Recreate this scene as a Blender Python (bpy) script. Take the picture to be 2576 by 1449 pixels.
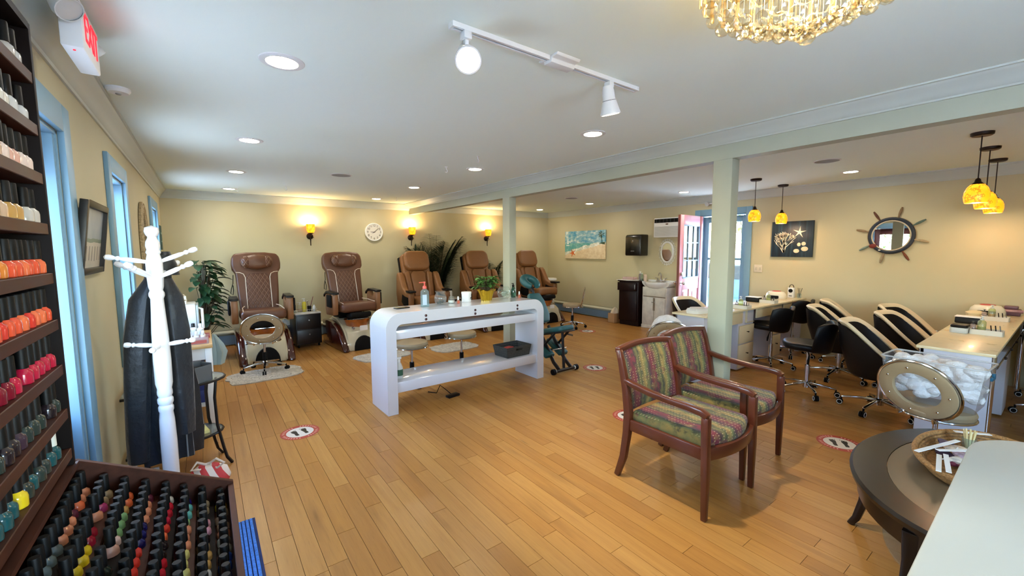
import bpy, bmesh, math, random
from mathutils import Vector, Matrix
R = math.radians
PI = math.pi
rng = random.Random(7)
sc = bpy.context.scene
C = bpy.context.collection
for o in list(bpy.data.objects):
    bpy.data.objects.remove(o)

# ---------------------------------------------------------------- camera
F_PX, PITCH, YAW, ROLL, CAM_H = 1050.4, 0.0923, 0.6347, -0.0047, 1.533
fw = Vector((math.sin(YAW) * math.cos(PITCH), math.cos(YAW) * math.cos(PITCH), -math.sin(PITCH)))
r0 = Vector((math.cos(YAW), -math.sin(YAW), 0))
u0 = r0.cross(fw)
rt = r0 * math.cos(ROLL) + u0 * math.sin(ROLL)
up = -r0 * math.sin(ROLL) + u0 * math.cos(ROLL)
cd = bpy.data.cameras.new('camera')
cam = bpy.data.objects.new('camera', cd)
C.objects.link(cam)
m = Matrix((rt, up, -fw)).transposed().to_4x4()
m.translation = (0, 0, CAM_H)
cam.matrix_world = m
cd.sensor_width = 36
cd.lens = 36 * F_PX / 2576
cd.clip_start = 0.02
sc.camera = cam

# ---------------------------------------------------------------- world, sun, exposure
wd = bpy.data.worlds.new('sky')
sc.world = wd
wd.use_nodes = True
nt = wd.node_tree
nt.nodes.clear()
sky = nt.nodes.new('ShaderNodeTexSky')
sky.sky_type = 'NISHITA'
sky.sun_disc = False
sky.sun_elevation = R(48)
sky.sun_rotation = R(-20)
sky.air_density = 1.0
sky.dust_density = .6
SKY_STRENGTH = 2.6
bg = nt.nodes.new('ShaderNodeBackground')
bg.inputs[1].default_value = SKY_STRENGTH
wo = nt.nodes.new('ShaderNodeOutputWorld')
nt.links.new(sky.outputs[0], bg.inputs[0])
nt.links.new(bg.outputs[0], wo.inputs[0])
sl = bpy.data.lights.new('sun', 'SUN')
sl.energy = 18.0
sl.angle = R(1.0)
sl.color = (1, .98, .96)
so = bpy.data.objects.new('sun', sl)
C.objects.link(so)
so.rotation_euler = Vector((.02, -.6, -.8)).to_track_quat('-Z', 'Y').to_euler()
vs = sc.view_settings
vs.view_transform = 'Standard'
vs.look = 'None'
vs.gamma = 1
vs.use_curve_mapping = False
vs.exposure = 1.08
sc.display_settings.display_device = 'sRGB'
cy = sc.cycles
cy.max_bounces, cy.diffuse_bounces, cy.glossy_bounces, cy.transmission_bounces, cy.transparent_max_bounces = 6, 3, 3, 3, 8
cy.caustics_reflective = cy.caustics_refractive = False
cy.sample_clamp_indirect = 6.0
LAMP = 2.35          # recessed lamps
DAY = 1.0           # daylight portals are real sky light, see world

# room numbers (metres; camera stands over the origin, +Y runs along the left wall)
XL, XR, YB, YF, HC = -.48, 7.12, 8.11, -2.3, 2.44
WT = .14

# ---------------------------------------------------------------- materials
def lin(c):
    if isinstance(c, str):
        c = tuple(int(c[i:i + 2], 16) for i in (0, 2, 4))
    c = tuple(v / 255 for v in c)
    return tuple(v / 12.92 if v <= .04045 else ((v + .055) / 1.055) ** 2.4 for v in c)

MATS = {}
def mat(name, col, rough=.5, metal=0., coat=0., noise=0., nscale=6., bump=0., bscale=60., emit=None, es=0., stretch=None, rnd=0., spec=.5, sheen=0., sub=0.):
    if name in MATS:
        return MATS[name]
    mt = bpy.data.materials.new(name)
    mt.use_nodes = True
    t = mt.node_tree
    b = t.nodes['Principled BSDF']
    lc = lin(col)
    b.inputs['Base Color'].default_value = (*lc, 1)
    b.inputs['Roughness'].default_value = rough
    b.inputs['Metallic'].default_value = metal
    b.inputs['Coat Weight'].default_value = coat
    b.inputs['Coat Roughness'].default_value = .08
    b.inputs['Specular IOR Level'].default_value = spec
    if sheen:
        b.inputs['Sheen Weight'].default_value = sheen
    if emit:
        b.inputs['Emission Color'].default_value = (*lin(emit), 1)
        b.inputs['Emission Strength'].default_value = es
    if noise or bump or rnd:
        tc = t.nodes.new('ShaderNodeTexCoord')
        mp = t.nodes.new('ShaderNodeMapping')
        t.links.new(tc.outputs['Object'], mp.inputs[0])
        if stretch:
            mp.inputs['Scale'].default_value = stretch
    if noise or rnd:
        n = t.nodes.new('ShaderNodeTexNoise')
        n.inputs['Scale'].default_value = nscale
        n.inputs['Detail'].default_value = 5
        t.links.new(mp.outputs[0], n.inputs['Vector'])
        cr = t.nodes.new('ShaderNodeValToRGB')
        cr.color_ramp.elements[0].position = .3
        cr.color_ramp.elements[1].position = .7
        cr.color_ramp.elements[0].color = (*[v * (1 - noise) for v in lc], 1)
        cr.color_ramp.elements[1].color = (*[min(1, v * (1 + noise)) for v in lc], 1)
        t.links.new(n.outputs['Fac'], cr.inputs[0])
        t.links.new(cr.outputs[0], b.inputs['Base Color'])
        mr = t.nodes.new('ShaderNodeMapRange')
        mr.inputs['To Min'].default_value = max(0, rough - .08)
        mr.inputs['To Max'].default_value = min(1, rough + .08)
        t.links.new(n.outputs['Fac'], mr.inputs[0])
        t.links.new(mr.outputs[0], b.inputs['Roughness'])
    if bump:
        n2 = t.nodes.new('ShaderNodeTexNoise')
        n2.inputs['Scale'].default_value = bscale
        n2.inputs['Detail'].default_value = 4
        t.links.new(mp.outputs[0], n2.inputs['Vector'])
        bp = t.nodes.new('ShaderNodeBump')
        bp.inputs['Strength'].default_value = bump
        bp.inputs['Distance'].default_value = .01
        t.links.new(n2.outputs['Fac'], bp.inputs['Height'])
        t.links.new(bp.outputs[0], b.inputs['Normal'])
    MATS[name] = mt
    return mt

def glassmat(name, tint=(255, 255, 255), rough=0., ior=1.45, alpha=0.):
    """thin glass: see-through with a Fresnel sheen; alpha = share of diffuse haze"""
    if name in MATS:
        return MATS[name]
    mt = bpy.data.materials.new(name)
    mt.use_nodes = True
    t = mt.node_tree
    t.nodes.clear()
    out = t.nodes.new('ShaderNodeOutputMaterial')
    tr = t.nodes.new('ShaderNodeBsdfTransparent')
    tr.inputs[0].default_value = (*lin(tint), 1)
    gl = t.nodes.new('ShaderNodeBsdfGlossy')
    gl.inputs['Roughness'].default_value = rough
    fr = t.nodes.new('ShaderNodeFresnel')
    bf = t.nodes.new('ShaderNodeNewGeometry')
    mi = t.nodes.new('ShaderNodeMath')
    mi.operation = 'MULTIPLY_ADD'      # inverse IOR on back faces keeps thin walls clear
    mi.inputs[1].default_value = 1 / ior - ior
    mi.inputs[2].default_value = ior
    t.links.new(bf.outputs['Backfacing'], mi.inputs[0])
    t.links.new(mi.outputs[0], fr.inputs[0])
    mx = t.nodes.new('ShaderNodeMixShader')
    last = tr
    if alpha:
        df = t.nodes.new('ShaderNodeBsdfDiffuse')
        df.inputs[0].default_value = (*lin(tint), 1)
        m2 = t.nodes.new('ShaderNodeMixShader')
        m2.inputs[0].default_value = alpha
        t.links.new(tr.outputs[0], m2.inputs[1])
        t.links.new(df.outputs[0], m2.inputs[2])
        last = m2
    t.links.new(fr.outputs[0], mx.inputs[0])
    t.links.new(last.outputs[0], mx.inputs[1])
    t.links.new(gl.outputs[0], mx.inputs[2])
    t.links.new(mx.outputs[0], out.inputs[0])
    MATS[name] = mt
    return mt

def nodes_of(name, rough=.5, metal=0., coat=0.):
    """empty principled material for hand-wired colour; returns (material, tree, bsdf)"""
    mt = bpy.data.materials.new(name)
    mt.use_nodes = True
    b = mt.node_tree.nodes['Principled BSDF']
    b.inputs['Roughness'].default_value = rough
    b.inputs['Metallic'].default_value = metal
    b.inputs['Coat Weight'].default_value = coat
    MATS[name] = mt
    return mt, mt.node_tree, b

class NB:
    """little wiring helper for node trees"""
    def __init__(s, t):
        s.t = t
    def n(s, kind, **kw):
        nd = s.t.nodes.new('ShaderNode' + kind)
        for k, v in kw.items():
            setattr(nd, k, v)
        return nd
    def put(s, sock, v):
        if hasattr(v, 'is_output'):
            s.t.links.new(v, sock)
        else:
            sock.default_value = v
    def math(s, op, a, b=0., c=None):
        nd = s.n('Math', operation=op)
        s.put(nd.inputs[0], a)
        s.put(nd.inputs[1], b)
        if c is not None:
            s.put(nd.inputs[2], c)
        return nd.outputs[0]
    def mix(s, f, a, b, blend='MIX'):
        nd = s.n('MixRGB', blend_type=blend)
        s.put(nd.inputs[0], f)
        s.put(nd.inputs[1], a if hasattr(a, 'is_output') else (*a, 1))
        s.put(nd.inputs[2], b if hasattr(b, 'is_output') else (*b, 1))
        return nd.outputs[0]
    def noise(s, vec, scale, detail=4., rough=.5):
        nd = s.n('TexNoise')
        s.put(nd.inputs['Vector'], vec)
        nd.inputs['Scale'].default_value = scale
        nd.inputs['Detail'].default_value = detail
        nd.inputs['Roughness'].default_value = rough
        return nd
    def ramp(s, f, stops):
        nd = s.n('ValToRGB')
        e = nd.color_ramp.elements
        while len(e) < len(stops):
            e.new(.5)
        for i, (p, c) in enumerate(stops):
            e[i].position = p
            e[i].color = (*c, 1)
        s.put(nd.inputs[0], f)
        return nd.outputs[0]
    def mapping(s, vec, scale=(1, 1, 1), loc=(0, 0, 0), rot=(0, 0, 0)):
        nd = s.n('Mapping')
        s.put(nd.inputs[0], vec)
        s.put(nd.inputs['Location'], loc)
        nd.inputs['Scale'].default_value = scale
        nd.inputs['Rotation'].default_value = rot
        return nd.outputs[0]
    def sep(s, vec):
        nd = s.n('SeparateXYZ')
        s.put(nd.inputs[0], vec)
        return nd.outputs
    def bump(s, h, strength, dist=.01):
        nd = s.n('Bump')
        nd.inputs['Strength'].default_value = strength
        nd.inputs['Distance'].default_value = dist
        s.put(nd.inputs['Height'], h)
        return nd.outputs[0]

# ---------------------------------------------------------------- mesh helpers
class G:
    """collects shapes; out() links them as ONE mesh object"""
    def __init__(s, T=None):
        s.v, s.f, s.T = [], [], T
    def add(s, vs_, fs):
        o = len(s.v)
        s.v += [tuple(s.T @ Vector(v)) if s.T else tuple(v) for v in vs_]
        s.f += [tuple(i + o for i in f) for f in fs]
        return s
    def box(s, x0, x1, y0, y1, z0, z1, M=None):
        vs_ = [Vector((x, y, z)) for z in (z0, z1) for y in (y0, y1) for x in (x0, x1)]
        if M:
            vs_ = [M @ v for v in vs_]
        return s.add(vs_, [(0, 2, 3, 1), (4, 5, 7, 6), (0, 1, 5, 4), (2, 6, 7, 3), (0, 4, 6, 2), (1, 3, 7, 5)])
    def cyl(s, p, q, r, r2=None, n=12, caps=True):
        p, q = Vector(p), Vector(q)
        r2 = r if r2 is None else r2
        d = (q - p).normalized()
        a = d.orthogonal().normalized()
        b = d.cross(a)
        vs_ = [c + (a * math.cos(2 * PI * i / n) + b * math.sin(2 * PI * i / n)) * rr for c, rr in ((p, r), (q, r2)) for i in range(n)]
        fs = [(i, (i + 1) % n, n + (i + 1) % n, n + i) for i in range(n)]
        if caps:
            fs += [tuple(range(n - 1, -1, -1)), tuple(range(n, 2 * n))]
        return s.add(vs_, fs)
    def tube(s, pts, r, n=8, closed=False, caps=True, flat=None):
        """round (or flat=(w,h) rectangular) bar along points; r may be a list"""
        pts = [Vector(p) for p in pts]
        k = len(pts)
        rs = r if isinstance(r, (list, tuple)) else [r] * k
        vs_, prev = [], None
        for i, p in enumerate(pts):
            if closed:
                d = (pts[(i + 1) % k] - pts[i - 1]).normalized()
            else:
                d = (pts[min(i + 1, k - 1)] - pts[max(i - 1, 0)]).normalized()
            if prev is None:
                a = d.cross(Vector((0, 0, 1)))
                a = a.normalized() if a.length > .05 else d.cross(Vector((0, 1, 0))).normalized()
            else:
                a = (prev - d * prev.dot(d)).normalized()
            prev = a
            b = d.cross(a)
            if flat:
                w, h = flat[0] / 2, flat[1] / 2
                vs_ += [p + a * sx * w * rs[i] + b * sy * h * rs[i] for sx, sy in ((-1, -1), (1, -1), (1, 1), (-1, 1))]
            else:
                vs_ += [p + (a * math.cos(2 * PI * j / n) + b * math.sin(2 * PI * j / n)) * rs[i] for j in range(n)]
        if flat:
            n = 4
        fs = []
        for i in range(k if closed else k - 1):
            a0, b0 = i * n, ((i + 1) % k) * n
            fs += [(a0 + j, a0 + (j + 1) % n, b0 + (j + 1) % n, b0 + j) for j in range(n)]
        if not closed and caps:
            fs += [tuple(range(n - 1, -1, -1)), tuple(range((k - 1) * n, k * n))]
        return s.add(vs_, fs)
    def lathe(s, prof, c=(0, 0, 0), n=20, sx=1., sy=1., caps=True):
        """profile [(r, z)...] spun about z"""
        c = Vector(c)
        vs_ = [c + Vector((r * sx * math.cos(2 * PI * i / n), r * sy * math.sin(2 * PI * i / n), z)) for r, z in prof for i in range(n)]
        fs = [(k * n + i, k * n + (i + 1) % n, (k + 1) * n + (i + 1) % n, (k + 1) * n + i) for k in range(len(prof) - 1) for i in range(n)]
        if caps:
            if prof[0][0] > 1e-5:
                fs.append(tuple(range(n - 1, -1, -1)))
            if prof[-1][0] > 1e-5:
                k = len(prof) - 1
                fs.append(tuple(range(k * n, k * n + n)))
        return s.add(vs_, fs)
    def ell(s, c, r, n=14, k=8):
        prof = [(max(1e-4, math.cos(-PI / 2 + PI * i / k)), math.sin(-PI / 2 + PI * i / k)) for i in range(k + 1)]
        c = Vector(c)
        vs_ = [c + Vector((p * r[0] * math.cos(2 * PI * i / n), p * r[1] * math.sin(2 * PI * i / n), z * r[2])) for p, z in prof for i in range(n)]
        fs = [(j * n + i, j * n + (i + 1) % n, (j + 1) * n + (i + 1) % n, (j + 1) * n + i) for j in range(k) for i in range(n)]
        return s.add(vs_, fs)
    def prism(s, poly, a0, a1, axis='z'):
        """polygon extruded along an axis; poly in the two other axes (x,y) / (x,z) / (y,z)"""
        n = len(poly)
        def P(u, v, w):
            return {'z': (u, v, w), 'y': (u, w, v), 'x': (w, u, v)}[axis]
        vs_ = [P(u, v, a0) for u, v in poly] + [P(u, v, a1) for u, v in poly]
        fs = [tuple(range(n - 1, -1, -1)), tuple(range(n, 2 * n))] + [(i, (i + 1) % n, n + (i + 1) % n, n + i) for i in range(n)]
        return s.add(vs_, fs)
    def loft(s, rings, caps=True, closed=True):
        n = len(rings[0])
        vs_ = [p for r in rings for p in r]
        fs = []
        for k in range(len(rings) - 1):
            for i in range(n if closed else n - 1):
                fs.append((k * n + i, k * n + (i + 1) % n, (k + 1) * n + (i + 1) % n, (k + 1) * n + i))
        if caps and closed:
            fs += [tuple(range(n - 1, -1, -1)), tuple(range((len(rings) - 1) * n, len(rings) * n))]
        return s.add(vs_, fs)
    def mesh(s, name, bevel=0., seg=2, smooth=True, ang=35, solid=0., sub=0):
        me = bpy.data.meshes.new(name)
        bm = bmesh.new()
        bv = [bm.verts.new(v) for v in s.v]
        for f in s.f:
            try:
                bm.faces.new([bv[i] for i in f])
            except ValueError:
                pass
        bmesh.ops.remove_doubles(bm, verts=bm.verts, dist=1e-5)
        bmesh.ops.recalc_face_normals(bm, faces=bm.faces)
        if bevel:
            es = [e for e in bm.edges if len(e.link_faces) == 2 and e.calc_face_angle(0) > R(28)]
            bmesh.ops.bevel(bm, geom=es, offset=bevel, segments=seg, affect='EDGES', profile=.5, clamp_overlap=True)
        if sub:
            bmesh.ops.subdivide_edges(bm, edges=bm.edges, cuts=sub, use_grid_fill=True)
        bm.to_mesh(me)
        bm.free()
        if smooth:
            me.polygons.foreach_set('use_smooth', [True] * len(me.polygons))
            me.set_sharp_from_angle(angle=R(ang))
        return me
    def out(s, name, mt, parent=None, loc=None, **kw):
        me = s.mesh(name, **kw)
        return link(name, me, mt, parent, loc)

def link(name, me, mt, parent=None, loc=None):
    if mt is not None and not me.materials:
        me.materials.append(mt)
    o = bpy.data.objects.new(name, me)
    C.objects.link(o)
    if parent is not None:
        o.parent = parent
    if loc is not None:
        o.location = loc
    return o

def tag(o, label, cat=None, group=None, kind=None):
    if label:
        o['label'] = label
    if cat:
        o['category'] = cat
    if group:
        o['group'] = group
    if kind:
        o['kind'] = kind
    return o

def thing(name, label, cat, loc=(0, 0, 0), rz=0., group=None):
    o = bpy.data.objects.new(name, None)
    o.empty_display_size = .05
    C.objects.link(o)
    o.location = loc
    o.rotation_euler = (0, 0, rz)
    return tag(o, label, cat, group)

def dup(root, loc, rz=0., label=None, group=None):
    r = root.copy()
    C.objects.link(r)
    r.location = loc
    r.rotation_euler = (0, 0, rz)
    def rec(src, dst):
        for ch in KIDS(src):
            c = ch.copy()
            C.objects.link(c)
            c.parent = dst
            rec(ch, c)
    rec(root, r)
    if label:
        r['label'] = label
    if group:
        r['group'] = group
    return r

def KIDS(o):
    return list(o.children)

def struct(name, g, mt, parent=None, **kw):
    o = g.out(name, mt, parent, **kw) if isinstance(g, G) else link(name, g, mt, parent)
    if parent is None:
        o['kind'] = 'structure'
    return o

def lamp(kind, parent, loc, power, col, **kw):
    l = bpy.data.lights.new(parent.name + '_light', kind)
    l.energy = power
    l.color = col
    for k, v in kw.items():
        if k != 'rot':
            setattr(l, k, v)
    o = bpy.data.objects.new('bulb_light', l)
    C.objects.link(o)
    o.parent = parent
    o.location = loc
    if 'rot' in kw:
        o.rotation_euler = kw['rot']
    return o

def text_mesh(body, size, ext=.0006, align='CENTER'):
    cu = bpy.data.curves.new('lettering', 'FONT')
    cu.body = body
    cu.size = size
    cu.extrude = ext
    cu.align_x = align
    cu.align_y = 'CENTER'
    ob = bpy.data.objects.new('lettering', cu)
    C.objects.link(ob)
    dg = bpy.context.evaluated_depsgraph_get()
    me = bpy.data.meshes.new_from_object(ob.evaluated_get(dg))
    bpy.data.objects.remove(ob)
    return me

def arc(cx, cy, r, a0, a1, n, ry=None):
    ry = r if ry is None else ry
    return [(cx + r * math.cos(R(a0 + (a1 - a0) * i / n)), cy + ry * math.sin(R(a0 + (a1 - a0) * i / n))) for i in range(n + 1)]

def rrect(x0, x1, y0, y1, r, n=5):
    return arc(x1 - r, y0 + r, r, -90, 0, n) + arc(x1 - r, y1 - r, r, 0, 90, n) + arc(x0 + r, y1 - r, r, 90, 180, n) + arc(x0 + r, y0 + r, r, 180, 270, n)

ORD = ['zeroth', 'first', 'second', 'third', 'fourth', 'fifth', 'sixth', 'seventh', 'eighth', 'ninth', 'tenth', 'eleventh', 'twelfth', 'thirteenth', 'fourteenth', 'fifteenth', 'sixteenth', 'seventeenth', 'eighteenth', 'nineteenth', 'twentieth']

# ---------------------------------------------------------------- shared materials
M_ceil = mat('ceiling_paint', (234, 243, 232), .9, bump=.05, bscale=180)
M_white = mat('white_paint', (228, 228, 222), .55)
M_crown = mat('crown_paint', (198, 202, 190), .5)
M_blue = mat('blue_trim_paint', (118, 156, 178), .45, noise=.05, nscale=3)
M_lac = mat('white_lacquer', (216, 218, 224), .12, coat=.4)
M_wlam = mat('white_laminate', (226, 222, 212), .4, noise=.03)
M_chrome = mat('chrome', (205, 205, 208), .12, metal=1.)
M_steel = mat('brushed_steel', (170, 170, 172), .3, metal=1.)
M_blackp = mat('black_plastic', (12, 12, 14), .35, spec=.3)
M_rub = mat('black_rubber', (9, 9, 10), .7, spec=.2)
M_bleather = mat('black_leather', (11, 10, 13), .4, bump=.15, bscale=220, spec=.28)
M_cream = mat('cream_vinyl', (222, 205, 170), .45)
M_beige = mat('beige_vinyl', (162, 142, 110), .45, noise=.05, bump=.1, bscale=200)
M_mirror = mat('mirror_silver', (235, 238, 238), .01, metal=1.)
M_pane = glassmat('window_glass', (250, 253, 255))
M_clear = glassmat('clear_glass', (240, 246, 244), .0, 1.6, .06)
M_wplast = mat('white_plastic', (236, 236, 232), .35)
M_paper = mat('paper_white', (240, 238, 232), .8)
M_dkwood = mat('espresso_wood', (30, 11, 10), .4, spec=.25, noise=.25, nscale=5, stretch=(8, 8, 1))
M_cherry = mat('cherry_wood', (86, 40, 22), .3, coat=.25, noise=.14, nscale=9)
M_rackw = mat('rack_wood', (66, 32, 18), .5, spec=.25, noise=.3, nscale=5, stretch=(9, 2, 9))
M_rackd = mat('rack_dark', (16, 8, 6), .6, spec=.15)
M_bronze = mat('dark_bronze', (40, 26, 18), .45, metal=.6)
M_teal = mat('teal_vinyl', (34, 86, 90), .4, noise=.06, bump=.1, bscale=220)
M_gold = mat('gold_foil', (220, 178, 48), .28, metal=.85, bump=.5, bscale=35)
M_leaf = mat('leaf_green', (86, 132, 56), .5, noise=.35, nscale=14)
M_dleaf = mat('dark_leaf_green', (34, 66, 36), .45, noise=.35, nscale=12)
M_palm = mat('palm_green', (46, 62, 38), .5, noise=.3, nscale=12)
M_stem = mat('plant_stem', (74, 62, 40), .7)

# walls: warm cream paint with a faint roller texture
def wall_mat():
    mt, t, b = nodes_of('cream_wall_paint', .75)
    k = NB(t)
    tc = k.n('TexCoord').outputs['Object']
    n1 = k.noise(tc, .9, 3)
    n2 = k.noise(tc, 260, 2)
    col = k.ramp(n1.outputs['Fac'], [(.3, lin((194, 183, 146))), (.7, lin((202, 191, 155)))])
    k.put(b.inputs['Base Color'], col)
    k.put(b.inputs['Normal'], k.bump(n2.outputs['Fac'], .06))
    return mt
M_wall = wall_mat()
M_beam = mat('beam_paint', (174, 175, 152), .55, noise=.02)

def floor_mat():
    mt, t, b = nodes_of('oak_laminate', .3)
    k = NB(t)
    oi = k.n('ObjectInfo').outputs['Random']
    isl = k.n('NewGeometry').outputs['Random Per Island']
    rnd = k.math('FRACT', k.math('ADD', k.math('MULTIPLY', oi, 7.31), isl))
    tc = k.n('TexCoord').outputs['Object']
    off = k.n('CombineXYZ')
    k.put(off.inputs[0], k.math('MULTIPLY', rnd, 37.))
    k.put(off.inputs[1], k.math('MULTIPLY', rnd, 91.))
    vec = k.mapping(tc, (1, 1, 1), off.outputs[0])
    g1 = k.noise(k.mapping(vec, (34, 1.6, 1)), 1.0, 6, .6)       # long grain
    g2 = k.noise(k.mapping(vec, (9, .9, 1)), 1.0, 3)             # broad figure
    g3 = k.noise(k.mapping(vec, (170, 9, 1)), 1.0, 3)            # pores
    base = k.ramp(rnd, [(0., lin((178, 126, 62))), (.35, lin((194, 141, 72))), (.7, lin((204, 154, 84))), (1., lin((186, 131, 62)))])
    base = k.mix(k.math('MULTIPLY', g1.outputs['Fac'], .75), base, lin((146, 92, 38)), 'MIX')
    streak = k.ramp(g2.outputs['Fac'], [(.58, (0, 0, 0)), (.78, (1, 1, 1))])
    base = k.mix(k.math('MULTIPLY', streak, .55), base, lin((108, 66, 34)))
    pores = k.ramp(g3.outputs['Fac'], [(.55, (0, 0, 0)), (.75, (1, 1, 1))])
    base = k.mix(k.math('MULTIPLY', pores, .2), base, lin((96, 58, 30)))
    vo = k.n('TexVoronoi')
    k.put(vo.inputs['Vector'], k.mapping(vec, (7, 1.1, 1)))
    vo.inputs['Scale'].default_value = 1.0
    knot = k.ramp(vo.outputs['Distance'], [(.0, (1, 1, 1)), (.1, (0, 0, 0))])
    base = k.mix(k.math('MULTIPLY', knot, .5), base, lin((82, 48, 24)))
    k.put(b.inputs['Base Color'], base)
    k.put(b.inputs['Roughness'], k.math('ADD', .26, k.math('MULTIPLY', g1.outputs['Fac'], .16)))
    k.put(b.inputs['Normal'], k.bump(g1.outputs['Fac'], .04))
    b.inputs['Specular IOR Level'].default_value = .4
    return mt
M_floor = floor_mat()

# ---------------------------------------------------------------- room shell
def wall_with_openings(name, axis, w0, w1, u0, u1, opens, mt):
    """axis 'x': wall thickness along x between w0,w1, u is y.  axis 'y': the other way round"""
    g = G()
    us = sorted({u0, u1} | {v for o in opens for v in o[:2]})
    for a, b in zip(us, us[1:]):
        zs = [(0., HC)]
        for (p, q, z0, z1) in opens:
            if p <= a + 1e-6 and q >= b - 1e-6:
                nz = []
                for lo, hi in zs:
                    if z0 > lo:
                        nz.append((lo, z0))
                    if z1 < hi:
                        nz.append((z1, hi))
                zs = nz
        for lo, hi in zs:
            if axis == 'x':
                g.box(w0, w1, a, b, lo, hi)
            else:
                g.box(a, b, w0, w1, lo, hi)
    return struct(name, g, mt, smooth=False)

OP_L = [(1.78, 2.66, 0., 2.05), (3.845, 4.47, .87, 2.06), (6.55, 7.26, .87, 2.06), (-1.7, -.6, .8, 2.06)]
OP_R = [(3.25, 4.03, 0., 2.11)]
OP_F = [(.2, 2.0, .6, 2.1)]
wall_with_openings('wall_left', 'x', XL - WT, XL, YF - WT, YB + WT, OP_L, M_wall)
wall_with_openings('wall_right', 'x', XR, XR + WT, YF - WT, YB + WT, OP_R, M_wall)
wall_with_openings('wall_back', 'y', YB, YB + WT, XL, XR, [], M_wall)
wall_with_openings('wall_front', 'y', YF - WT, YF, XL, XR, OP_F, M_wall)
struct('ceiling', G().box(XL - WT, XR + WT, YF - WT, YB + WT, HC, HC + .06), M_ceil, smooth=False)

# floor: slab with real planks laid along Y
floor = struct('floor', G().box(XL - WT, XR + WT, YF - WT, YB + WT, -.08, -.012), mat('subfloor', (60, 36, 20), .8), smooth=False)
PW, PL = .0975, .915
def cam_xyz(P):
    d = Vector(P) - Vector((0, 0, CAM_H))
    z = d.dot(fw)
    if z < .1:
        return None
    return 1288 + F_PX * d.dot(rt) / z, 724.5 - F_PX * d.dot(up) / z, z
planks = []
row = 0
x = XL
prng = random.Random(3)
while x < XR - .01:
    y = YF - prng.random() * PL
    while y < YB:
        a, b = max(y, YF), min(y + PL, YB)
        if b - a > .03:
            c = cam_xyz((x + PW / 2, (a + b) / 2, 0))
            s = 0
            if c and -80 < c[0] < 2656 and 640 < c[1] < 1560 and not (c[0] < 590 and c[1] > 1180) and not (c[0] > 2330 and c[1] > 1300):
                s = (b - a) / c[2] ** 3
            planks.append((s, x, min(x + PW, XR), a, b))
        y += PL
    x += PW
    row += 1
planks.sort(key=lambda p: -p[0])
PG = .0011
pm_cache = {}
for i, (s, x0, x1, a, b) in enumerate(planks[:300]):
    key = (round(x1 - x0, 3), round(b - a, 3))
    if key not in pm_cache:
        hx, hy = (x1 - x0) / 2 - PG, (b - a) / 2 - PG
        pm_cache[key] = G().box(-hx, hx, -hy, hy, -.012, 0).mesh('plank', smooth=False)
    o = link('plank', pm_cache[key], M_floor, floor)
    o.location = ((x0 + x1) / 2, (a + b) / 2, 0)
g = G()
for (s, x0, x1, a, b) in planks[300:]:
    g.box(x0 + PG, x1 - PG, a + PG, b - PG, -.012, 0)
o = g.out('planks_beyond', M_floor, floor, smooth=False)
o['kind'] = 'stuff'

# crown mouldings
CP = [(0, -.125), (.010, -.125), (.014, -.112), (.024, -.104), (.034, -.085), (.052, -.055), (.072, -.034), (.079, -.022), (.082, -.016), (.092, -.014), (.092, 0), (0, 0)]
def crown(name, axis, wall, sign, a0, a1, fd=1., fz=1.):
    poly = [(wall + sign * d * fd, HC + z * fz) for d, z in CP]
    if sign < 0:
        poly = poly[::-1]
    return struct(name, G().prism(poly, a0, a1, 'y' if axis == 'x' else 'x'), M_crown, smooth=True, ang=25)
crown('trim_1', 'x', XL, 1, YF, YB)
crown('trim_2', 'y', YB, -1, XL, XR)
crown('trim_3', 'x', XR, -1, YF, YB)
BX0, BX1, BZ = 3.395, 3.51, 2.241
crown('trim_4', 'x', BX0, -1, YF, YB, 1.54, .68)
struct('trim_5', G().box(BX0, BX1, YF, YB, BZ, HC), M_beam, smooth=False)
struct('wall_post_near', G().box(BX0, BX1, 1.676, 1.83, 0, BZ), M_beam, bevel=.004)
struct('wall_post_far', G().box(BX0, BX1, 4.665, 4.825, 0, BZ), M_beam, bevel=.004)
# low skirting on the left and front walls
struct('baseboard_left', G().box(XL, XL + .014, 2.8, YB, 0, .1), M_white, bevel=.004)
struct('baseboard_front', G().box(XL, XR, YF, YF + .014, 0, .1), M_white, bevel=.004)

# window and door casings
def casing(parent, X, s, y0, y1, z0, z1, w=.11, sill=True, depth=.024, mt=None):
    """flat boards round an opening in a wall of constant x; s = inward sign"""
    mt = mt or M_blue
    a, b = sorted((X, X + s * depth))
    for n_, bx in (('casing_board', (a, b, y0 - w, y0, z0 - (w if sill else 0), z1 + w)), ('casing_board', (a, b, y1, y1 + w, z0 - (w if sill else 0), z1 + w)), ('casing_board', (a, b, y0, y1, z1, z1 + w))):
        G().box(*bx).out(n_, mt, parent, bevel=.004)
    if sill:
        a2, b2 = sorted((X - s * WT * .9, X + s * .05))
        G().box(a2, b2, y0 - .02, y1 + .02, z0 - .03, z0).out('sill', mt, parent, bevel=.006)
        G().box(a, b, y0, y1, z0 - w, z0 - .03).out('casing_board', mt, parent, bevel=.004)
    a, b = sorted((X, X - s * WT))
    for bx in ((a, b, y0, y0 + .018, z0, z1), (a, b, y1 - .018, y1, z0, z1), (a, b, y0, y1, z1 - .018, z1)):
        G().box(*bx).out('jamb', mt, parent, bevel=.003)

def win_empty(name):
    o = bpy.data.objects.new(name, None)
    o.empty_display_size = .05
    C.objects.link(o)
    o['kind'] = 'structure'
    return o

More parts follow.
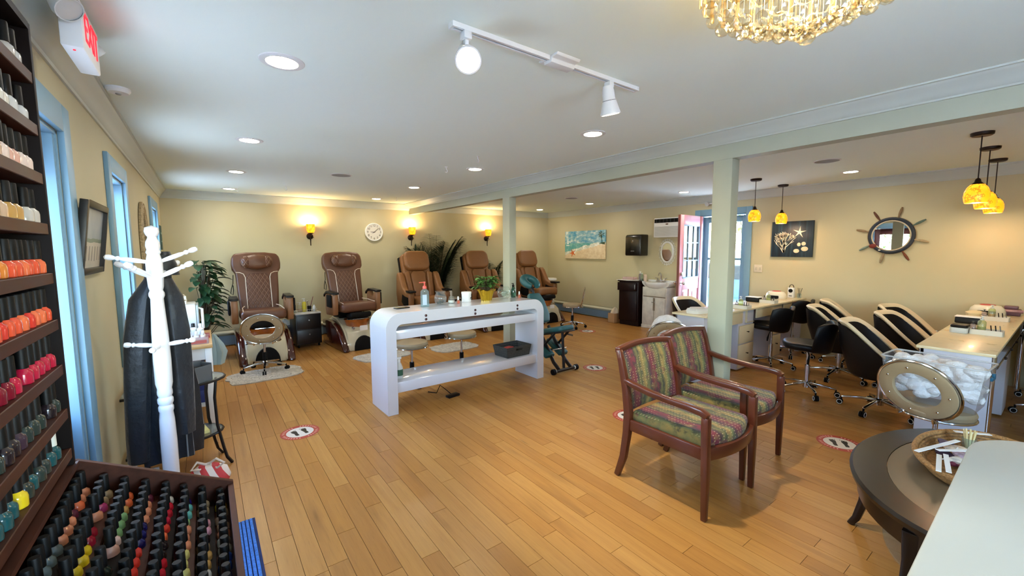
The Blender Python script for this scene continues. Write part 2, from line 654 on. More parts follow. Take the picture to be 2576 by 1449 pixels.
def sash_x(parent, X, y0, y1, z0, z1, mt, rows=2, bar=.045, t=.035):
    """sash frame in a plane of constant X with rows of panes"""
    g = G()
    g.box(X - t / 2, X + t / 2, y0, y0 + bar, z0, z1).box(X - t / 2, X + t / 2, y1 - bar, y1, z0, z1)
    g.box(X - t / 2, X + t / 2, y0, y1, z0, z0 + bar).box(X - t / 2, X + t / 2, y0, y1, z1 - bar, z1)
    for i in range(1, rows):
        zz = z0 + (z1 - z0) * i / rows
        g.box(X - t / 2, X + t / 2, y0, y1, zz - bar / 2, zz + bar / 2)
    g.out('sash', mt, parent, bevel=.003)
    for i in range(rows):
        a = z0 + (z1 - z0) * i / rows
        b = z0 + (z1 - z0) * (i + 1) / rows
        G().box(X - .002, X + .002, y0 + bar * .7, y1 - bar * .7, a + bar * .5, b - bar * .5).out('pane', M_pane, parent, smooth=False)

def portal(x0, x1, y0, y1, z0, z1, d):
    l = bpy.data.lights.new('daylight_portal', 'AREA')
    l.shape = 'RECTANGLE'
    w = max(x1 - x0, y1 - y0)
    l.size, l.size_y = w, z1 - z0
    l.cycles.is_portal = True
    o = bpy.data.objects.new('daylight_portal', l)
    C.objects.link(o)
    o.location = ((x0 + x1) / 2, (y0 + y1) / 2, (z0 + z1) / 2)
    o.rotation_euler = Vector(d).to_track_quat('-Z', 'Z').to_euler()

for nm, (a, b, z0, z1) in (('window_1', OP_L[1]), ('window_2', OP_L[2]), ('window_3', OP_L[3])):
    w = win_empty(nm)
    casing(w, XL, 1, a, b, z0, z1)
    sash_x(w, XL - .10, a + .018, b - .018, z0, z1 - .018, M_blue)
for nm, (a, b, z0, z1) in (('window_4', OP_F[0]),):
    w = win_empty(nm)
    g = G()
    for xx in (a, a + (b - a) / 2 - .03, b - .06):
        g.box(xx, xx + .06, YF - .1, YF - .06, z0, z1)
    g.box(a, b, YF - .1, YF - .06, z0, z0 + .06).box(a, b, YF - .1, YF - .06, z1 - .06, z1)
    g.out('sash', M_blue, w, bevel=.003)
    for xx in (a, a + (b - a) / 2):
        G().box(xx + .04, xx + (b - a) / 2 - .04, YF - .082, YF - .078, z0 + .04, z1 - .04).out('pane', M_pane, w, smooth=False)
    for bx in ((a - .11, a, YF, YF + .02, z0 - .11, z1 + .11), (b, b + .11, YF, YF + .02, z0 - .11, z1 + .11), (a, b, YF, YF + .02, z1, z1 + .11), (a, b, YF, YF + .02, z0 - .11, z0)):
        G().box(*bx).out('casing_board', M_blue, w, bevel=.004)
for (a, b, z0, z1) in OP_L:
    portal(XL - WT - .02, XL - WT - .02, a, b, z0, z1, (1, 0, 0))
for (a, b, z0, z1) in OP_R:
    portal(XR + WT + .02, XR + WT + .02, a, b, z0, z1, (-1, 0, 0))
for (a, b, z0, z1) in OP_F:
    portal(a, b, YF - WT - .02, YF - WT - .02, z0, z1, (0, 1, 0))

# red-brown glazed door in the left wall (closed), seen in the wheel mirror
M_rdoor = mat('red_brown_door_paint', (112, 62, 58), .4, noise=.06)
d1 = win_empty('door_1')
a, b, z0, z1 = OP_L[0]
casing(d1, XL, 1, a, b, z0, z1, w=.12, sill=False)
for yy in (b - .03, b - .045):
    G().box(XL - .05, XL - .006, yy, yy + .012, 0, z1 - .018).out('stop_strip', M_blue, d1, bevel=.002)
g = G()
X = XL - WT - .005
g.box(X - .02, X + .02, a + .02, a + .15, .01, z1 - .02).box(X - .02, X + .02, b - .15, b - .02, .01, z1 - .02)
g.box(X - .02, X + .02, a + .15, b - .15, .01, .8).box(X - .02, X + .02, a + .15, b - .15, z1 - .17, z1 - .02)
g.out('leaf', M_rdoor, d1, bevel=.004)
G().box(X - .003, X + .003, a + .14, b - .14, .79, z1 - .16).out('pane', M_pane, d1, smooth=False)

# right wall door opening, open pink leaf and blue storm door outside
d2 = win_empty('door_2')
a, b, z0, z1 = OP_R[0]
casing(d2, XR, -1, a, b, z0, z1, w=.095, sill=False)
M_pink = mat('pink_door_paint', (204, 134, 138), .45, noise=.03)
lf = bpy.data.objects.new('leaf', None)
C.objects.link(lf)
lf.parent = d2
lf.location = (XR - .03, 3.985, 0)
lf.rotation_euler = (0, 0, R(2))
LW, LH = .74, 2.09
g = G()      # local: x from -LW (free edge) to 0 (hinge)
g.box(-LW, -LW + .11, -.021, .021, .015, LH).box(-.11, 0, -.021, .021, .015, LH)
g.box(-LW + .11, -.11, -.021, .021, 1.93, LH).box(-LW + .11, -.11, -.021, .021, .84, 1.03).box(-LW + .11, -.11, -.021, .021, .015, .2)
g.box(-LW / 2 - .04, -LW / 2 + .04, -.021, .021, .2, .84)
g.out('stile_frame', M_pink, lf, bevel=.003)
G().box(-LW - .0015, -LW, -.021, .021, .015, LH).out('edge_strip', mat('red_brown_edge', (128, 70, 62), .5), lf, smooth=False)
for xa, xb in ((-LW + .11, -LW / 2 - .04), (-LW / 2 + .04, -.11)):
    G().box(xa, xb, -.010, .010, .2, .84).box(xa + .04, xb - .04, -.017, .017, .24, .80).out('panel', M_pink, lf, bevel=.006)
M_bwhite = mat('pale_blue_muntin', (126, 148, 170), .45)
gx0, gx1, gz0, gz1 = -LW + .11, -.11, 1.03, 1.93
g = G()
for i in (1, 2):
    xx = gx0 + (gx1 - gx0) * i / 3
    g.box(xx - .009, xx + .009, -.016, .016, gz0, gz1)
    zz = gz0 + (gz1 - gz0) * i / 3
    g.box(gx0, gx1, -.016, .016, zz - .009, zz + .009)
g.box(gx0, gx0 + .02, -.026, .026, gz0, gz1).box(gx1 - .02, gx1, -.026, .026, gz0, gz1).box(gx0, gx1, -.026, .026, gz0, gz0 + .02).box(gx0, gx1, -.026, .026, gz1 - .02, gz1)
g.out('muntin_grille', M_bwhite, lf, bevel=.002)
for i in range(3):
    for j in range(3):
        xx, zz = gx0 + (gx1 - gx0) * i / 3, gz0 + (gz1 - gz0) * j / 3
        G().box(xx + .005, xx + (gx1 - gx0) / 3 - .005, -.002, .002, zz + .005, zz + (gz1 - gz0) / 3 - .005).out('pane', M_pane, lf, smooth=False)
g = G()
for s in (-1, 1):
    g.cyl((-LW + .06, s * .021, .955), (-LW + .06, s * .065, .955), .011, n=10).ell((-LW + .06, s * .078, .955), (.028, .022, .028))
    g.cyl((-LW + .06, s * .021, .955), (-LW + .06, s * .026, .955), .03, n=14)
g.out('door_knob', M_chrome, lf)
g = G().cyl((-LW + .06, -.021, 1.11), (-LW + .06, -.045, 1.11), .028, n=14).box(-LW + .048, -LW + .072, -.05, -.045, 1.07, 1.13)
g.out('deadbolt', M_chrome, lf, bevel=.002)
# storm door: blue frame outside the opening
st = G()
X = XR + WT - .03
st.box(X - .02, X + .02, a + .02, a + .11, .02, z1 - .03).box(X - .02, X + .02, b - .11, b - .02, .02, z1 - .03)
st.box(X - .02, X + .02, a + .1, b - .1, .02, .32).box(X - .02, X + .02, a + .1, b - .1, z1 - .13, z1 - .03).box(X - .02, X + .02, a + .1, b - .1, 1.33, 1.37)
st.out('storm_frame', M_blue, d2, bevel=.003)
for zz0, zz1 in ((.32, 1.33), (1.37, z1 - .13)):
    G().box(X - .002, X + .002, a + .1, b - .1, zz0, zz1).out('pane', M_pane, d2, smooth=False)

# baseboard heaters
M_hblue = mat('heater_blue_enamel', (104, 132, 156), .4)
M_hcream = mat('heater_cream_enamel', (214, 210, 184), .4)
def heater(label, loc, rz, L):
    t = thing('baseboard_heater', label, 'heater', loc, rz, 'hot water baseboard heaters')
    G().box(0, L, -.02, 0, .01, .245).out('back_plate', M_hcream, t, smooth=False)
    G().prism([(-.075, .205), (-.075, .222), (-.03, .245), (0, .245), (0, .235), (-.028, .235), (-.066, .216), (-.066, .205)][::-1], 0, L, 'x').out('top_cover', M_hcream, t, smooth=False)
    G().prism([(-.062, .022), (-.057, .022), (-.057, .172), (-.062, .172)], 0, L, 'x').out('front_panel', M_hblue, t, smooth=False)
    G().box(.02, L - .02, -.05, -.02, .09, .13).out('fin_pipe', M_rub, t, smooth=False)
    for xx in (0, L - .012):
        G().box(xx, xx + .012, -.07, 0, .012, .225).out('end_cap', M_hcream, t, smooth=False)
heater('long baseboard heater along the back wall behind the pedicure chairs', (XL + .02, YB, 0), 0, 7.3)
heater('short blue baseboard heater below the beach canvas', (XR, YB - .1, 0), R(-90), 2.12)

# ---------------------------------------------------------------- ceiling lamps
M_lens = mat('lamp_lens', (255, 250, 238), .5, emit=(255, 244, 226), es=34. * LAMP)
M_trim = mat('lamp_trim_white', (225, 225, 220), .4)
WARM = (1., .86, .66)
def can(x, y, label):
    t = thing('recessed_light', label, 'ceiling light', (x, y, HC), 0, 'recessed ceiling lights')
    G().lathe([(.068, -.001), (.070, -.007), (.085, -.009), (.098, -.004), (.1, 0)], n=28, caps=False).out('trim_ring', M_trim, t)
    G().lathe([(.0001, -.003), (.069, -.003)], n=28, caps=False).out('lens', M_lens, t)
COLX = [('along the left wall', .36), ('between console and beam', 2.53), ('along the right wall', 6.29)]
ROWY = [('closest to the camera', 2.35), ('second from the camera', 4.13), ('third from the camera', 5.83), ('nearest the back wall', 7.48)]
for cn, cx_ in COLX:
    for rn, cy_ in ROWY:
        yy = cy_
        if cx_ > 6:
            yy = {2.35: 1.70, 4.13: 3.86, 5.83: 5.91, 7.48: 7.45}[cy_]
        can(cx_, yy, f'recessed ceiling light {rn}, row {cn}')

M_spk = mat('speaker_mesh_grey', (158, 158, 152), .8, bump=.3, bscale=500)
for (x, y, lb) in ((1.40, 5.38, 'round grey ceiling speaker grille above the pedicure side'), (5.30, 1.64, 'round grey ceiling speaker grille near the pendant lamps'), (5.34, 5.455, 'round grey ceiling speaker grille near the beach canvas wall')):
    t = thing('ceiling_speaker', lb, 'speaker', (x, y, HC), 0, 'ceiling speakers')
    G().lathe([(.108, -.008), (.118, -.006), (.12, 0)], n=30, caps=False).out('rim', M_trim, t)
    G().lathe([(.0001, -.007), (.109, -.006)], n=30, caps=False).out('grille', M_spk, t)

for (x, y, lb) in ((2.214, 3.56, 'white ceiling hook nearer the track light'), (2.208, 4.21, 'white ceiling hook left of the recessed light'), (1.0, 6.75, 'tiny ceiling hook between light and speaker'), (.45, 7.3, 'tiny ceiling hook beside the far left light'), (2.75, 7.1, 'tiny ceiling hook near beam end')):
    g = G().lathe([(.014, 0), (.014, -.004), (.004, -.006)], n=12)
    g.tube([(0, 0, -.004), (0, 0, -.02), (.004, 0, -.03), (.012, 0, -.038), (.012, 0, -.05), (.004, 0, -.06), (-.008, 0, -.06), (-.014, 0, -.052)], .0035, 6)
    tag(g.out('ceiling_hook', M_wplast, None, (x, y, HC)), lb, 'hook', 'ceiling hooks')
t = thing('motion_sensor', 'small white detector on the ceiling beside the left crown moulding', 'sensor', (-.33, 3.26, HC))
G().lathe([(.055, 0), (.055, -.012), (.045, -.026), (.0001, -.03)], n=20).out('body', M_wplast, t)
G().lathe([(.016, -.026), (.012, -.034), (.0001, -.036)], n=12).out('lens', M_spk, t)

# track light
t = thing('track_light', 'white ceiling track light with two lit spot heads', 'track light', (1.44, 1.56, HC))
G().box(-.585, .585, -.018, -.006, -.02, 0).box(-.585, .585, .006, .018, -.02, 0).box(-.585, .585, -.006, .006, -.006, 0).box(-.59, -.578, -.019, .019, -.021, 0).box(.578, .59, -.019, .019, -.021, 0).out('rail', M_trim, t, smooth=False)
G().box(-.57, .57, -.006, .006, -.012, -.006).out('contact_slot', M_rub, t, smooth=False)
G().prism([(-.07, 0), (.07, 0), (.062, -.012), (.03, -.014), (.026, -.032), (-.026, -.032), (-.03, -.014), (-.062, -.012)], -.075, .075, 'x').out('power_feed', M_trim, t, bevel=.003)
M_spot = mat('spot_lamp_face', (255, 250, 240), .4, emit=(255, 240, 214), es=20. * LAMP)
def head(px, d, par_, s=1.):
    h = bpy.data.objects.new('spot_head', None)
    C.objects.link(h)
    h.parent = par_
    h.location = (px, 0, -.02)
    dv = Vector(d).normalized()
    G().box(-.018, .018, -.02, .02, -.03, 0).box(-.009, .009, -.009, .009, -.07, -.03).out('stem', M_trim, h, bevel=.003)
    T = Matrix.Translation((0, 0, -.085)) @ dv.to_track_quat('Z', 'Y').to_matrix().to_4x4()
    G(T).lathe([(.0001, -.055 * s), (.026, -.055 * s), (.032, -.03 * s), (.033, .005), (.036, .01)], n=20).lathe([(.036, .012), (.05, .055 * s), (.053, .062 * s), (.053, .07 * s), (.047, .07 * s), (.042, .056 * s)], n=24, caps=False).out('housing', M_trim, h)
    G(T).lathe([(.0352, .008), (.0352, .014)], n=20, caps=False).out('seam', M_rub, h)
    G(T).lathe([(.0001, .056 * s), (.041, .058 * s)], n=24, caps=False).out('lamp_face', M_spot, h)
    l = lamp('SPOT', h, tuple(T @ Vector((0, 0, .08))), 26 * LAMP, (1, .9, .74), spot_size=R(70), spot_blend=.6, shadow_soft_size=.04)
    l.rotation_euler = dv.to_track_quat('-Z', 'Y').to_euler()
head(-.52, (-.32, -.72, -.62), t, 1.25)
head(.36, (.25, .05, -.95), t, 1.15)

# amber glass used by pendants and sconces
def amber():
    mt, t_, b = nodes_of('amber_glass', .3)
    k = NB(t_)
    tc = k.n('TexCoord').outputs['Object']
    n1 = k.noise(tc, 14, 5, .6)
    vein = k.ramp(n1.outputs['Fac'], [(.46, (1, 1, 1)), (.5, (.35, .35, .35)), (.54, (1, 1, 1))])
    col = k.mix(1., k.ramp(k.noise(tc, 5, 2).outputs['Fac'], [(.3, lin((255, 132, 10))), (.7, lin((255, 168, 36)))]), vein, 'MULTIPLY')
    k.put(b.inputs['Base Color'], col)
    k.put(b.inputs['Emission Color'], col)
    b.inputs['Emission Strength'].default_value = 1.15
    return mt
M_amber = amber()
def pendant(x, y, label):
    t = thing('pendant_lamp', label, 'pendant lamp', (x, y, HC), 0, 'amber pendant lamps')
    G().lathe([(.0001, -.028), (.055, -.028), (.066, -.02), (.068, 0)], n=24).out('canopy', M_bronze, t)
    G().cyl((0, 0, -.02), (0, 0, -.37), .004, n=8).out('rod', M_bronze, t)
    G().lathe([(.006, -.355), (.016, -.365), (.02, -.385), (.04, -.405), (.044, -.412)], n=20).out('cap', M_bronze, t)
    G().lathe([(.04, -.405), (.060, -.43), (.073, -.465), (.076, -.50), (.071, -.535), (.066, -.552), (.062, -.552), (.068, -.53), (.071, -.5), (.068, -.468), (.056, -.436), (.036, -.412)], n=24, caps=False).out('shade', M_amber, t)
    G().ell((0, 0, -.49), (.02, .02, .03)).out('bulb', M_spot, t)
    lamp('POINT', t, (0, 0, -.54), 1.9 * LAMP, (1, .8, .5), shadow_soft_size=.03)
pendant(5.91, 2.60, 'amber glass pendant above the far nail table, nearer the post')
pendant(6.78, 2.61, 'amber glass pendant in front of the coral picture')
pendant(5.04, .53, 'largest amber pendant, nearest of three above the right nail table')
pendant(5.83, .555, 'middle of three amber pendants above the right nail table')
pendant(6.68, .575, 'amber pendant closest to the wall above the right nail table')

def sconce(x, label):
    t = thing('wall_sconce', label, 'wall lamp', (x, YB, 1.78), 0, 'amber wall sconces')
    G(Matrix.Rotation(R(90), 4, 'X')).lathe([(.0001, .03), (.03, .028), (.052, .014), (.056, 0)], n=20).out('wall_plate', M_bronze, t)
    G().tube([(0, -.02, 0), (0, -.07, -.01), (0, -.10, .01), (0, -.105, .05)], .008, 8).tube([(0, -.03, 0), (.0, -.06, -.05), (0, -.05, -.11), (0, -.055, -.165)], [.012, .011, .009, .008], 8).tube([(.03 * math.cos(a_) * (1 - a_ / 9) + .02, -.06, -.03 + .03 * math.sin(a_) * (1 - a_ / 9)) for a_ in [i * .5 for i in range(13)]], .005, 6).out('scroll_arm', M_bronze, t)
    G().lathe([(.02, .04), (.045, .05), (.05, .056)], (0, -.105, 0), n=18).out('cup', M_bronze, t)
    G().lathe([(.046, .056), (.064, .09), (.07, .14), (.07, .205), (.066, .205), (.066, .14), (.06, .092), (.042, .06)], (0, -.105, 0), n=22, caps=False).out('shade', M_amber, t)
    lamp('POINT', t, (0, -.105, .2), 4.2 * LAMP, (1, .74, .36), shadow_soft_size=.04)
sconce(1.535, 'amber wall sconce between the two left pedicure chairs')
sconce(3.41, 'amber wall sconce right of the wall clock')
sconce(5.235, 'amber wall sconce left of the far white post')

# chandelier
def chandelier():
    t = thing('crystal_chandelier', 'crystal flush chandelier of faceted balls and prisms on the ceiling', 'chandelier', (1.40, .50, HC))
    M_crys = glassmat('crystal', (255, 250, 236), .02, 1.9)
    M_rod = glassmat('crystal_prism', (255, 240, 206), .05, 1.8, .12)
    G().lathe([(.29, 0), (.29, -.02), (.27, -.03), (.0001, -.03)], n=32).out('ceiling_plate', M_chrome, t)
    k = random.Random(5)
    ballm = None
    bm = bmesh.new()
    bmesh.ops.create_icosphere(bm, subdivisions=2, radius=.024)
    ballm = bpy.data.meshes.new('crystal_ball')
    bm.to_mesh(ballm)
    bm.free()
    capm = G().cyl((0, 0, .022), (0, 0, .034), .004, n=6).mesh('wire')
    g = G()
    for ring, (rr, n_, z) in enumerate(((.25, 25, -.185), (.205, 21, -.21), (.16, 16, -.232), (.115, 12, -.252), (.07, 8, -.27), (.03, 4, -.288))):
        for i in range(n_):
            an = 2 * PI * (i + .5 * (ring % 2)) / n_
            p = (rr * math.cos(an), rr * math.sin(an), z + k.uniform(-.006, .006))
            o = link('crystal_ball', ballm, M_crys, t, p)
            g.cyl((p[0], p[1], p[2] + .022), (p[0], p[1], -.03), .0012, n=4, caps=False)
    link('crystal_ball', ballm, M_crys, t, (0, 0, -.315))
    g.cyl((0, 0, -.03), (0, 0, -.29), .0015, n=4)
    g.out('hanging_wires', M_chrome, t)
    pm = G().box(-.008, .008, -.004, .004, -.13, 0).mesh('crystal_prism', bevel=.002, seg=1)
    for i in range(30):
        an = 2 * PI * (i + .5) / 30
        o = link('crystal_prism', pm, M_rod, t, (.278 * math.cos(an), .278 * math.sin(an), -.035))
        o.rotation_euler = (0, 0, an + PI / 2)
    M_cb = mat('chandelier_bulb', (255, 236, 200), .4, emit=(255, 214, 140), es=16. * LAMP)
    for i in range(6):
        an = 2 * PI * i / 6
        G().ell((.14 * math.cos(an), .14 * math.sin(an), -.1), (.02, .02, .035), 10, 6).out('bulb', M_cb, t)
    lamp('POINT', t, (0, 0, -.11), 1.2 * LAMP, (1, .82, .55), shadow_soft_size=.15)
chandelier()

# exit sign with emergency lamps
t = thing('exit_sign', 'white emergency exit sign with red letters and lamp heads on the ceiling', 'exit sign', (-.325, 2.285, HC - .195))
G().box(-.03, .03, -.15, .15, 0, .165).out('housing', M_wplast, t, bevel=.006)
G().box(-.012, .012, -.05, .05, .165, .195).out('ceiling_mount', M_wplast, t, bevel=.003)
M_red = mat('exit_red', (226, 24, 40), .5, emit=(255, 30, 50), es=.7)
tm = text_mesh('EXIT', .15, .001)
o = link('lettering', tm, M_red, t, (.0315, 0, .085))
o.rotation_euler = (R(90), 0, R(90))
o.scale = (.78, 1, 1)
for s, y in ((-1, -.17), (1, .17)):
    g = G().cyl((.0, s * .15, .11), (.0, s * .175, .11), .012, n=10)
    T = Matrix.Translation((.0, s * .2, .11)) @ Vector((.5, s * .4, -.6)).to_track_quat('Z', 'Y').to_matrix().to_4x4()
    h = G(T).lathe([(.0001, -.04), (.03, -.035), (.042, 0), (.042, .02), (.038, .02)], n=18, caps=False).out('lamp_head', mat('lamp_head_grey', (196, 198, 192), .35), t)
    G(T).lathe([(.0001, .014), (.04, .016)], n=18, caps=False).out('reflector', mat('reflector_pale', (210, 214, 210), .2, metal=.3), h)
    g.out('lamp_arm', M_wplast, t)
G().cyl((.0, -.12, -.001), (.0, -.12, -.003), .004, n=8).out('test_light', M_red, t)

# second exit sign over the side door
t = thing('exit_sign', 'small exit sign above the side door, half hidden by the near post', 'exit sign', (XR, 3.62, 2.2))
G().box(-.05, 0, -.15, .15, 0, .19).out('housing', M_wplast, t, bevel=.005)
o = link('lettering', tm, M_red, t, (-.0515, 0, .095))
o.rotation_euler = (R(90), 0, R(-90))
o.scale = (.78, 1, 1)
T = Matrix.Translation((-.05, .27, .1)) @ Vector((-1, .3, -.3)).to_track_quat('Z', 'Y').to_matrix().to_4x4()
G(T).lathe([(.0001, -.03), (.03, -.025), (.04, 0), (.04, .02), (.0001, .012)], n=16).out('lamp_head', mat('lamp_head_grey', (196, 198, 192), .35), t)
G().cyl((-.03, .15, .1), (-.05, .25, .1), .012, n=8).out('lamp_arm', M_wplast, t)

# ---------------------------------------------------------------- things on the walls
# clock at about eight minutes past nine
t = thing('wall_clock', 'round white wall clock with bold dark numerals', 'clock', (2.665, YB, 1.875))
G(Matrix.Rotation(R(90), 4, 'X')).lathe([(.17, 0), (.175, .03), (.168, .045), (.156, .047), (.15, .036)], n=40).out('rim', M_wplast, t)
G(Matrix.Rotation(R(90), 4, 'X')).lathe([(.0001, .037), (.152, .037)], n=40, caps=False).out('dial', mat('clock_dial', (226, 220, 206), .6), t)
M_ink = mat('dark_ink', (52, 40, 24), .6)
for i in range(1, 13):
    an = R(90 - 30 * i)
    o = link('numeral', text_mesh(str(i), .056, .001), M_ink, t, (.122 * math.cos(an), -.0385, .122 * math.sin(an) - .001))
    o.rotation_euler = (R(90), 0, 0)
def hand(deg, L, w, nm, y):
    T = Matrix.Translation((0, y, 0)) @ Matrix.Rotation(R(deg), 4, 'Y')
    G(T).prism([(-w, -.02), (w, -.02), (w * .6, L), (-w * .6, L)], 0, .002, 'y').out(nm, M_ink, t, smooth=False)
hand(-86, .072, .005, 'hour_hand', -.0425)
hand(48, .112, .004, 'minute_hand', -.0455)
hand(240, .05, .0018, 'second_hand', -.048)

# framed beach print on the left wall, leaning forward
def art_fence():
    mt, t_, b = nodes_of('beach_fence_print', .35)
    k = NB(t_)
    s = k.sep(k.n('TexCoord').outputs['Object'])
    tc = k.n('TexCoord').outputs['Object']
    n = k.noise(tc, 9, 4).outputs['Fac']
    z = k.math('ADD', s[2], k.math('MULTIPLY', k.math('SUBTRACT', n, .5), .02))
    skyc = k.mix(n, lin((120, 138, 156)), lin((188, 190, 186)))
    dune = k.mix(n, lin((196, 182, 160)), lin((214, 206, 190)))
    col = k.mix(k.math('GREATER_THAN', z, -.02), dune, k.mix(k.math('GREATER_THAN', z, .0), lin((118, 132, 112)), skyc))
    post = k.math('GREATER_THAN', k.math('SINE', k.math('MULTIPLY', s[1], 95.)), .62)
    band = k.math('MULTIPLY', k.math('GREATER_THAN', z, -.115), k.math('LESS_THAN', z, k.math('ADD', -.05, k.math('MULTIPLY', n, .02))))
    col = k.mix(k.math('MULTIPLY', k.math('MULTIPLY', post, band), .75), col, lin((92, 82, 74)))
    k.put(b.inputs['Base Color'], col)
    return mt
M_bframe = mat('black_frame', (24, 22, 20), .4)
t = thing('framed_picture', 'black framed beach fence print on the left wall', 'picture', (XL + .012, 3.03, 1.60))
t.rotation_euler = (0, R(7), 0)
g = G()
for bx in ((.0, .03, -.265, -.235, -.18, .18), (.0, .03, .235, .265, -.18, .18), (.0, .03, -.235, .235, .15, .18), (.0, .03, -.235, .235, -.18, -.15)):
    g.box(*bx)
g.out('frame', M_bframe, t, bevel=.003)
G().box(.004, .012, -.236, .236, -.151, .151).out('print', art_fence(), t, smooth=False)

# wicker framed arched mirror on the left wall
t = thing('wicker_mirror', 'oval wicker framed mirror between the left windows', 'mirror', (XL, 5.55, 1.62))
ov = [(.26 * math.cos(a_), .38 * math.sin(a_)) for a_ in [2 * PI * i / 48 for i in range(48)]]
G().prism([(p * .8, q * .86) for p, q in ov], .004, .01, 'x').out('mirror_glass', M_mirror, t, smooth=False)
M_wick = mat('wicker', (176, 158, 124), .8, noise=.3, nscale=60, bump=.8, bscale=140)
g = G()
for j, rr in enumerate((.82, .9, .98)):
    g.tube([(.016 + .006 * (1 - abs(j - 1)), p * rr, q * (rr + .03)) for p, q in ov], .017, 6, closed=True)
g.out('wicker_frame', M_wick, t)
# small teal plaque near the corner
t = thing('wall_plaque', 'small teal plaque on the left wall near the corner', 'plaque', (XL, 7.74, 1.72))
G().box(0, .018, -.11, .11, -.17, .17).out('board', mat('teal_plaque', (30, 74, 78), .5, noise=.3, nscale=20), t, bevel=.004)
G().box(.018, .02, -.085, .085, .05, .075).box(.018, .02, -.085, .085, -.06, -.045).out('pale_bands', mat('plaque_bands', (150, 176, 168), .6), t, smooth=False)

# beach canvas on the right wall
def art_beach():
    mt, t_, b = nodes_of('beach_canvas_print', .6)
    k = NB(t_)
    tc = k.n('TexCoord').outputs['Object']
    s = k.sep(tc)
    n = k.noise(k.mapping(tc, (1, 2, 4)), 4, 6).outputs['Fac']
    n2 = k.noise(tc, 16, 5).outputs['Fac']
    # local: y from -.62 (right in view) to .62 (left), z -.31...31
    skyc = k.ramp(n, [(.35, lin((70, 150, 186))), (.55, lin((150, 190, 196))), (.7, lin((226, 230, 220)))])
    sea = k.ramp(n2, [(.3, lin((70, 156, 160))), (.7, lin((140, 196, 186)))])
    sand = k.ramp(n2, [(.3, lin((222, 196, 152))), (.7, lin((244, 226, 192)))])
    foam = k.ramp(n2, [(.45, lin((208, 212, 190))), (.6, lin((248, 246, 236)))])
    shore = k.math('ADD', k.math('MULTIPLY', s[1], -.22), k.math('MULTIPLY', k.math('SUBTRACT', n, .5), .12))
    zz = k.math('SUBTRACT', s[2], shore)
    col = k.mix(k.math('GREATER_THAN', zz, -.11), sand, foam)
    col = k.mix(k.math('GREATER_THAN', zz, -.03), col, sea)
    col = k.mix(k.math('GREATER_THAN', s[2], .04), col, skyc)
    k.put(b.inputs['Base Color'], col)
    return mt
t = thing('beach_canvas', 'beach canvas print with orange starfish and sailing boat', 'picture', (XR - .015, 6.80, 1.63))
G().box(-.03, 0, -.63, .63, -.32, .32).out('canvas', art_beach(), t, bevel=.004)
def star(r1, r2, n=5, rot=0.):
    return [((r1 if i % 2 == 0 else r2) * math.cos(rot + PI * i / n), (r1 if i % 2 == 0 else r2) * math.sin(rot + PI * i / n)) for i in range(2 * n)]
G().prism([(p + .37, q * .9 - .19) for p, q in star(.115, .035, rot=1.2)], -.0315, -.03, 'x').out('printed_starfish', mat('starfish_orange', (214, 104, 40), .6, noise=.3, nscale=20), t, smooth=False)
G().prism([(.50, .02), (.56, .02), (.53, .17)], -.0312, -.03, 'x').prism([(.47, .0), (.59, .0), (.57, -.02), (.49, -.02)], -.0312, -.03, 'x').out('printed_boat', mat('sail_white', (236, 238, 232), .6), t, smooth=False)
g = G()
for an in range(0, 360, 40):
    c_, s_ = math.cos(R(an)), math.sin(R(an))
    g.prism([(-.52, .22), (-.52 + .11 * c_ + .01 * s_, .22 + .11 * s_ * .8 - .01), (-.52 + .06 * c_ - .02 * s_, .22 + .05 * s_ + .015)], -.0315, -.03, 'x')
g.prism([(-.53, .22), (-.51, .22), (-.535, .02), (-.55, .02)], -.0313, -.03, 'x')
g.prism([(-.62, .06), (-.44, .03), (-.62, .0)], -.0312, -.03, 'x')
g.out('printed_palm', mat('print_palm', (44, 70, 44), .6), t, smooth=False)
G().prism([(-.03, .25), (.0, .235), (.04, .255), (0, .225)], -.0312, -.03, 'x').out('printed_gull', mat('print_gull', (90, 110, 112), .6), t, smooth=False)

# coral and shell picture
def art_navy():
    mt, t_, b = nodes_of('navy_board_print', .5)
    k = NB(t_)
    tc = k.n('TexCoord').outputs['Object']
    n = k.noise(k.mapping(tc, (1, 16, 1)), 2.2, 5).outputs['Fac']
    col = k.ramp(n, [(.3, lin((10, 22, 32))), (.55, lin((22, 44, 58))), (.75, lin((48, 74, 86)))])
    k.put(b.inputs['Base Color'], col)
    return mt
t = thing('coral_picture', 'navy square picture of white coral, starfish and pebbles', 'picture', (XR, 2.575, 1.665))
G().box(-.035, 0, -.275, .275, -.265, .265).out('canvas', art_navy(), t, bevel=.004)
M_bone = mat('coral_white', (222, 216, 196), .7)
g = G()
kr = random.Random(11)
def branch(y, z, an, L, w, d):
    y2, z2 = y + L * math.cos(an), z + L * math.sin(an)
    if not (-.06 < y2 < .235 and z2 < .2):
        return
    nx, nz = -math.sin(an) * w, math.cos(an) * w
    g.prism([(y - nx, z - nz), (y2 - nx * .7, z2 - nz * .7), (y2 + nx * .7, z2 + nz * .7), (y + nx, z + nz)], -.0375, -.035, 'x')
    if d > 0:
        for k_ in range(2 if d > 1 else 3):
            branch(y2, z2, an + kr.uniform(-.6, .6), L * kr.uniform(.7, .92), w * .74, d - 1)
for k_ in range(9):
    branch(.10 + kr.uniform(-.015, .015), -.2, R(90) + kr.uniform(-.75, .75), .085, .0065, 4)
g.out('printed_coral', M_bone, t, smooth=False)
G().prism([(p - .10, q + .1) for p, q in star(.09, .02, rot=R(96))], -.038, -.035, 'x').out('printed_starfish', M_bone, t, smooth=False)
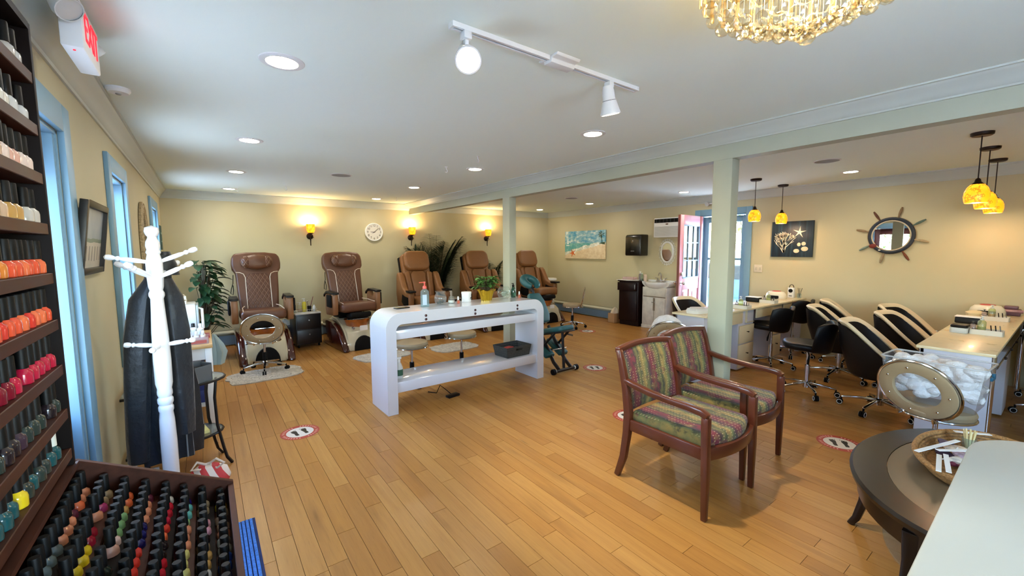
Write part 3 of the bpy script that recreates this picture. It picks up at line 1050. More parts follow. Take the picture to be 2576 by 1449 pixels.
for (y, z, a_, b_) in ((-.10, -.03 - .05, .024, .027), (-.16, -.07, .028, .028), (-.175, -.145, .045, .034), (-.07, -.175, .038, .03)):
    G().prism([(y + a_ * math.cos(q), z + b_ * math.sin(q)) for q in [2 * PI * i / 16 for i in range(16)]], -.038, -.035, 'x').out('printed_pebble', mat('pebble_print', (214, 200, 168), .7, noise=.15, nscale=40), t, smooth=False)

# ship wheel mirror
t = thing('ship_wheel_mirror', 'round ship wheel mirror with navy rim and driftwood spokes', 'mirror', (XR, 1.455, 1.685))
def ringyz(r, n=40, x=0.):
    return [(x, r * math.cos(2 * PI * i / n), r * math.sin(2 * PI * i / n)) for i in range(n)]
G(Matrix.Translation((-.016, 0, 0)) @ Matrix.Rotation(R(2.7), 4, 'Z')).prism([(p[1], p[2]) for p in ringyz(.195)], -.004, .004, 'x').out('mirror_glass', M_mirror, t, smooth=False)
G().tube(ringyz(.212, 44, -.02), .022, 8, closed=True).out('navy_rim', mat('navy_rim', (34, 44, 58), .6, noise=.25, nscale=20), t)
G().tube(ringyz(.188, 44, -.03), .008, 6, closed=True).out('inner_rim', mat('driftwood_pale', (206, 190, 160), .7), t)
G().tube(ringyz(.232, 44, -.012), .008, 6, closed=True).out('outer_rope', mat('rope', (178, 158, 124), .8, bump=.6, bscale=120), t)
spk_cols = [(150, 124, 92), (96, 58, 40), (140, 116, 86), (90, 110, 100), (168, 146, 112), (110, 58, 36), (150, 130, 100), (116, 128, 118)]
for i in range(8):
    an = R(14 + 45 * i)
    d = Vector((0, math.cos(an), math.sin(an)))
    p = [Vector((-.02, 0, 0)) + d * q for q in (.225, .25, .275, .30, .335, .365)]
    G().tube(p, [.010, .008, .013, .015, .013, .008], 8).out('spoke_handle', mat(f'driftwood_{i}', spk_cols[i], .75, noise=.25, nscale=30), t)
G().ell((-.035, .17, -.13), (.016, .04, .03)).out('red_shell', mat('red_shell', (118, 40, 30), .6), t)
G().ell((-.045, .10, -.185), (.008, .014, .009)).out('white_shell', M_bone, t)

# ornate oval mirror over the sink
t = thing('ornate_mirror', 'small oval mirror in a white lace-like frame above the sink', 'mirror', (XR, 4.67, 1.465))
ov = [2 * PI * i / 40 for i in range(40)]
G().prism([(.115 * math.cos(a_), .175 * math.sin(a_)) for a_ in ov], -.012, -.006, 'x').out('mirror_glass', M_mirror, t, smooth=False)
G().tube([(-.014, .125 * math.cos(a_), .186 * math.sin(a_)) for a_ in ov], .014, 8, closed=True).out('inner_frame', M_white, t)
g = G()
for i in range(22):
    a_ = 2 * PI * i / 22
    c_, s_ = math.cos(a_), math.sin(a_)
    cc = Vector((-.009, .158 * c_, .226 * s_))
    g.tube([cc + Vector((0, .017 * math.cos(q), .017 * math.sin(q))) for q in [2 * PI * j / 10 for j in range(10)]], .0045, 5, closed=True)
    a2 = a_ + PI / 22
    g.ell((-.009, .176 * math.cos(a2), .246 * math.sin(a2)), (.006, .011, .011), 8, 5)
g.tube([(-.009, .139 * math.cos(a_), .203 * math.sin(a_)) for a_ in ov], .006, 6, closed=True)
g.out('lace_border', M_white, t)

# black paper towel dispenser
t = thing('towel_dispenser', 'black paper towel dispenser on the right wall above the vanity', 'dispenser', (XR, 5.285, 1.395))
pf = arc(-.19, .36, .06, 180, 90, 5) + [(0, .42), (0, 0)] + arc(-.22, .03, .03, 270, 180, 4)
G().prism([(p, q) for p, q in pf], -.185, .185, 'y').out('cover', mat('smoked_black_plastic', (12, 12, 14), .25, coat=.3), t, bevel=.018, seg=3)
G().box(-.262, -.25, -.04, .04, .085, .1).out('feed_lever', mat('dispenser_badge', (110, 112, 114), .4), t, bevel=.003)
G().ell((-.25, 0, .29), (.006, .012, .016), 10, 6).out('key_lock', M_steel, t)

# window unit air conditioner
t = thing('air_conditioner', 'white through-wall air conditioner beside the open pink door', 'air conditioner', (XR, 4.63, 1.745))
G().box(-.11, 0, -.28, .28, 0, .365).out('case', M_wplast, t, bevel=.012)
G().box(-.116, -.108, -.262, .262, .275, .345).out('vent_opening', M_rub, t, smooth=False)
for i in range(7):
    yy = -.25 + i * .075
    T = Matrix.Translation((-.114, yy + .02, .31)) @ Matrix.Rotation(R(40), 4, 'Z')
    G(T).box(-.012, .012, -.002, .002, -.03, .03).out('louvre', mat('ac_grey', (70, 72, 74), .5), t, smooth=False)
for i in range(22):
    zz = .022 + i * .0085
    G().box(-.117, -.111, -.255, .255, zz, zz + .0045).out('grille_slat', mat('ac_slat', (206, 206, 200), .5), t, smooth=False)
G().box(-.113, -.11, -.03, .02, .235, .255).out('display', mat('ac_display', (70, 34, 20), .3), t, smooth=False)

# switch plate, small outlet
t = thing('switch_plate', 'beige double switch plate right of the side door', 'switch', (XR, 3.035, 1.21))
G().box(-.008, 0, -.062, .062, -.06, .06).out('plate', mat('switch_beige', (214, 200, 174), .45), t, bevel=.003)
for s in (-1, 1):
    G().box(-.014, -.007, s * .03 - .012, s * .03 + .012, -.022, .022).out('rocker', mat('switch_rocker', (198, 184, 158), .4), t, bevel=.002)

# ---------------------------------------------------------------- nail polish rack and display tray (left foreground)
RY0, RY1, RXF = .72, 1.595, -.32
t = thing('polish_rack', 'dark wood wall rack of nail polish shelves at the left edge', 'rack', (XL + .003, RY1, .957))
G().box(0, .008, RY0 - RY1, 0, .0, 1.14).out('back_panel', M_rackd, t, smooth=False)
for nm, y in (('side_panel', -.016), ('side_panel', RY0 - RY1)):
    G().box(.008, .162, y, y + .016, 0, 1.14).out(nm, M_rackd, t, bevel=.002)
G().box(.008, .162, RY0 - RY1 + .016, -.016, 1.122, 1.14).out('top_panel', M_rackd, t, smooth=False)
SHZ = [1.964, 1.838, 1.718, 1.592, 1.466, 1.345, 1.224, 1.104, .994]
for z in SHZ:
    G().box(.008, .16, RY0 - RY1 + .016, -.016, z - .957 - .016, z - .957 + .012).out('shelf', M_rackw, t, bevel=.0015, seg=1)

TX, TY0, TY1 = .032, .72, 1.622
def ze(x):
    return .775 + (TX - x) * .517
t = thing('polish_display_tray', 'stepped dark wood display cabinet for nail polish below the rack', 'display', (XL + .004, TY1, .014))
def loc_(x, y, z):
    return (x - XL, y - TY1, z - .014)
for y0, y1 in ((TY1 - .016, TY1), (TY0, TY0 + .016)):
    poly = [(XL, .014), (TX, .014), (TX, .775), (RXF, ze(RXF)), (XL, ze(RXF))]
    G().prism([(p - XL, q - .014) for p, q in poly], y0 - TY1, y1 - TY1, 'y').out('side_panel', M_rackw, t, bevel=.0015, seg=1)
G().box(TX - .016 - XL, TX - XL, TY0 + .016 - TY1, -.016, 0, .755).out('front_panel', M_rackw, t, bevel=.0015, seg=1)
G().box(0, .165, TY0 + .016 - TY1, -.016, ze(RXF) - .028, ze(RXF) - .015).out('ledge_board', M_rackw, t, smooth=False)
NST = 8
SP = .0436
for i in range(NST):
    xc = TX - .034 - i * SP
    zt = ze(xc) - .088
    G().box(xc - SP / 2 - XL, xc + SP / 2 - XL, TY0 + .016 - TY1, -.016, zt - .014 - .03, zt - .014).out('step_board', M_rackd if i % 2 else M_rackw, t, smooth=False)

POL = {}
def polish_mat(rgb):
    key = tuple(rgb)
    if key not in POL:
        POL[key] = mat('polish_%02x%02x%02x' % key, rgb, .15, coat=.35, spec=.35)
    return POL[key]
M_cap = mat('polish_cap_black', (9, 10, 10), .5, spec=.25)
M_capw = mat('polish_cap_white', (222, 220, 206), .4)
capmesh = {}
for nm, mt_ in (('k', M_cap), ('w', M_capw)):
    capmesh[nm] = G().lathe([(.0090, .036), (.0102, .037), (.0096, .079), (.0088, .082), (.0001, .0822)], n=12).mesh('cap')
    capmesh[nm].materials.append(mt_)
bodymesh = {}
def body_mesh(rgb):
    if rgb not in bodymesh:
        me = G().lathe([(.0001, 0), (.014, 0), (.0162, .002), (.0166, .022), (.015, .029), (.0098, .034), (.0085, .037)], n=12).mesh('bottle_body')
        me.materials.append(polish_mat(rgb))
        bodymesh[rgb] = me
    return bodymesh[rgb]
CN = {(206, 204, 198): 'silver', (226, 220, 204): 'pearl white', (198, 190, 178): 'clear grey', (230, 206, 190): 'pale blush', (222, 170, 148): 'peach', (206, 172, 140): 'nude beige', (196, 150, 84): 'amber gold',
      (222, 132, 56): 'tangerine', (224, 84, 52): 'coral red', (232, 110, 66): 'orange', (216, 58, 44): 'vermilion', (150, 22, 40): 'crimson', (118, 14, 34): 'wine red', (182, 26, 58): 'raspberry',
      (34, 26, 30): 'near black', (58, 40, 52): 'dark plum', (44, 34, 120): 'violet blue', (40, 52, 48): 'dark green', (18, 74, 78): 'teal', (28, 30, 92): 'navy', (222, 190, 30): 'yellow', (96, 110, 110): 'grey',
      (200, 30, 50): 'red', (226, 196, 184): 'shell pink', (214, 150, 160): 'rose', (206, 170, 40): 'gold', (52, 92, 168): 'blue', (96, 176, 168): 'aqua', (132, 178, 120): 'mint green', (178, 60, 110): 'magenta',
      (100, 40, 60): 'burgundy', (226, 148, 110): 'apricot', (150, 128, 96): 'bronze', (210, 200, 120): 'lime', (60, 30, 60): 'aubergine'}
ROWC = [[(206, 204, 198), (198, 190, 178), (226, 220, 204)], [(226, 220, 204), (226, 220, 204), (206, 204, 198)], [(230, 206, 190), (222, 170, 148), (230, 206, 190), (206, 172, 140)],
        [(206, 172, 140), (198, 190, 178), (196, 150, 84), (206, 172, 140)], [(222, 132, 56), (232, 110, 66), (224, 84, 52), (224, 84, 52)], [(216, 58, 44), (224, 84, 52), (232, 110, 66)],
        [(150, 22, 40), (118, 14, 34), (182, 26, 58)], [(34, 26, 30), (58, 40, 52), (40, 52, 48), (34, 26, 30), (44, 34, 120)], [(18, 74, 78), (28, 30, 92), (18, 74, 78), (40, 52, 48)]]
TRAYC = list(CN)
prr = random.Random(21)
stuffb = G()
NB_IND = [0]
def bottle(x, y, z, rgb, cap, label, group):
    c = cam_xyz((x, y, z + .06))
    if c is None or not (-45 < c[0] < 2600 and -60 < c[1] < 1510):
        stuffb.lathe([(.0001, 0), (.0145, .001), (.0148, .022), (.008, .035), (.0086, .037), (.0075, .081), (.0001, .0812)], (x, y, z), n=8)
        return
    e = thing('nail_polish_bottle', label, 'nail polish', (x, y, z), prr.uniform(0, 6), group)
    link('bottle_body', body_mesh(rgb), None, e)
    link('cap', capmesh[cap], None, e)
    NB_IND[0] += 1
for r_, z in enumerate(SHZ):
    y = RY1 - .016 - .026 - (.012 if r_ in (0, 2) else 0)
    k = 0
    while y > RY0 + .04:
        k += 1
        rgb = prr.choice(ROWC[r_])
        if r_ == 8 and k == 8:
            rgb = (222, 190, 30)
        if r_ == 7 and k != 5 and rgb == (44, 34, 120):
            rgb = (34, 26, 30)
        cap = 'w' if (r_, k) in ((3, 3), (8, 2)) else 'k'
        if prr.random() > (.22 if r_ < 2 else .04):
            bottle(RXF - .02 + prr.uniform(-.002, .002), y, z + .012, rgb, cap, f'{CN[rgb]} nail polish, rack shelf {ORD[r_ + 1]} from top, {ORD[min(k, 20)]} from door end', 'nail polish on the rack shelves')
        y -= .0385 + prr.uniform(0, .006)
for i in range(NST):
    xc = TX - .034 - i * SP
    zt = ze(xc) - .088 - .014
    y = TY1 - .016 - .022
    k = 0
    run, left = None, 0
    while y > TY0 + .03:
        k += 1
        if left <= 0:
            run, left = prr.choice(TRAYC), prr.randint(1, 3)
        left -= 1
        cap = 'w' if (i, k) in ((8, 14), (6, 12)) else 'k'
        if prr.random() > .03:
            bottle(xc + prr.uniform(-.003, .003), y, zt, run, cap, f'{CN[run]} nail polish, tray row {ORD[i + 1]} from the aisle, {ORD[min(k, 20)]} from far end', 'nail polish in the stepped tray')
        y -= .0385 + prr.uniform(-.001, .003)
if stuffb.v:
    o = stuffb.out('polish_bottles_beyond', M_cap)
    tag(o, 'further nail polish bottles crowding the rack and tray beyond the left edge', 'nail polish', None, 'stuff')

# blue ribbed floor mat under the display
g = G()
for i in range(30):
    x = XL + .06 + i * .0187
    g.box(x, x + .0145, 1.0, 2.70, .004, .013)
t = thing('floor_mat', 'blue ribbed floor mat beside the polish display', 'mat', (0, 0, 0))
G().box(XL + .05, XL + .63, .99, 2.71, .0, .005).out('backing', mat('mat_navy', (30, 48, 92), .9), t, smooth=False)
g.out('ribs', mat('mat_blue', (74, 134, 220), .95, noise=.25, nscale=120, bump=.6, bscale=300), t, bevel=.003)

# ---------------------------------------------------------------- coat rack and jacket
M_wgloss = mat('white_gloss_paint', (240, 242, 244), .25, coat=.2)
KX, KY = -.212, 2.9
t = thing('coat_rack', 'white turned wood coat rack standing in front of the window', 'coat rack', (KX, KY, 0))
prof = [(.03, .04), (.03, .1), (.026, .12), (.032, .14), (.033, .17), (.028, .18), (.036, .2), (.037, .5), (.034, .62), (.03, .66), (.034, .672), (.034, .69), (.029, .7), (.035, .715), (.035, .735), (.029, .745), (.034, .76), (.034, .775), (.032, .79),
        (.038, .82), (.039, .95), (.036, 1.1), (.031, 1.2), (.028, 1.28), (.034, 1.296), (.034, 1.31), (.028, 1.325), (.033, 1.345), (.036, 1.40), (.036, 1.47), (.03, 1.5), (.027, 1.515), (.032, 1.525), (.027, 1.54), (.031, 1.56), (.029, 1.58), (.02, 1.6), (.019, 1.607), (.026, 1.616), (.032, 1.635), (.028, 1.655), (.0001, 1.667)]
G().lathe(prof, n=20).out('post', M_wgloss, t)
for i in range(4):
    an = R(20 + 90 * i)
    d = Vector((math.cos(an), math.sin(an), 0))
    p = [d * .0 + Vector((0, 0, .24)), d * .1 + Vector((0, 0, .2)), d * .2 + Vector((0, 0, .1)), d * .27 + Vector((0, 0, .012))]
    G().tube(p, 1., flat=(.03, .028)).out('foot', M_wgloss, t, bevel=.004)
def peg(an, z, rise, L=.165):
    d = Vector((math.cos(R(an)), math.sin(R(an)), 0))
    P = lambda q: d * (.02 + L * q) + Vector((0, 0, z + rise * q))
    G().tube([P(q) for q in (0, .12, .3, .55, .66, .7, .74, .78, .84, .92, 1., 1.03)], [.009, .010, .0125, .012, .008, .013, .013, .008, .0135, .015, .012, .003], 10).out('peg', M_wgloss, t)
for an in (-30, 60, 150, 240):
    peg(an, 1.395, .075)
for an in (10, 190):
    peg(an, 1.475, .03 if an > 100 else .07)
for an in (-10, 80, 170, 260):
    peg(an, 1.03, .015 if an in (-10, 170) else .0, .13)
# jacket
M_jk = mat('black_coated_fabric', (22, 27, 32), .45, spec=.4, noise=.3, nscale=7, bump=.6, bscale=26, sheen=.2)
t = thing('hanging_jacket', 'long black jacket hanging from the white coat rack', 'jacket', (KX + .02, KY + .12, .30))
def drape(levels, ph, folds=7, n=36):
    rings = []
    for (z, cx_, cy_, rx, ry, amp) in levels:
        ring = []
        for i in range(n):
            a_ = 2 * PI * i / n
            f_ = 1 + amp * math.sin(folds * a_ + ph + z * 3.) + amp * .5 * math.sin(3 * a_ - ph + z * 5)
            ring.append((cx_ + rx * f_ * math.cos(a_), cy_ + ry * f_ * math.sin(a_), z))
        rings.append(ring)
    return rings
lv = [(.05, -.035, .02, .135, .09, .2), (.2, -.045, .02, .15, .09, .17), (.45, -.045, .02, .142, .085, .15), (.7, -.045, .015, .118, .075, .13), (.9, -.04, .01, .09, .062, .1), (1.03, -.025, .0, .068, .052, .07), (1.12, -.01, 0, .052, .042, .05), (1.2, .0, 0, .038, .035, .03)]
G().loft(drape(lv, .4, 8, 64)).out('body', M_jk, t, sub=0)
for s, x0 in ((-1, -.105), (1, .036)):
    sl_ = [(1.08, x0 * .35, -.02, .035, .05, .03), (.98, x0 * .8, -.03, .06, .065, .06), (.8, x0 * 1.05, -.04, .065, .065, .08), (.55, x0 * 1.2, -.045, .06, .058, .09), (.32, x0 * 1.3, -.05, .052, .05, .08), (.2, x0 * 1.32, -.05, .048, .045, .05)]
    if s < 0:
        sl_ = [(a_ - .14 * (1 - a_), b_ - .02 * (1 - a_), *c_) for a_, b_, *c_ in sl_]
    G().loft(drape(sl_, s, 5, 20)).out('sleeve', M_jk, t)
G().loft(drape([(1.1, 0, -.01, .085, .06, .05), (1.16, 0, -.01, .075, .055, .04), (1.23, 0, 0, .045, .045, .03)], 1.2, 4, 24), caps=False).out('collar', M_jk, t)
G().tube([(.055, -.078 + .01 * math.sin(z * 9), z) for z in [.06 + .05 * i for i in range(19)]], .004, 5).out('zip', mat('zip_grey', (120, 132, 138), .4, metal=.5), t)

# striped shopping bag on the floor
t = thing('striped_bag', 'red and white striped tied bag on the floor by the coat rack', 'bag', (-.06, 3.24, 0))
def stripe_mat():
    mt, t_, b = nodes_of('red_white_stripes', .6)
    k = NB(t_)
    s = k.sep(k.n('TexCoord').outputs['Object'])
    w = k.math('SINE', k.math('MULTIPLY', k.math('ADD', s[0], k.math('MULTIPLY', s[2], .5)), 90.))
    k.put(b.inputs['Base Color'], k.mix(k.math('GREATER_THAN', w, 0.), lin((198, 58, 66)), lin((236, 226, 220))))
    return mt
G().loft(drape([(0, 0, 0, .10, .08, .04), (.06, 0, 0, .12, .095, .06), (.12, 0, 0, .10, .08, .08), (.16, 0, 0, .045, .04, .1)], .3, 6, 24)).out('sack', stripe_mat(), t)
G().tube([(.0, 0, .16), (.05, -.03, .2), (.09, -.05, .17), (.05, -.04, .14), (0, 0, .16), (-.05, -.02, .2), (-.08, -.05, .17), (-.03, -.03, .15)], .008, 6).out('tied_handles', mat('bag_tie', (222, 212, 200), .6), t)

# two tier glass stand
M_bmet = mat('black_metal', (22, 20, 20), .4, metal=.4)
M_sglass = glassmat('smoked_glass', (196, 204, 200), .02, alpha=.25)
t = thing('glass_stand', 'half round two tier glass stand with curved black legs', 'side table', (XL + .02, 3.64, 0))
def halfoval(a_, b_, n=16):
    return [(a_ * math.cos(R(-90 + 180 * i / n)), b_ * math.sin(R(-90 + 180 * i / n))) for i in range(n + 1)]
for z, a_, b_ in ((.63, .53, .25), (.245, .50, .23)):
    G().prism(halfoval(a_, b_), z, z + .008, 'z').out('glass_shelf', M_sglass, t, smooth=False)
    G().tube([(p, q, z) for p, q in halfoval(a_ + .004, b_ + .004)], .009, 8).out('shelf_rim', M_bmet, t)
for (x, y) in ((.5, -.08), (.1, -.235), (.1, .235), (.45, .12)):
    d = Vector((x, y, 0)).normalized()
    G().tube([Vector((x, y, .64)) - d * .02, Vector((x, y, .5)) - d * .035, Vector((x, y, .3)) - d * .03, Vector((x, y, .12)), Vector((x, y, .05)) + d * .015, Vector((x, y, .0)) + d * .045], 1., flat=(.026, .016)).out('curved_leg', M_bmet, t, bevel=.003)
# things on the stand
t = thing('grey_file_box', 'open grey file box on the top glass shelf', 'box', (-.10, 3.52, .638))
t.rotation_euler = (0, 0, R(38))
g = G().box(-.09, .09, -.05, .05, 0, .004).box(-.09, .09, -.05, -.046, 0, .11).box(-.09, .09, .046, .05, 0, .13).box(-.09, -.086, -.05, .05, 0, .11).box(.086, .09, -.05, .05, 0, .12)
g.out('tray', mat('file_grey', (92, 96, 98), .5), t, smooth=False)
G().box(-.08, .08, -.02, .02, .004, .09).out('papers', mat('dark_sheets', (48, 52, 52), .7), t, smooth=False)
for i, (x, y, z, w, d_, h_, rz, col, nm, lb, cat) in enumerate((
        (-.16, 3.62, .253, .22, .16, .02, 12, (236, 226, 150), 'paper_stack', 'white and yellow papers on the lower glass shelf', 'papers'),
        (-.22, 3.42, .253, .2, .14, .012, -20, (228, 226, 214), 'paper_sheet', 'loose white printed sheet on the lower glass shelf', 'papers'))):
    tag(G(Matrix.Rotation(R(rz), 4, 'Z')).box(-w / 2, w / 2, -d_ / 2, d_ / 2, 0, h_).out(nm, mat(nm, col, .7, noise=.2, nscale=25), None, (x, y, z), smooth=False), lb, cat)
t = thing('flyer', 'white flyer with yellow and navy corner near the left wall', 'flyer', (-.36, 3.0, 0))
G().box(-.09, .09, -.004, .004, 0, .32).out('card', M_paper, t, smooth=False)
G().prism([(-.09, 0), (.09, 0), (.09, .1), (-.09, .03)], -.0055, -.004, 'y').out('navy_band', mat('flyer_navy', (26, 48, 110), .6), t, smooth=False)
G().prism([(.0, .06), (.09, .1), (.09, .14)], -.0056, -.004, 'y').out('yellow_band', mat('flyer_yellow', (240, 220, 40), .6), t, smooth=False)

# ---------------------------------------------------------------- supply table by the left wall
M_birch = mat('birch_top', (206, 164, 104), .4, noise=.15, nscale=6, stretch=(2, 8, 2))
SX0, SX1, SY0, SY1, SZ = XL + .02, .018, 4.32, 5.12, .745
t = thing('supply_table', 'white table with birch top by the left wall holding salon supplies', 'table', ((SX0 + SX1) / 2, (SY0 + SY1) / 2, 0))
hw, hd = (SX1 - SX0) / 2, (SY1 - SY0) / 2
G().box(-hw, hw, -hd, hd, SZ - .032, SZ).out('tabletop', M_birch, t, bevel=.003)
for sx in (-1, 1):
    for sy in (-1, 1):
        G().box(sx * (hw - .03) - .025, sx * (hw - .03) + .025, sy * (hd - .03) - .025, sy * (hd - .03) + .025, 0, SZ - .032).out('leg', M_wlam, t, bevel=.003)
for sy in (-1, 1):
    G().box(-hw + .05, hw - .05, sy * (hd - .03) - .01, sy * (hd - .03) + .01, SZ - .13, SZ - .032).out('apron', M_wlam, t, smooth=False)
G().box(-hw + .05, hw - .05, -hd + .05, hd - .05, .2, .22).out('lower_shelf', M_wlam, t, smooth=False)
for i, (y, z, h_) in enumerate(((4.55, .22, .11), (4.55, .33, .1), (4.56, .43, .1), (4.85, .22, .14), (4.86, .36, .12))):
    b = thing('supply_box', ['bottom navy box of the near stack under the birch table', 'middle navy box of the near stack under the birch table', 'top navy box of the near stack under the birch table', 'bottom navy box of the far stack under the birch table', 'top navy box of the far stack under the birch table'][i], 'box', (-.2, y, z), 0, 'navy boxes under the supply table')
    G().box(-.15, .15, -.12, .12, 0, h_ - .002).out('carton', mat('box_navy', (28, 42, 104), .5), b, bevel=.003)
    G().box(.1505, .152, -.1, .1, h_ * .3, h_ * .62).out('printed_band', mat('box_print', (110, 128, 176), .6), b, smooth=False)
# towel warmer with drawers boxes on top
t = thing('towel_warmer', 'white hot towel cabinet with handle on the supply table', 'towel warmer', (-.245, 4.93, SZ))
G().box(-.16, .16, -.15, .15, .02, .30).out('case', mat('appliance_white', (220, 228, 230), .35), t, bevel=.012)
G().box(.16, .178, -.14, .14, .03, .29).out('door', mat('appliance_grey', (178, 190, 196), .35), t, bevel=.006)
G().tube([(.175, -.11, .06), (.205, -.11, .07), (.205, -.11, .25), (.175, -.11, .26)], .012, 8).out('handle', M_wplast, t)
G().box(-.15, .15, -.14, .14, 0, .02).out('feet_plate', M_rub, t, smooth=False)
for i, (z, w) in enumerate(((.302, .22), (.342, .2))):
    b = thing('white_box', ['lower white carton with torn lid on the towel warmer', 'upper white carton with torn lid on the towel warmer'][i], 'box', (-.26, 4.9 + .02 * i, SZ + z), R(6 * i))
    G().box(-w / 2, w / 2, -.11, .11, 0, .034).out('carton', mat('carton_white', (224, 220, 206), .7), b, bevel=.003)
    G().box(-w / 2 + .01, w / 2 - .01, -.1, .06, .034, .036).out('torn_lid', mat('carton_inner', (150, 136, 110), .8), b, smooth=False)
# bottles in an acrylic organiser on the table
t = thing('bottle_organiser', 'clear organiser tray with reddish print holding white bottles', 'tray', (-.09, 4.43, SZ))
g = G().box(-.085, .085, -.07, .07, 0, .003)
for bx in ((-.085, .085, -.07, -.067, 0, .06), (-.085, .085, .067, .07, 0, .06), (-.085, -.082, -.07, .07, 0, .06), (.082, .085, -.07, .07, 0, .06)):
    g.box(*bx)
g.out('acrylic_walls', glassmat('acrylic', (250, 232, 230), .05, alpha=.3), t, smooth=False)
G().box(.0855, .087, -.06, .06, .008, .035).box(-.07, .07, -.0715, -.0705, .008, .035).out('red_print', mat('red_print', (176, 88, 80), .6), t, smooth=False)
bt = G().lathe([(.0001, 0), (.017, 0), (.018, .004), (.018, .062), (.01, .07)], n=12).mesh('bottle')
cp_ = G().lathe([(.0105, .068), (.0105, .092), (.009, .094), (.0001, .094)], n=12).mesh('bottle_cap')
bt.materials.append(M_wplast); cp_.materials.append(M_wplast)
n_ = 0
for iy in range(3):
    for ix in range(3):
        n_ += 1
        e = thing('supply_bottle', f'small white supply bottle, {["wall side", "middle", "aisle side"][ix]} of the {["front", "middle", "back"][iy]} row in the clear organiser', 'bottle', (-.135 + ix * .046, 4.385 + iy * .045, SZ + .003), 0, 'white supply bottles')
        link('bottle', bt, None, e); link('bottle_cap', cp_, None, e)
for i, (x, y) in enumerate(((-.16, 4.60), (-.11, 4.62), (-.2, 4.66), (-.06, 4.58))):
    e = thing('tall_bottle', f'tall white bottle behind the organiser, {["leftmost", "third", "second", "rightmost"][i]} of four', 'bottle', (x, y, SZ), 0, 'tall bottles behind organiser')
    s_ = G().lathe([(.0001, 0), (.024, 0), (.026, .006), (.026, .10), (.012, .115)], n=14).out('bottle', M_wplast, e)
    G().lathe([(.013, .112), (.013, .145), (.011, .148), (.0001, .148)], n=12).out('bottle_cap', M_blackp if i in (1, 2) else M_wplast, e)
tag(G().box(-.06, .06, -.09, .09, 0, .02).out('red_booklet', mat('red_booklet', (150, 40, 60), .5), None, (-.055, 4.74, SZ), bevel=.002), 'flat red booklet on the supply table', 'booklet')
tag(G().loft(drape([(0, 0, 0, .05, .045, .15), (.12, .01, 0, .065, .05, .2), (.2, 0, 0, .045, .04, .25), (.3, -.02, 0, .012, .012, .1)], 1., 5, 20)).out('plastic_bag', glassmat('pale_plastic', (206, 226, 226), .3, alpha=.5), None, (.055, 4.98, .42)), 'pale plastic bag hanging at the corner of the birch table', 'bag')
t = thing('desk_receipt_holder', 'small white holder with punched card on the window sill', 'holder', (XL + .1, 3.98, .87))
G().box(-.045, .03, -.04, .04, 0, .035).out('base', M_wplast, t, bevel=.003)
G().box(-.02, -.012, -.035, .035, .035, .1).out('card', M_paper, t, smooth=False)

# ---------------------------------------------------------------- white console with rounded shoulders
CX0, CX1, CY0, CY1, CZ = 1.288, 3.205, 3.70, 4.125, .955
t = thing('display_console', 'glossy white waterfall console with rounded shoulders and two shelves', 'console', ((CX0 + CX1) / 2, CY0, 0), R(1.2))
W2, D2 = (CX1 - CX0) / 2, CY1 - CY0
outp = [(-W2, 0)] + arc(-W2 + .15, CZ - .15, .15, 180, 90, 8) + arc(W2 - .15, CZ - .15, .15, 90, 0, 8) + [(W2, 0)]
inn = [(W2 - .10, 0)] + arc(W2 - .16, CZ - .17, .06, 0, 90, 5) + arc(-W2 + .16, CZ - .17, .06, 90, 180, 5) + [(-W2 + .10, 0)]
g = G()
no, ni = len(outp), len(inn)
# the arch as a strip between outer and inner outline
def resample(p, n):
    L = [0.]
    for a_, b_ in zip(p, p[1:]):
        L.append(L[-1] + math.dist(a_, b_))
    o_ = []
    for i in range(n):
        d = L[-1] * i / (n - 1)
        k = max(j for j in range(len(L)) if L[j] <= d + 1e-9)
        if k == len(L) - 1:
            o_.append(p[-1]); continue
        f_ = (d - L[k]) / (L[k + 1] - L[k])
        o_.append((p[k][0] + (p[k + 1][0] - p[k][0]) * f_, p[k][1] + (p[k + 1][1] - p[k][1]) * f_))
    return o_
# matching point counts keep corners crisp: 2 + 9 + 9 outside, 2 + 6 + 6 inside -> pad inside arcs to 9
inn = [(W2 - .10, 0)] + arc(W2 - .16, CZ - .17, .06, 0, 90, 8) + arc(-W2 + .16, CZ - .17, .06, 90, 180, 8) + [(-W2 + .10, 0)]
inn = inn[::-1]
n_ = len(outp)
vs_ = [(p[0], y, p[1]) for y in (0, D2) for p in outp] + [(p[0], y, p[1]) for y in (0, D2) for p in inn]
fs = []
for i in range(n_ - 1):
    a0, a1, b0, b1 = i, n_ + i, 2 * n_ + i, 3 * n_ + i
    fs += [(a0, a0 + 1, a1 + 1, a1), (b0, b1, b1 + 1, b0 + 1), (a0, b0, b0 + 1, a0 + 1), (a1, a1 + 1, b1 + 1, b1)]
for i in (0, n_ - 1):
    fs.append((i, n_ + i, 3 * n_ + i, 2 * n_ + i))
G().add(vs_, fs).out('arch_body', M_lac, t, ang=40, bevel=.002, seg=1)
G().box(-W2 + .1, W2 - .1, .03, D2 - .01, .70, .785).out('shelf', M_lac, t, bevel=.003)
G().box(-W2 + .1, W2 - .1, .02, D2 - .01, .195, .295).out('shelf', M_lac, t, bevel=.003)
M_stud = mat('dark_stud', (58, 24, 34), .25, coat=.5)
for xx in (-.56, .0, .56):
    for zz in (.905, .868):
        G(Matrix.Translation((xx, 0, zz)) @ Matrix.Rotation(R(90), 4, 'X')).lathe([(.013, -.002), (.013, .004), (.008, .007), (.0001, .008)], n=14).out('round_stud', M_stud, t)

# things standing on the console
ct = CZ + .0005
def P_(nm, lb, cat, x, y, z=ct, rz=0., grp=None):
    return thing(nm, lb, cat, (x, y, z), rz, grp)
M_gel = glassmat('clear_gel_plastic', (226, 240, 240), .03, alpha=.15)
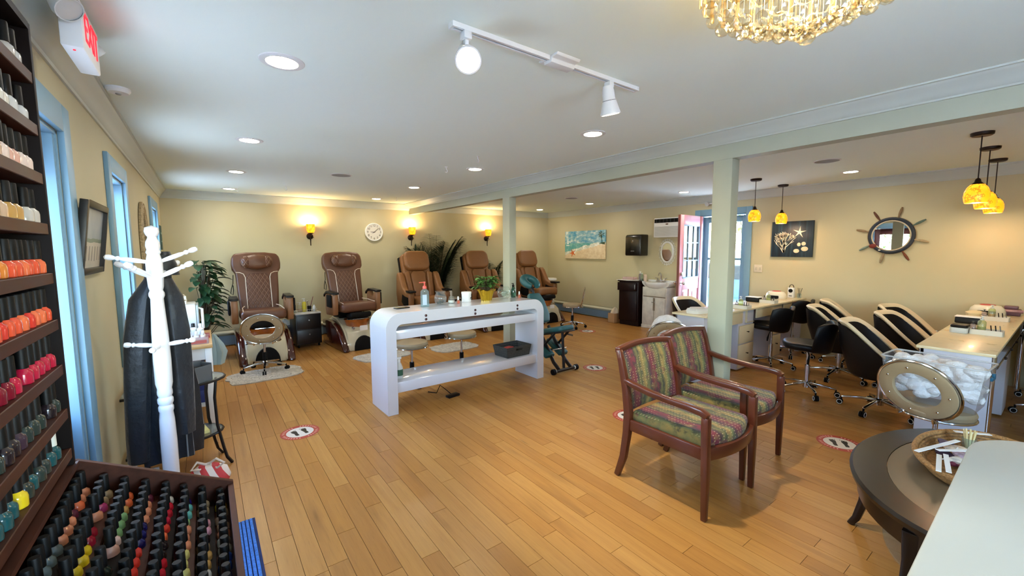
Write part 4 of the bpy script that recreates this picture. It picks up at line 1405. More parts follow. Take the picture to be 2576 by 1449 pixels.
# phone
t = P_('mobile_phone', 'black mobile phone lying on the white console', 'phone', 1.56, 3.97, rz=R(8))
G().prism(rrect(-.075, .075, -.037, .037, .012), 0, .009, 'z').out('phone_case', M_blackp, t, bevel=.002)
G().prism(rrect(-.07, .07, -.033, .033, .01), .009, .0095, 'z').out('screen', mat('phone_screen', (12, 14, 16), .08, coat=.5), t, smooth=False)
# sanitizer pump
t = P_('sanitizer_bottle', 'clear sanitizer pump bottle with coral pump and blue label', 'bottle', 1.79, 3.93)
G().prism(rrect(-.042, .042, -.026, .026, .018), 0, .15, 'z').loft([[(p * f_, q * f_, z) for p, q in rrect(-.042, .042, -.026, .026, .018)] for z, f_ in ((.15, 1), (.165, .85), (.178, .42), (.186, .32))]).out('bottle', M_gel, t)
G().prism(rrect(-.039, .039, -.0235, .0235, .016), .003, .11, 'z').out('gel', glassmat('gel_fill', (214, 236, 240), .0, alpha=.08), t)
G().box(-.036, .01, -.0275, -.0265, .02, .125).out('label', mat('pale_blue_label', (196, 214, 226), .5), t, smooth=False)
M_coral = mat('coral_pump', (226, 92, 78), .35)
G().lathe([(.02, .184), (.02, .2), (.016, .212), (.007, .214), (.007, .24), (.012, .243), (.012, .254), (.0001, .255)], n=16).box(-.055, 0, -.006, .006, .244, .253).out('pump', M_coral, t)
# fluted fish bowl
t = P_('fluted_bowl', 'round glass bowl with fluted rim and dark filling', 'glass bowl', 1.99, 3.98)
def bowl_rings(prof, flute=0., n=28):
    return [[(r_ * (1 + (flute * math.cos(8 * 2 * PI * i / n) if z > prof[-1][1] - .02 else 0)) * math.cos(2 * PI * i / n), r_ * (1 + (flute * math.cos(8 * 2 * PI * i / n) if z > prof[-1][1] - .02 else 0)) * math.sin(2 * PI * i / n), z) for i in range(n)] for r_, z in prof]
bp_ = [(.03, .001), (.055, .02), (.066, .055), (.064, .085), (.05, .112), (.042, .122), (.05, .135), (.056, .142)]
G().loft(bowl_rings(bp_, .1), caps=False).out('bowl', M_clear, t)
g = G()
kr = random.Random(4)
for i in range(26):
    a_, q = kr.uniform(0, 6.28), kr.uniform(0, .045)
    g.ell((q * math.cos(a_), q * math.sin(a_), .014 + kr.uniform(0, .03)), (.009, .012, .007), 6, 4)
g.out('dark_pebbles', mat('dark_pebbles', (64, 68, 60), .5), t)
# small jar with white salt
t = P_('small_glass_jar', 'small glass jar half filled with white grains', 'jar', 2.13, 4.0)
G().loft(bowl_rings([(.024, .001), (.035, .012), (.037, .035), (.03, .055), (.024, .062), (.03, .075)]), caps=False).out('jar', M_clear, t)
G().lathe([(.0001, .003), (.024, .003), (.033, .013), (.034, .028), (.0001, .032)], n=16).out('white_grains', M_paper, t)
def polish_small(x, y, lb):
    t = P_('cuticle_bottle', lb, 'nail polish', x, y, grp='small salmon bottles on the console')
    G().prism(rrect(-.013, .013, -.013, .013, .004), 0, .042, 'z').out('glass_body', glassmat('salmon_glass', (240, 176, 150), .02, alpha=.35), t, bevel=.002)
    G().box(-.009, .009, -.0135, -.0131, .008, .03).out('label', mat('salmon_label', (196, 92, 66), .6), t, smooth=False)
    G().lathe([(.008, .042), (.009, .046), (.008, .078), (.0001, .079)], n=12).out('cap', M_wplast, t)
polish_small(2.17, 3.92, 'small salmon bottle with white cap beside the glass jar')
polish_small(3.0, 3.93, 'small salmon bottle with white cap at the right end of the console')
# white tub
t = P_('white_tub', 'white plastic tub with lid and small dark print', 'tub', 2.33, 4.02)
G().lathe([(.05, 0), (.052, .003), (.054, .094)], n=28).out('tub', M_wplast, t)
G().lathe([(.057, .088), (.057, .108), (.055, .111), (.0001, .111)], n=28).out('lid', M_wplast, t)
G().box(.018, .026, -.0515, -.048, .03, .037).box(.018, .026, -.0515, -.048, .042, .05).box(.03, .036, -.045, -.042, .042, .05).out('print_marks', M_ink, t, smooth=False)
# potted plant in gold foil
t = P_('potted_plant', 'bushy green plant in a gold foil wrapped pot', 'potted plant', 2.58, 4.0)
pr = []
for z, r_, am in ((0, .062, .02), (.03, .067, .05), (.07, .076, .07), (.1, .088, .1), (.118, .1, .16)):
    pr.append([(r_ * (1 + am * math.sin(11 * a_ + z * 8)) * math.cos(a_), r_ * (1 + am * math.sin(11 * a_ + z * 8)) * math.sin(a_), z + (.008 * math.sin(7 * a_) if z > .1 else 0)) for a_ in [2 * PI * i / 44 for i in range(44)]])
G().loft(pr, caps=True).out('foil_wrap', M_gold, t, ang=60)
G().lathe([(.0001, .104), (.08, .106)], n=20, caps=False).out('soil', mat('soil', (40, 30, 22), .95), t)
def leaf(g, p, d, L, w, droop=.3, seg=4, cup=.15):
    """one curved leaf from p along d"""
    p, d = Vector(p), Vector(d).normalized()
    s = d.cross(Vector((0, 0, 1)))
    s = s.normalized() if s.length > .05 else Vector((1, 0, 0))
    vs_, q, dd = [], p.copy(), d.copy()
    for i in range(seg + 1):
        f_ = i / seg
        ww = w * math.sin(PI * min(.97, .08 + f_ * .92)) ** .8 * .5
        upv = s.cross(dd).normalized()
        vs_ += [q - s * ww + upv * ww * cup * 2, q, q + s * ww + upv * ww * cup * 2]
        dd = (dd + Vector((0, 0, -droop / seg))).normalized()
        q = q + dd * (L / seg)
    fs_ = []
    for i in range(seg):
        a_ = i * 3
        fs_ += [(a_, a_ + 1, a_ + 4, a_ + 3), (a_ + 1, a_ + 2, a_ + 5, a_ + 4)]
    g.add(vs_, fs_)
kr = random.Random(8)
g, gs = G(), G()
for i in range(120):
    a_, q = kr.uniform(0, 2 * PI), kr.uniform(.01, .085)
    el = kr.uniform(.0, 1.2)
    tip = Vector((q * 1.2 * math.cos(a_), q * 1.0 * math.sin(a_), .13 + kr.uniform(.02, .13)))
    gs.tube([(q * .4 * math.cos(a_), q * .4 * math.sin(a_), .1), tip], .0016, 4)
    leaf(g, tip, (math.cos(a_), math.sin(a_), el * .8), kr.uniform(.055, .085), kr.uniform(.042, .06), .9)
for a_, L in ((PI * .98, .13), (PI * 1.02, .10), (0.05, .12)):
    tip = Vector((L * math.cos(a_), L * math.sin(a_), .155))
    gs.tube([(.02 * math.cos(a_), 0, .11), tip], .0016, 4)
    leaf(g, tip, (math.cos(a_), math.sin(a_), .1), .07, .04, .8)
g.out('foliage', M_leaf, t); gs.out('stems', M_stem, t)
# tip bowl
t = P_('tip_bowl', 'round glass fish bowl with folded banknotes inside', 'glass bowl', 2.84, 4.02)
G().loft(bowl_rings([(.04, .001), (.066, .018), (.082, .055), (.082, .085), (.066, .12), (.055, .135), (.057, .138)]), caps=False).out('bowl', M_clear, t)
kr = random.Random(3)
for i in range(6):
    T = Matrix.Translation((kr.uniform(-.02, .02), kr.uniform(-.02, .02), .03 + .012 * i)) @ Matrix.Rotation(kr.uniform(0, 3), 4, 'Z') @ Matrix.Rotation(kr.uniform(-.7, .7), 4, 'X')
    G(T).add([(-.045, -.02, 0), (.045, -.02, .004), (.045, .02, .006), (-.045, .02, 0), (0, -.02, .012), (0, .02, .012)], [(0, 4, 5, 3), (4, 1, 2, 5)]).out('banknote', mat('banknote_green', (176, 186, 164), .7, noise=.25, nscale=60), t, smooth=False)
# green bottle
t = P_('green_bottle', 'dark green pump bottle beside the tip bowl', 'bottle', 2.985, 4.03)
G().lathe([(.0001, 0), (.028, 0), (.03, .004), (.03, .075), (.026, .1), (.014, .125), (.012, .13)], n=20).out('bottle', mat('bottle_green', (18, 62, 44), .1, coat=.6), t)
G().box(-.018, .018, -.0306, -.0295, .02, .06).out('label', mat('bottle_label', (60, 108, 86), .5), t, smooth=False)
G().lathe([(.013, .128), (.015, .132), (.015, .15), (.006, .153), (.006, .172), (.0001, .173)], n=14).box(-.022, .006, -.004, .004, .165, .172).out('pump', M_blackp, t)
# basket with cloths on the low shelf
t = P_('woven_basket', 'dark grey woven basket on the lower console shelf', 'basket', 2.87, 3.90, .296, R(3))
M_dkbask = mat('grey_woven_strap', (62, 64, 60), .75, noise=.25, nscale=40, bump=.8, bscale=70)
def tap(w, d, z0, z1, f0=.9, f1=1.):
    return [[(sx * w * f_, sy * d * f_, z) for sx, sy in ((-1, -1), (1, -1), (1, 1), (-1, 1))] for z, f_ in ((z0, f0), (z1, f1))]
w_, d_, h_ = .185, .135, .125
for sx, sy in ((0, -1), (0, 1)):
    for k in range(5):
        z0, z1 = k * h_ / 5, (k + 1) * h_ / 5 - .002
        f0, f1 = .88 + .12 * z0 / h_, .88 + .12 * z1 / h_
        if sy == -1 and k == 3:
            for xa, xb in ((-1, -.28), (.28, 1)):
                G().add([(xa * w_ * f0, sy * d_ * f0, z0), (xb * w_ * f0, sy * d_ * f0, z0), (xb * w_ * f1, sy * d_ * f1, z1), (xa * w_ * f1, sy * d_ * f1, z1), (xa * w_ * f0, sy * (d_ * f0 - .005), z0), (xb * w_ * f0, sy * (d_ * f0 - .005), z0), (xb * w_ * f1, sy * (d_ * f1 - .005), z1), (xa * w_ * f1, sy * (d_ * f1 - .005), z1)], [(0, 1, 2, 3), (7, 6, 5, 4), (0, 4, 5, 1), (3, 2, 6, 7), (0, 3, 7, 4), (1, 5, 6, 2)]).out('strap', M_dkbask, t, smooth=False)
            continue
        G().add([(-w_ * f0, sy * d_ * f0, z0), (w_ * f0, sy * d_ * f0, z0), (w_ * f1, sy * d_ * f1, z1), (-w_ * f1, sy * d_ * f1, z1), (-w_ * f0, sy * (d_ * f0 - .005), z0), (w_ * f0, sy * (d_ * f0 - .005), z0), (w_ * f1, sy * (d_ * f1 - .005), z1), (-w_ * f1, sy * (d_ * f1 - .005), z1)], [(0, 1, 2, 3), (7, 6, 5, 4), (0, 4, 5, 1), (3, 2, 6, 7), (0, 3, 7, 4), (1, 5, 6, 2)]).out('strap', M_dkbask, t, smooth=False)
for sx in (-1, 1):
    for k in range(5):
        z0, z1 = k * h_ / 5, (k + 1) * h_ / 5 - .002
        f0, f1 = .88 + .12 * z0 / h_, .88 + .12 * z1 / h_
        G().add([(sx * w_ * f0, -d_ * f0, z0), (sx * w_ * f0, d_ * f0, z0), (sx * w_ * f1, d_ * f1, z1), (sx * w_ * f1, -d_ * f1, z1), (sx * (w_ * f0 - .005), -d_ * f0, z0), (sx * (w_ * f0 - .005), d_ * f0, z0), (sx * (w_ * f1 - .005), d_ * f1, z1), (sx * (w_ * f1 - .005), -d_ * f1, z1)], [(0, 1, 2, 3), (7, 6, 5, 4), (0, 4, 5, 1), (3, 2, 6, 7), (0, 3, 7, 4), (1, 5, 6, 2)]).out('strap', M_dkbask, t, smooth=False)
G().box(-w_ * .88, w_ * .88, -d_ * .88, d_ * .88, 0, .004).out('base', M_dkbask, t, smooth=False)
tag(G().loft(drape([(0, 0, 0, .06, .06, .1), (.05, 0, 0, .075, .06, .2), (.085, .0, 0, .06, .05, .3), (.1, 0, 0, .02, .02, .2)], .7, 5, 24)).out('red_cloth', mat('red_cloth', (176, 66, 60), .8, bump=.4, bscale=40), None, (2.82, 3.90, .301)), 'crumpled coral red cloth in the grey basket', 'cloth')
# spray bottle on the left of the lower shelf
t = P_('spray_bottle', 'white spray bottle at the left end of the lower console shelf', 'bottle', 1.465, 3.85, .2955)
G().lathe([(.0001, 0), (.036, 0), (.038, .006), (.038, .10), (.024, .14), (.014, .155)], n=20).out('bottle', mat('bottle_clouded', (214, 216, 210), .4), t)
G().lathe([(.0385, .025), (.0385, .085)], n=20, caps=False).out('label', mat('green_label', (52, 96, 72), .5), t)
G().lathe([(.016, .15), (.018, .17), (.012, .185)], n=12).box(-.05, .025, -.011, .011, .182, .205).box(-.035, -.025, -.006, .006, .14, .182).out('trigger_head', M_wplast, t, bevel=.002)
# pedal / power strip under the console
t = thing('foot_pedal', 'small black floor box under the console with a cord', 'pedal', (2.02, 3.80, 0), R(10))
G().box(-.07, .07, -.035, .035, 0, .025).out('box', M_blackp, t, bevel=.006)
G().tube([(0, .03, .02), (-.02, .1, .06), (-.05, .15, .1), (-.06, .2, .005), (-.1, .3, .004)], .004, 6).out('cord', M_rub, t)

# ---------------------------------------------------------------- floor decals
M_dred = mat('decal_red', (176, 62, 52), .5)
M_dwht = mat('decal_white', (228, 224, 214), .5)
M_dblk = mat('decal_black', (24, 22, 18), .5)
M_dpk = mat('decal_lettering', (228, 176, 160), .5)
dec = None
def foot_shape(cx_, s):
    return [(cx_ + s * p, q) for p, q in ((-.012, -.06), (.010, -.062), (.016, -.04), (.012, -.01), (.022, .02), (.024, .042), (.0, .052), (-.018, .045), (-.018, .02), (-.012, -.02))]
def decal(x, y, rz, label):
    global dec
    if dec is None:
        t = thing('floor_decal', label, 'decal', (x, y, 0), rz, 'footprint distance decals')
        G().lathe([(.0001, .0006), (.15, .0006), (.15, 0)], n=40, caps=False).out('red_disc', M_dred, t, smooth=False)
        G().lathe([(.0001, .0009), (.105, .0009)], n=40, caps=False).out('white_disc', M_dwht, t, smooth=False)
        for s in (-1, 1):
            f_ = G().prism(foot_shape(s * .036, s), .0008, .0013, 'z')
            for k in range(4):
                f_.prism([(s * (.018 + k * .012) + .0045 * math.cos(q), .064 - .005 * k + .006 * math.sin(q)) for q in [PI * j / 4 for j in range(8)]], .0008, .0013, 'z')
            f_.out('footprint', M_dblk, t, smooth=False)
        g = G()
        for k in range(36):
            if k % 18 in (0, 17, 8):
                continue
            an = 2 * PI * k / 36
            T = Matrix.Rotation(an, 4, 'Z')
            g.box(-.0045, .0045, .118, .136, .0007, .0011, T)
        g.out('lettering_marks', M_dpk, t, smooth=False)
        dec = t
    else:
        dup(dec, (x, y, 0), rz, label)
decal(.572, 3.814, R(10), 'round red footprint decal on the floor left of the console')
decal(3.999, 3.631, R(-30), 'round red footprint decal right of the teal massage chair')
decal(3.074, 2.361, R(-20), 'round red footprint decal behind the patterned armchairs')
decal(5.713, 5.378, R(0), 'farthest round footprint decal near the sink vanity')
decal(3.948, 1.019, R(-60), 'round red footprint decal beside the dark coffee table')

# ---------------------------------------------------------------- sheepskin mats at the pedicure chairs
def fur(x, y, w, d, label, seed):
    k = random.Random(seed)
    out_ = []
    for i in range(36):
        a_ = 2 * PI * i / 36
        c_, s_ = math.cos(a_), math.sin(a_)
        q = 1 / max(abs(c_) ** 4 + abs(s_) ** 4, 1e-6) ** .25 * (1 + k.uniform(-.05, .05))
        out_.append((w * q * c_, d * q * s_))
    t = thing('fur_mat', label, 'mat', (x, y, 0), R(k.uniform(-6, 6)), 'shaggy floor mats')
    G().prism(out_, 0, .012, 'z').out('hide', mat('fur_hide', (196, 188, 172), .95, noise=.25, nscale=20, bump=1., bscale=150), t)
    g = G()
    for i in range(900):
        while True:
            px, py = k.uniform(-w, w) * 1.05, k.uniform(-d, d) * 1.05
            if abs(px / w) ** 4 + abs(py / d) ** 4 < 1.05:
                break
        a_ = k.uniform(0, 6.28)
        L = k.uniform(.01, .028)
        c_, s_ = math.cos(a_), math.sin(a_)
        g.add([(px - s_ * .004, py + c_ * .004, .01), (px + s_ * .004, py - c_ * .004, .01), (px + c_ * L, py + s_ * L, .01 + k.uniform(.004, .014))], [(0, 1, 2)])
    o = g.out('fur_tufts', mat('fur_tuft', (222, 216, 202), .95), t, smooth=False)
    o['kind'] = 'stuff'
fur(.54, 5.87, .40, .29, 'off-white shaggy mat in front of the first pedicure chair', 1)
fur(2.02, 5.90, .38, .25, 'off-white shaggy mat in front of the second pedicure chair', 2)
fur(3.1, 5.75, .36, .25, 'off-white shaggy mat seen through the console shelves', 3)

# ---------------------------------------------------------------- pedicure chairs
M_brl = mat('brown_leather', (98, 60, 38), .42, noise=.08, bump=.18, bscale=120)
M_tan = mat('tan_leather', (132, 86, 46), .45, noise=.12, nscale=4, bump=.25, bscale=60)
M_arm = mat('tan_arm_panel', (140, 96, 60), .4, noise=.08)
M_fin = mat('glossy_mahogany', (62, 22, 16), .1, coat=.8, noise=.3, nscale=5)
M_spa = mat('spa_shell_cream', (202, 192, 162), .3, coat=.3)
M_bowl = mat('amber_glass_bowl', (176, 92, 28), .08, coat=1., noise=.35, nscale=10)
M_pipe = mat('pale_piping', (222, 200, 176), .5)
def quilt():
    mt, t_, b = nodes_of('quilted_brown_leather', .42)
    k = NB(t_)
    s = k.sep(k.n('TexCoord').outputs['Object'])
    u = k.math('ADD', k.math('MULTIPLY', s[0], 17.), k.math('MULTIPLY', s[2], 11.))
    v = k.math('SUBTRACT', k.math('MULTIPLY', s[0], 17.), k.math('MULTIPLY', s[2], 11.))
    du = k.math('ABSOLUTE', k.math('SUBTRACT', k.math('FRACT', u), .5))
    dv = k.math('ABSOLUTE', k.math('SUBTRACT', k.math('FRACT', v), .5))
    ln = k.math('MINIMUM', du, dv)
    st_ = k.math('LESS_THAN', ln, .03)
    k.put(b.inputs['Base Color'], k.mix(k.math('MULTIPLY', st_, .55), lin((92, 55, 35)), lin((176, 136, 102))))
    k.put(b.inputs['Normal'], k.bump(k.math('MINIMUM', ln, .2), .5, .03))
    return mt
M_quilt = quilt()

def tilt(oy, oz, deg):
    """backrest frame: local x right, y thickness, z up the back; leans to +Y"""
    return Matrix.Translation((0, oy, oz)) @ Matrix.Rotation(R(-deg), 4, 'X')

def cushion(w, d, h, r, T=None, seg=3):
    return G(T).box(-w / 2, w / 2, -d / 2, d / 2, 0, h), dict(bevel=r, seg=seg)

def pedi_base(t):
    # shell body
    prof = [(-.50, 0), (.55, 0), (.55, .36), (.30, .44), (.05, .46), (-.1, .44), (-.2, .36), (-.34, .34), (-.43, .28), (-.47, .15)]
    G().prism(prof, -.235, .235, 'x').out('shell', M_spa, t, bevel=.02)
    fin = [(-.56, 0), (.45, 0), (.45, .40), (.2, .42), (-.0, .41), (-.18, .36), (-.34, .26), (-.46, .14), (-.54, .05)]
    for s in (-1, 1):
        G(Matrix.Translation((s * .285, 0, 0))).prism(fin, -.05, .05, 'x').out('side_fin', M_fin, t, bevel=.03, seg=3)
        rim = [(-.50, .02), (-.44, .16), (-.32, .285), (-.16, .385), (.02, .435), (.22, .445)]
        G().tube([(s * .232, y, z) for y, z in rim], .017, 8).out('chrome_rim', M_spa, t)
    ap = [(-.15, 0), (.15, 0)] + arc(0, .02, .15, 0, 180, 12, .2)
    G().prism(ap, -.515, -.465, 'y').out('kick_panel', M_rub, t, bevel=.006)
    G().lathe([(.0001, .30), (.12, .31), (.17, .36), (.195, .44), (.2, .455), (.19, .455), (.16, .38), (.11, .335), (.0001, .325)], (0, -.22, 0), n=28, sy=.85, caps=False).out('foot_bowl', M_bowl, t)
    g = G().cyl((-.13, -.40, .34), (-.13, -.43, .335), .022, n=12).cyl((-.13, -.43, .335), (-.13, -.445, .335), .012, n=10).tube([(.14, -.1, .46), (.14, -.1, .53), (.12, -.13, .55), (.1, -.16, .54)], .009, 8)
    g.out('control_knobs', M_chrome, t)
    G(Matrix.Translation((0, -.33, .475)) @ Matrix.Rotation(R(-14), 4, 'X')).box(-.165, .165, -.11, .11, 0, .085).out('footrest', M_rub, t, bevel=.03, seg=3)
    G().cyl((-.12, -.36, .465), (.12, -.36, .465), .011, n=10).out('footrest_bar', M_chrome, t)
    G().prism(rrect(-.05, .07, .3, .375, .008), -.476, -.474, 'y').out('notice_card', M_paper, t, smooth=False)
    G().box(-.2, .2, -.02, .3, .44, .56).out('seat_post', M_rub, t, smooth=False)

def pedi_a(x, y, rz, label):
    t = thing('pedicure_chair', label, 'pedicure chair', (x, y, 0), rz, 'pedicure spa chairs')
    pedi_base(t)
    G(Matrix.Translation((0, -.13, .565)) @ Matrix.Rotation(R(-3), 4, 'X')).box(-.27, .27, -.27, .3, 0, .145).out('seat', M_brl, t, bevel=.05, seg=4)
    G().tube([(-.245, -.36, .72), (-.235, -.1, .735), (-.2, .06, .74)], .006, 6).tube([(.245, -.36, .72), (.235, -.1, .735), (.2, .06, .74)], .006, 6).out('seat_piping', M_pipe, t)
    T = tilt(.10, .64, 17)
    ol = [(-.24, 0), (.24, 0), (.262, .3), (.272, .55), (.275, .6), (.31, .66), (.318, .74), (.31, .84), (.27, .895), (.12, .915), (-.12, .915), (-.27, .895), (-.31, .84), (-.318, .74), (-.31, .66), (-.275, .6), (-.272, .55), (-.262, .3)]
    G(T).prism(ol, 0, .13, 'y').out('backrest', M_brl, t, bevel=.035, seg=3)
    G(T).prism([(-.15, .03), (.15, .03), (.15, .52), (.11, .58), (-.11, .58), (-.15, .52)], -.018, .03, 'y').out('quilted_panel', M_quilt, t, bevel=.012, seg=3)
    for s in (-1, 1):
        G(T).tube([(s * .156, -.012, .04), (s * .156, -.016, .3), (s * .156, -.014, .52), (s * .175, -.01, .575), (s * .22, -.004, .6), (s * .27, 0, .605)], .0055, 6).out('piping', M_pipe, t)
    p = G(T @ Matrix.Translation((0, -.06, .74))).ell((0, 0, 0), (.205, .065, .115), 24, 12).out('pillow', M_brl, t)
    for s in (-1, 1):
        G(T @ Matrix.Translation((s * .135, -.067, .74))).ell((0, 0, 0), (.072, .055, .094), 14, 8).out('quilted_end', M_quilt, p)
    for s in (-1, 1):
        a_ = bpy.data.objects.new('armrest', None)
        C.objects.link(a_)
        a_.parent = t
        a_.location = (s * .335, -.1, 0)
        G().prism([(-.17, .54), (.16, .52), (.2, .62), (.2, .83), (.12, .86), (.06, .78), (-.06, .78), (-.1, .86), (-.19, .86), (-.19, .62)], -.04, .04, 'x').out('arm_panel', M_arm, a_, bevel=.015)
        G().prism([(-.21, .86), (.1, .87), (.22, .83), (.235, .80), (.25, .80), (.24, .845), (.12, .90), (-.2, .89)], -.05, .05, 'x').out('arm_pad', M_blackp, a_, bevel=.012)
        G(Matrix.Translation((s * .058, -.06, .66))).box(-.012, .012, -.1, .1, 0, .19).out('side_tray', M_rub, a_, bevel=.01)
    G().tube([(-.30, .3, 1.18), (-.31, .26, 1.06), (-.335, .24, .98), (-.345, .22, .92), (-.32, .2, .9), (-.31, .22, .96), (-.31, .26, 1.03)], .005, 6).out('remote_cord', M_rub, t)
    return t

def pedi_b(x, y, rz, label):
    t = thing('pedicure_chair', label, 'pedicure chair', (x, y, 0), rz, 'pedicure spa chairs')
    pedi_base(t)
    G(Matrix.Translation((0, -.13, .565)) @ Matrix.Rotation(R(-3), 4, 'X')).box(-.26, .26, -.27, .3, 0, .15).out('seat', M_tan, t, bevel=.06, seg=4)
    T = tilt(.12, .62, 19)
    ol = [(-.22, 0), (.22, 0), (.25, .25), (.27, .5), (.27, .82), (.235, .90), (-.235, .90), (-.27, .82), (-.27, .5), (-.25, .25)]
    G(T).prism(ol, .02, .15, 'y').out('backrest', M_tan, t, bevel=.04, seg=3)
    G(T).prism([(-.12, .06), (.12, .06), (.15, .5), (.1, .56), (-.1, .56), (-.15, .5)], -.02, .05, 'y').out('centre_pad', M_tan, t, bevel=.025, seg=3)
    for s in (-1, 1):
        G(T).prism([(s * .14, .02), (s * .25, .04), (s * .275, .52), (s * .17, .55)], -.045, .06, 'y').out('side_bolster', M_tan, t, bevel=.03, seg=3)
    hp = rrect(-.245, .245, .56, .93, .12, 6)
    G(T).prism(hp, -.085, .05, 'y').out('headrest', M_tan, t, bevel=.05, seg=4)
    G(T).box(-.285, .285, .1, .18, .05, .86).out('back_shell', M_rub, t, bevel=.02)
    for s in (-1, 1):
        a_ = bpy.data.objects.new('armrest', None)
        C.objects.link(a_)
        a_.parent = t
        a_.location = (s * .345, 0, 0)
        G().prism([(-.22, .54), (.3, .52), (.36, .75), (.34, 1.08), (.28, 1.14), (.2, 1.08), (.06, .86), (-.08, .80), (-.22, .79)], -.055, .055, 'x').out('arm_pad', M_tan, a_, bevel=.03, seg=3)
        G().prism([(-.2, .56), (.0, .56), (.1, .62), (.06, .76), (-.06, .73), (-.2, .72)], -.062, .062, 'x').out('arm_inset', M_rub, a_, bevel=.012)
        G(Matrix.Translation((0, -.2, .80))).box(-.06, .06, -.09, .11, 0, .035).out('cup_tray', M_blackp, a_, bevel=.012)
    G().tube([(-.29, .42, 1.12), (-.33, .38, 1.06), (-.345, .36, .95), (-.33, .34, .88), (-.3, .36, .9)], .006, 6).out('remote_cord', M_rub, t)
    return t
pedi_a(.63, 6.97, 0, 'brown quilted pedicure chair nearest the left corner')
pedi_a(1.89, 6.97, R(4), 'brown quilted pedicure chair below the wall clock')
pedi_b(3.17, 6.95, R(0), 'tan pedicure chair in front of the tall palm')
pedi_b(4.46, 6.95, R(-4), 'tan pedicure chair just left of the far post')
pedi_b(5.80, 6.95, R(0), 'tan pedicure chair in the far right corner')

# ---------------------------------------------------------------- ring back stools
def star_base(t, r, n=5, z=.065, mt=None, rot=0., thick=(.03, .022), ring=False):
    mt = mt or M_chrome
    for i in range(n):
        an = rot + 2 * PI * i / n
        d = Vector((math.cos(an), math.sin(an), 0))
        G().tube([d * .02 + Vector((0, 0, z + .045)), d * r * .5 + Vector((0, 0, z + .035)), d * r + Vector((0, 0, z + .012))], [1.15, 1., .75], flat=thick).out('base_arm', mt, t, bevel=.004)
        c = G().cyl(tuple(d * r + Vector((0, 0, z + .012))), tuple(d * r + Vector((0, 0, z - .012))), .008, n=8)
        s = Vector((-d.y, d.x, 0))
        for q in (-1, 1):
            p = d * (r + .012) + Vector((0, 0, .027)) + s * q * .012
            c.cyl(tuple(p - s * .008), tuple(p + s * .008), .027, n=14)
        ca = c.out('caster', M_rub, t)
        if ring:
            for q in (-1, 1):
                p = d * (r + .012) + Vector((0, 0, .027)) + s * q * .021
                G().tube([tuple(p + (d * math.cos(a_) + Vector((0, 0, 1)) * math.sin(a_)) * .021) for a_ in [2 * PI * j / 14 for j in range(14)]], .0028, 5, closed=True).out('wheel_ring', M_wplast, ca)
    G().lathe([(.034, z), (.034, z + .055), (.026, z + .065)], n=16).out('hub', mt, t)

def ring_stool(x, y, rz, label, zs=.50):
    t = thing('ring_back_stool', label, 'stool', (x, y, 0), rz, 'beige ring back stools')
    star_base(t, .245, rot=.3)
    G().cyl((0, 0, .12), (0, 0, .24), .026, n=16).out('gas_lift_sleeve', M_rub, t)
    G().cyl((0, 0, .24), (0, 0, zs - .06), .014, n=12).out('gas_lift', M_chrome, t)
    G().box(-.08, .08, -.08, .08, zs - .075, zs - .06).out('seat_plate', M_rub, t, smooth=False)
    G().tube([(.05, 0, zs - .07), (.16, .02, zs - .07), (.2, .02, zs - .08)], .006, 6).out('lift_lever', M_rub, t)
    G().lathe([(.0001, zs - .06), (.165, zs - .06), (.185, zs - .045), (.19, zs - .02), (.18, zs), (.14, zs + .008), (.0001, zs + .01)], n=32).out('seat', M_beige, t)
    G().tube([(.186 * math.cos(a_), .186 * math.sin(a_), zs - .055) for a_ in [2 * PI * i / 32 for i in range(32)]], .008, 8, closed=True).out('seat_rim', M_chrome, t)
    # ring back: tilted ellipse behind the seat (local +y)
    T = Matrix.Translation((0, .20, zs + .13)) @ Matrix.Rotation(R(-12), 4, 'X')
    n = 36
    def ovl(rx, rz_, y):
        return [(rx * math.cos(2 * PI * i / n), y, rz_ * math.sin(2 * PI * i / n)) for i in range(n)]
    G(T).tube(ovl(.232, .195, 0), .0095, 8, closed=True).out('ring_tube', M_chrome, t)
    o_, i_ = ovl(.222, .186, -.014), ovl(.135, .112, -.014)
    o2, i2 = ovl(.222, .186, .014), ovl(.135, .112, .014)
    g = G(T)
    fs_ = []
    for i in range(n):
        j = (i + 1) % n
        fs_ += [(i, j, n + j, n + i), (2 * n + i, 3 * n + i, 3 * n + j, 2 * n + j), (i, 2 * n + i, 2 * n + j, j), (n + i, n + j, 3 * n + j, 3 * n + i)]
    g.add(o_ + i_ + o2 + i2, fs_).out('ring_pad', M_beige, t, bevel=.006)
    for i in range(7):
        a_ = 2 * PI * (i + .5) / 7
        G(T).ell((.178 * math.cos(a_), .016, .149 * math.sin(a_)), (.007, .004, .007), 8, 5).out('stud', M_chrome, t)
    G().tube([(-.1, .14, zs - .055), (-.1, .20, zs - .06), (-.1, .205, zs - .035)], .008, 6).tube([(.1, .14, zs - .055), (.1, .20, zs - .06), (.1, .205, zs - .035)], .008, 6).out('back_bracket', M_chrome, t)
    return t
ring_stool(.56, 6.10, R(172), 'beige ring back stool on the shaggy mat before the first pedicure chair', .44)
ring_stool(1.87, 4.50, R(30), 'beige ring back stool behind the console, left one', .48)
ring_stool(2.56, 4.56, R(62), 'beige ring back stool behind the console, right one', .50)
ring_stool(5.76, 5.83, R(-135), 'beige ring back stool near the short blue heater', .47)
ring_stool(3.92, .50, R(68), 'beige ring back stool carrying the clear bin of cotton', .47)
ring_stool(4.03, 2.60, R(127), 'beige ring back stool carrying the white cotton pile by the table end', .46)

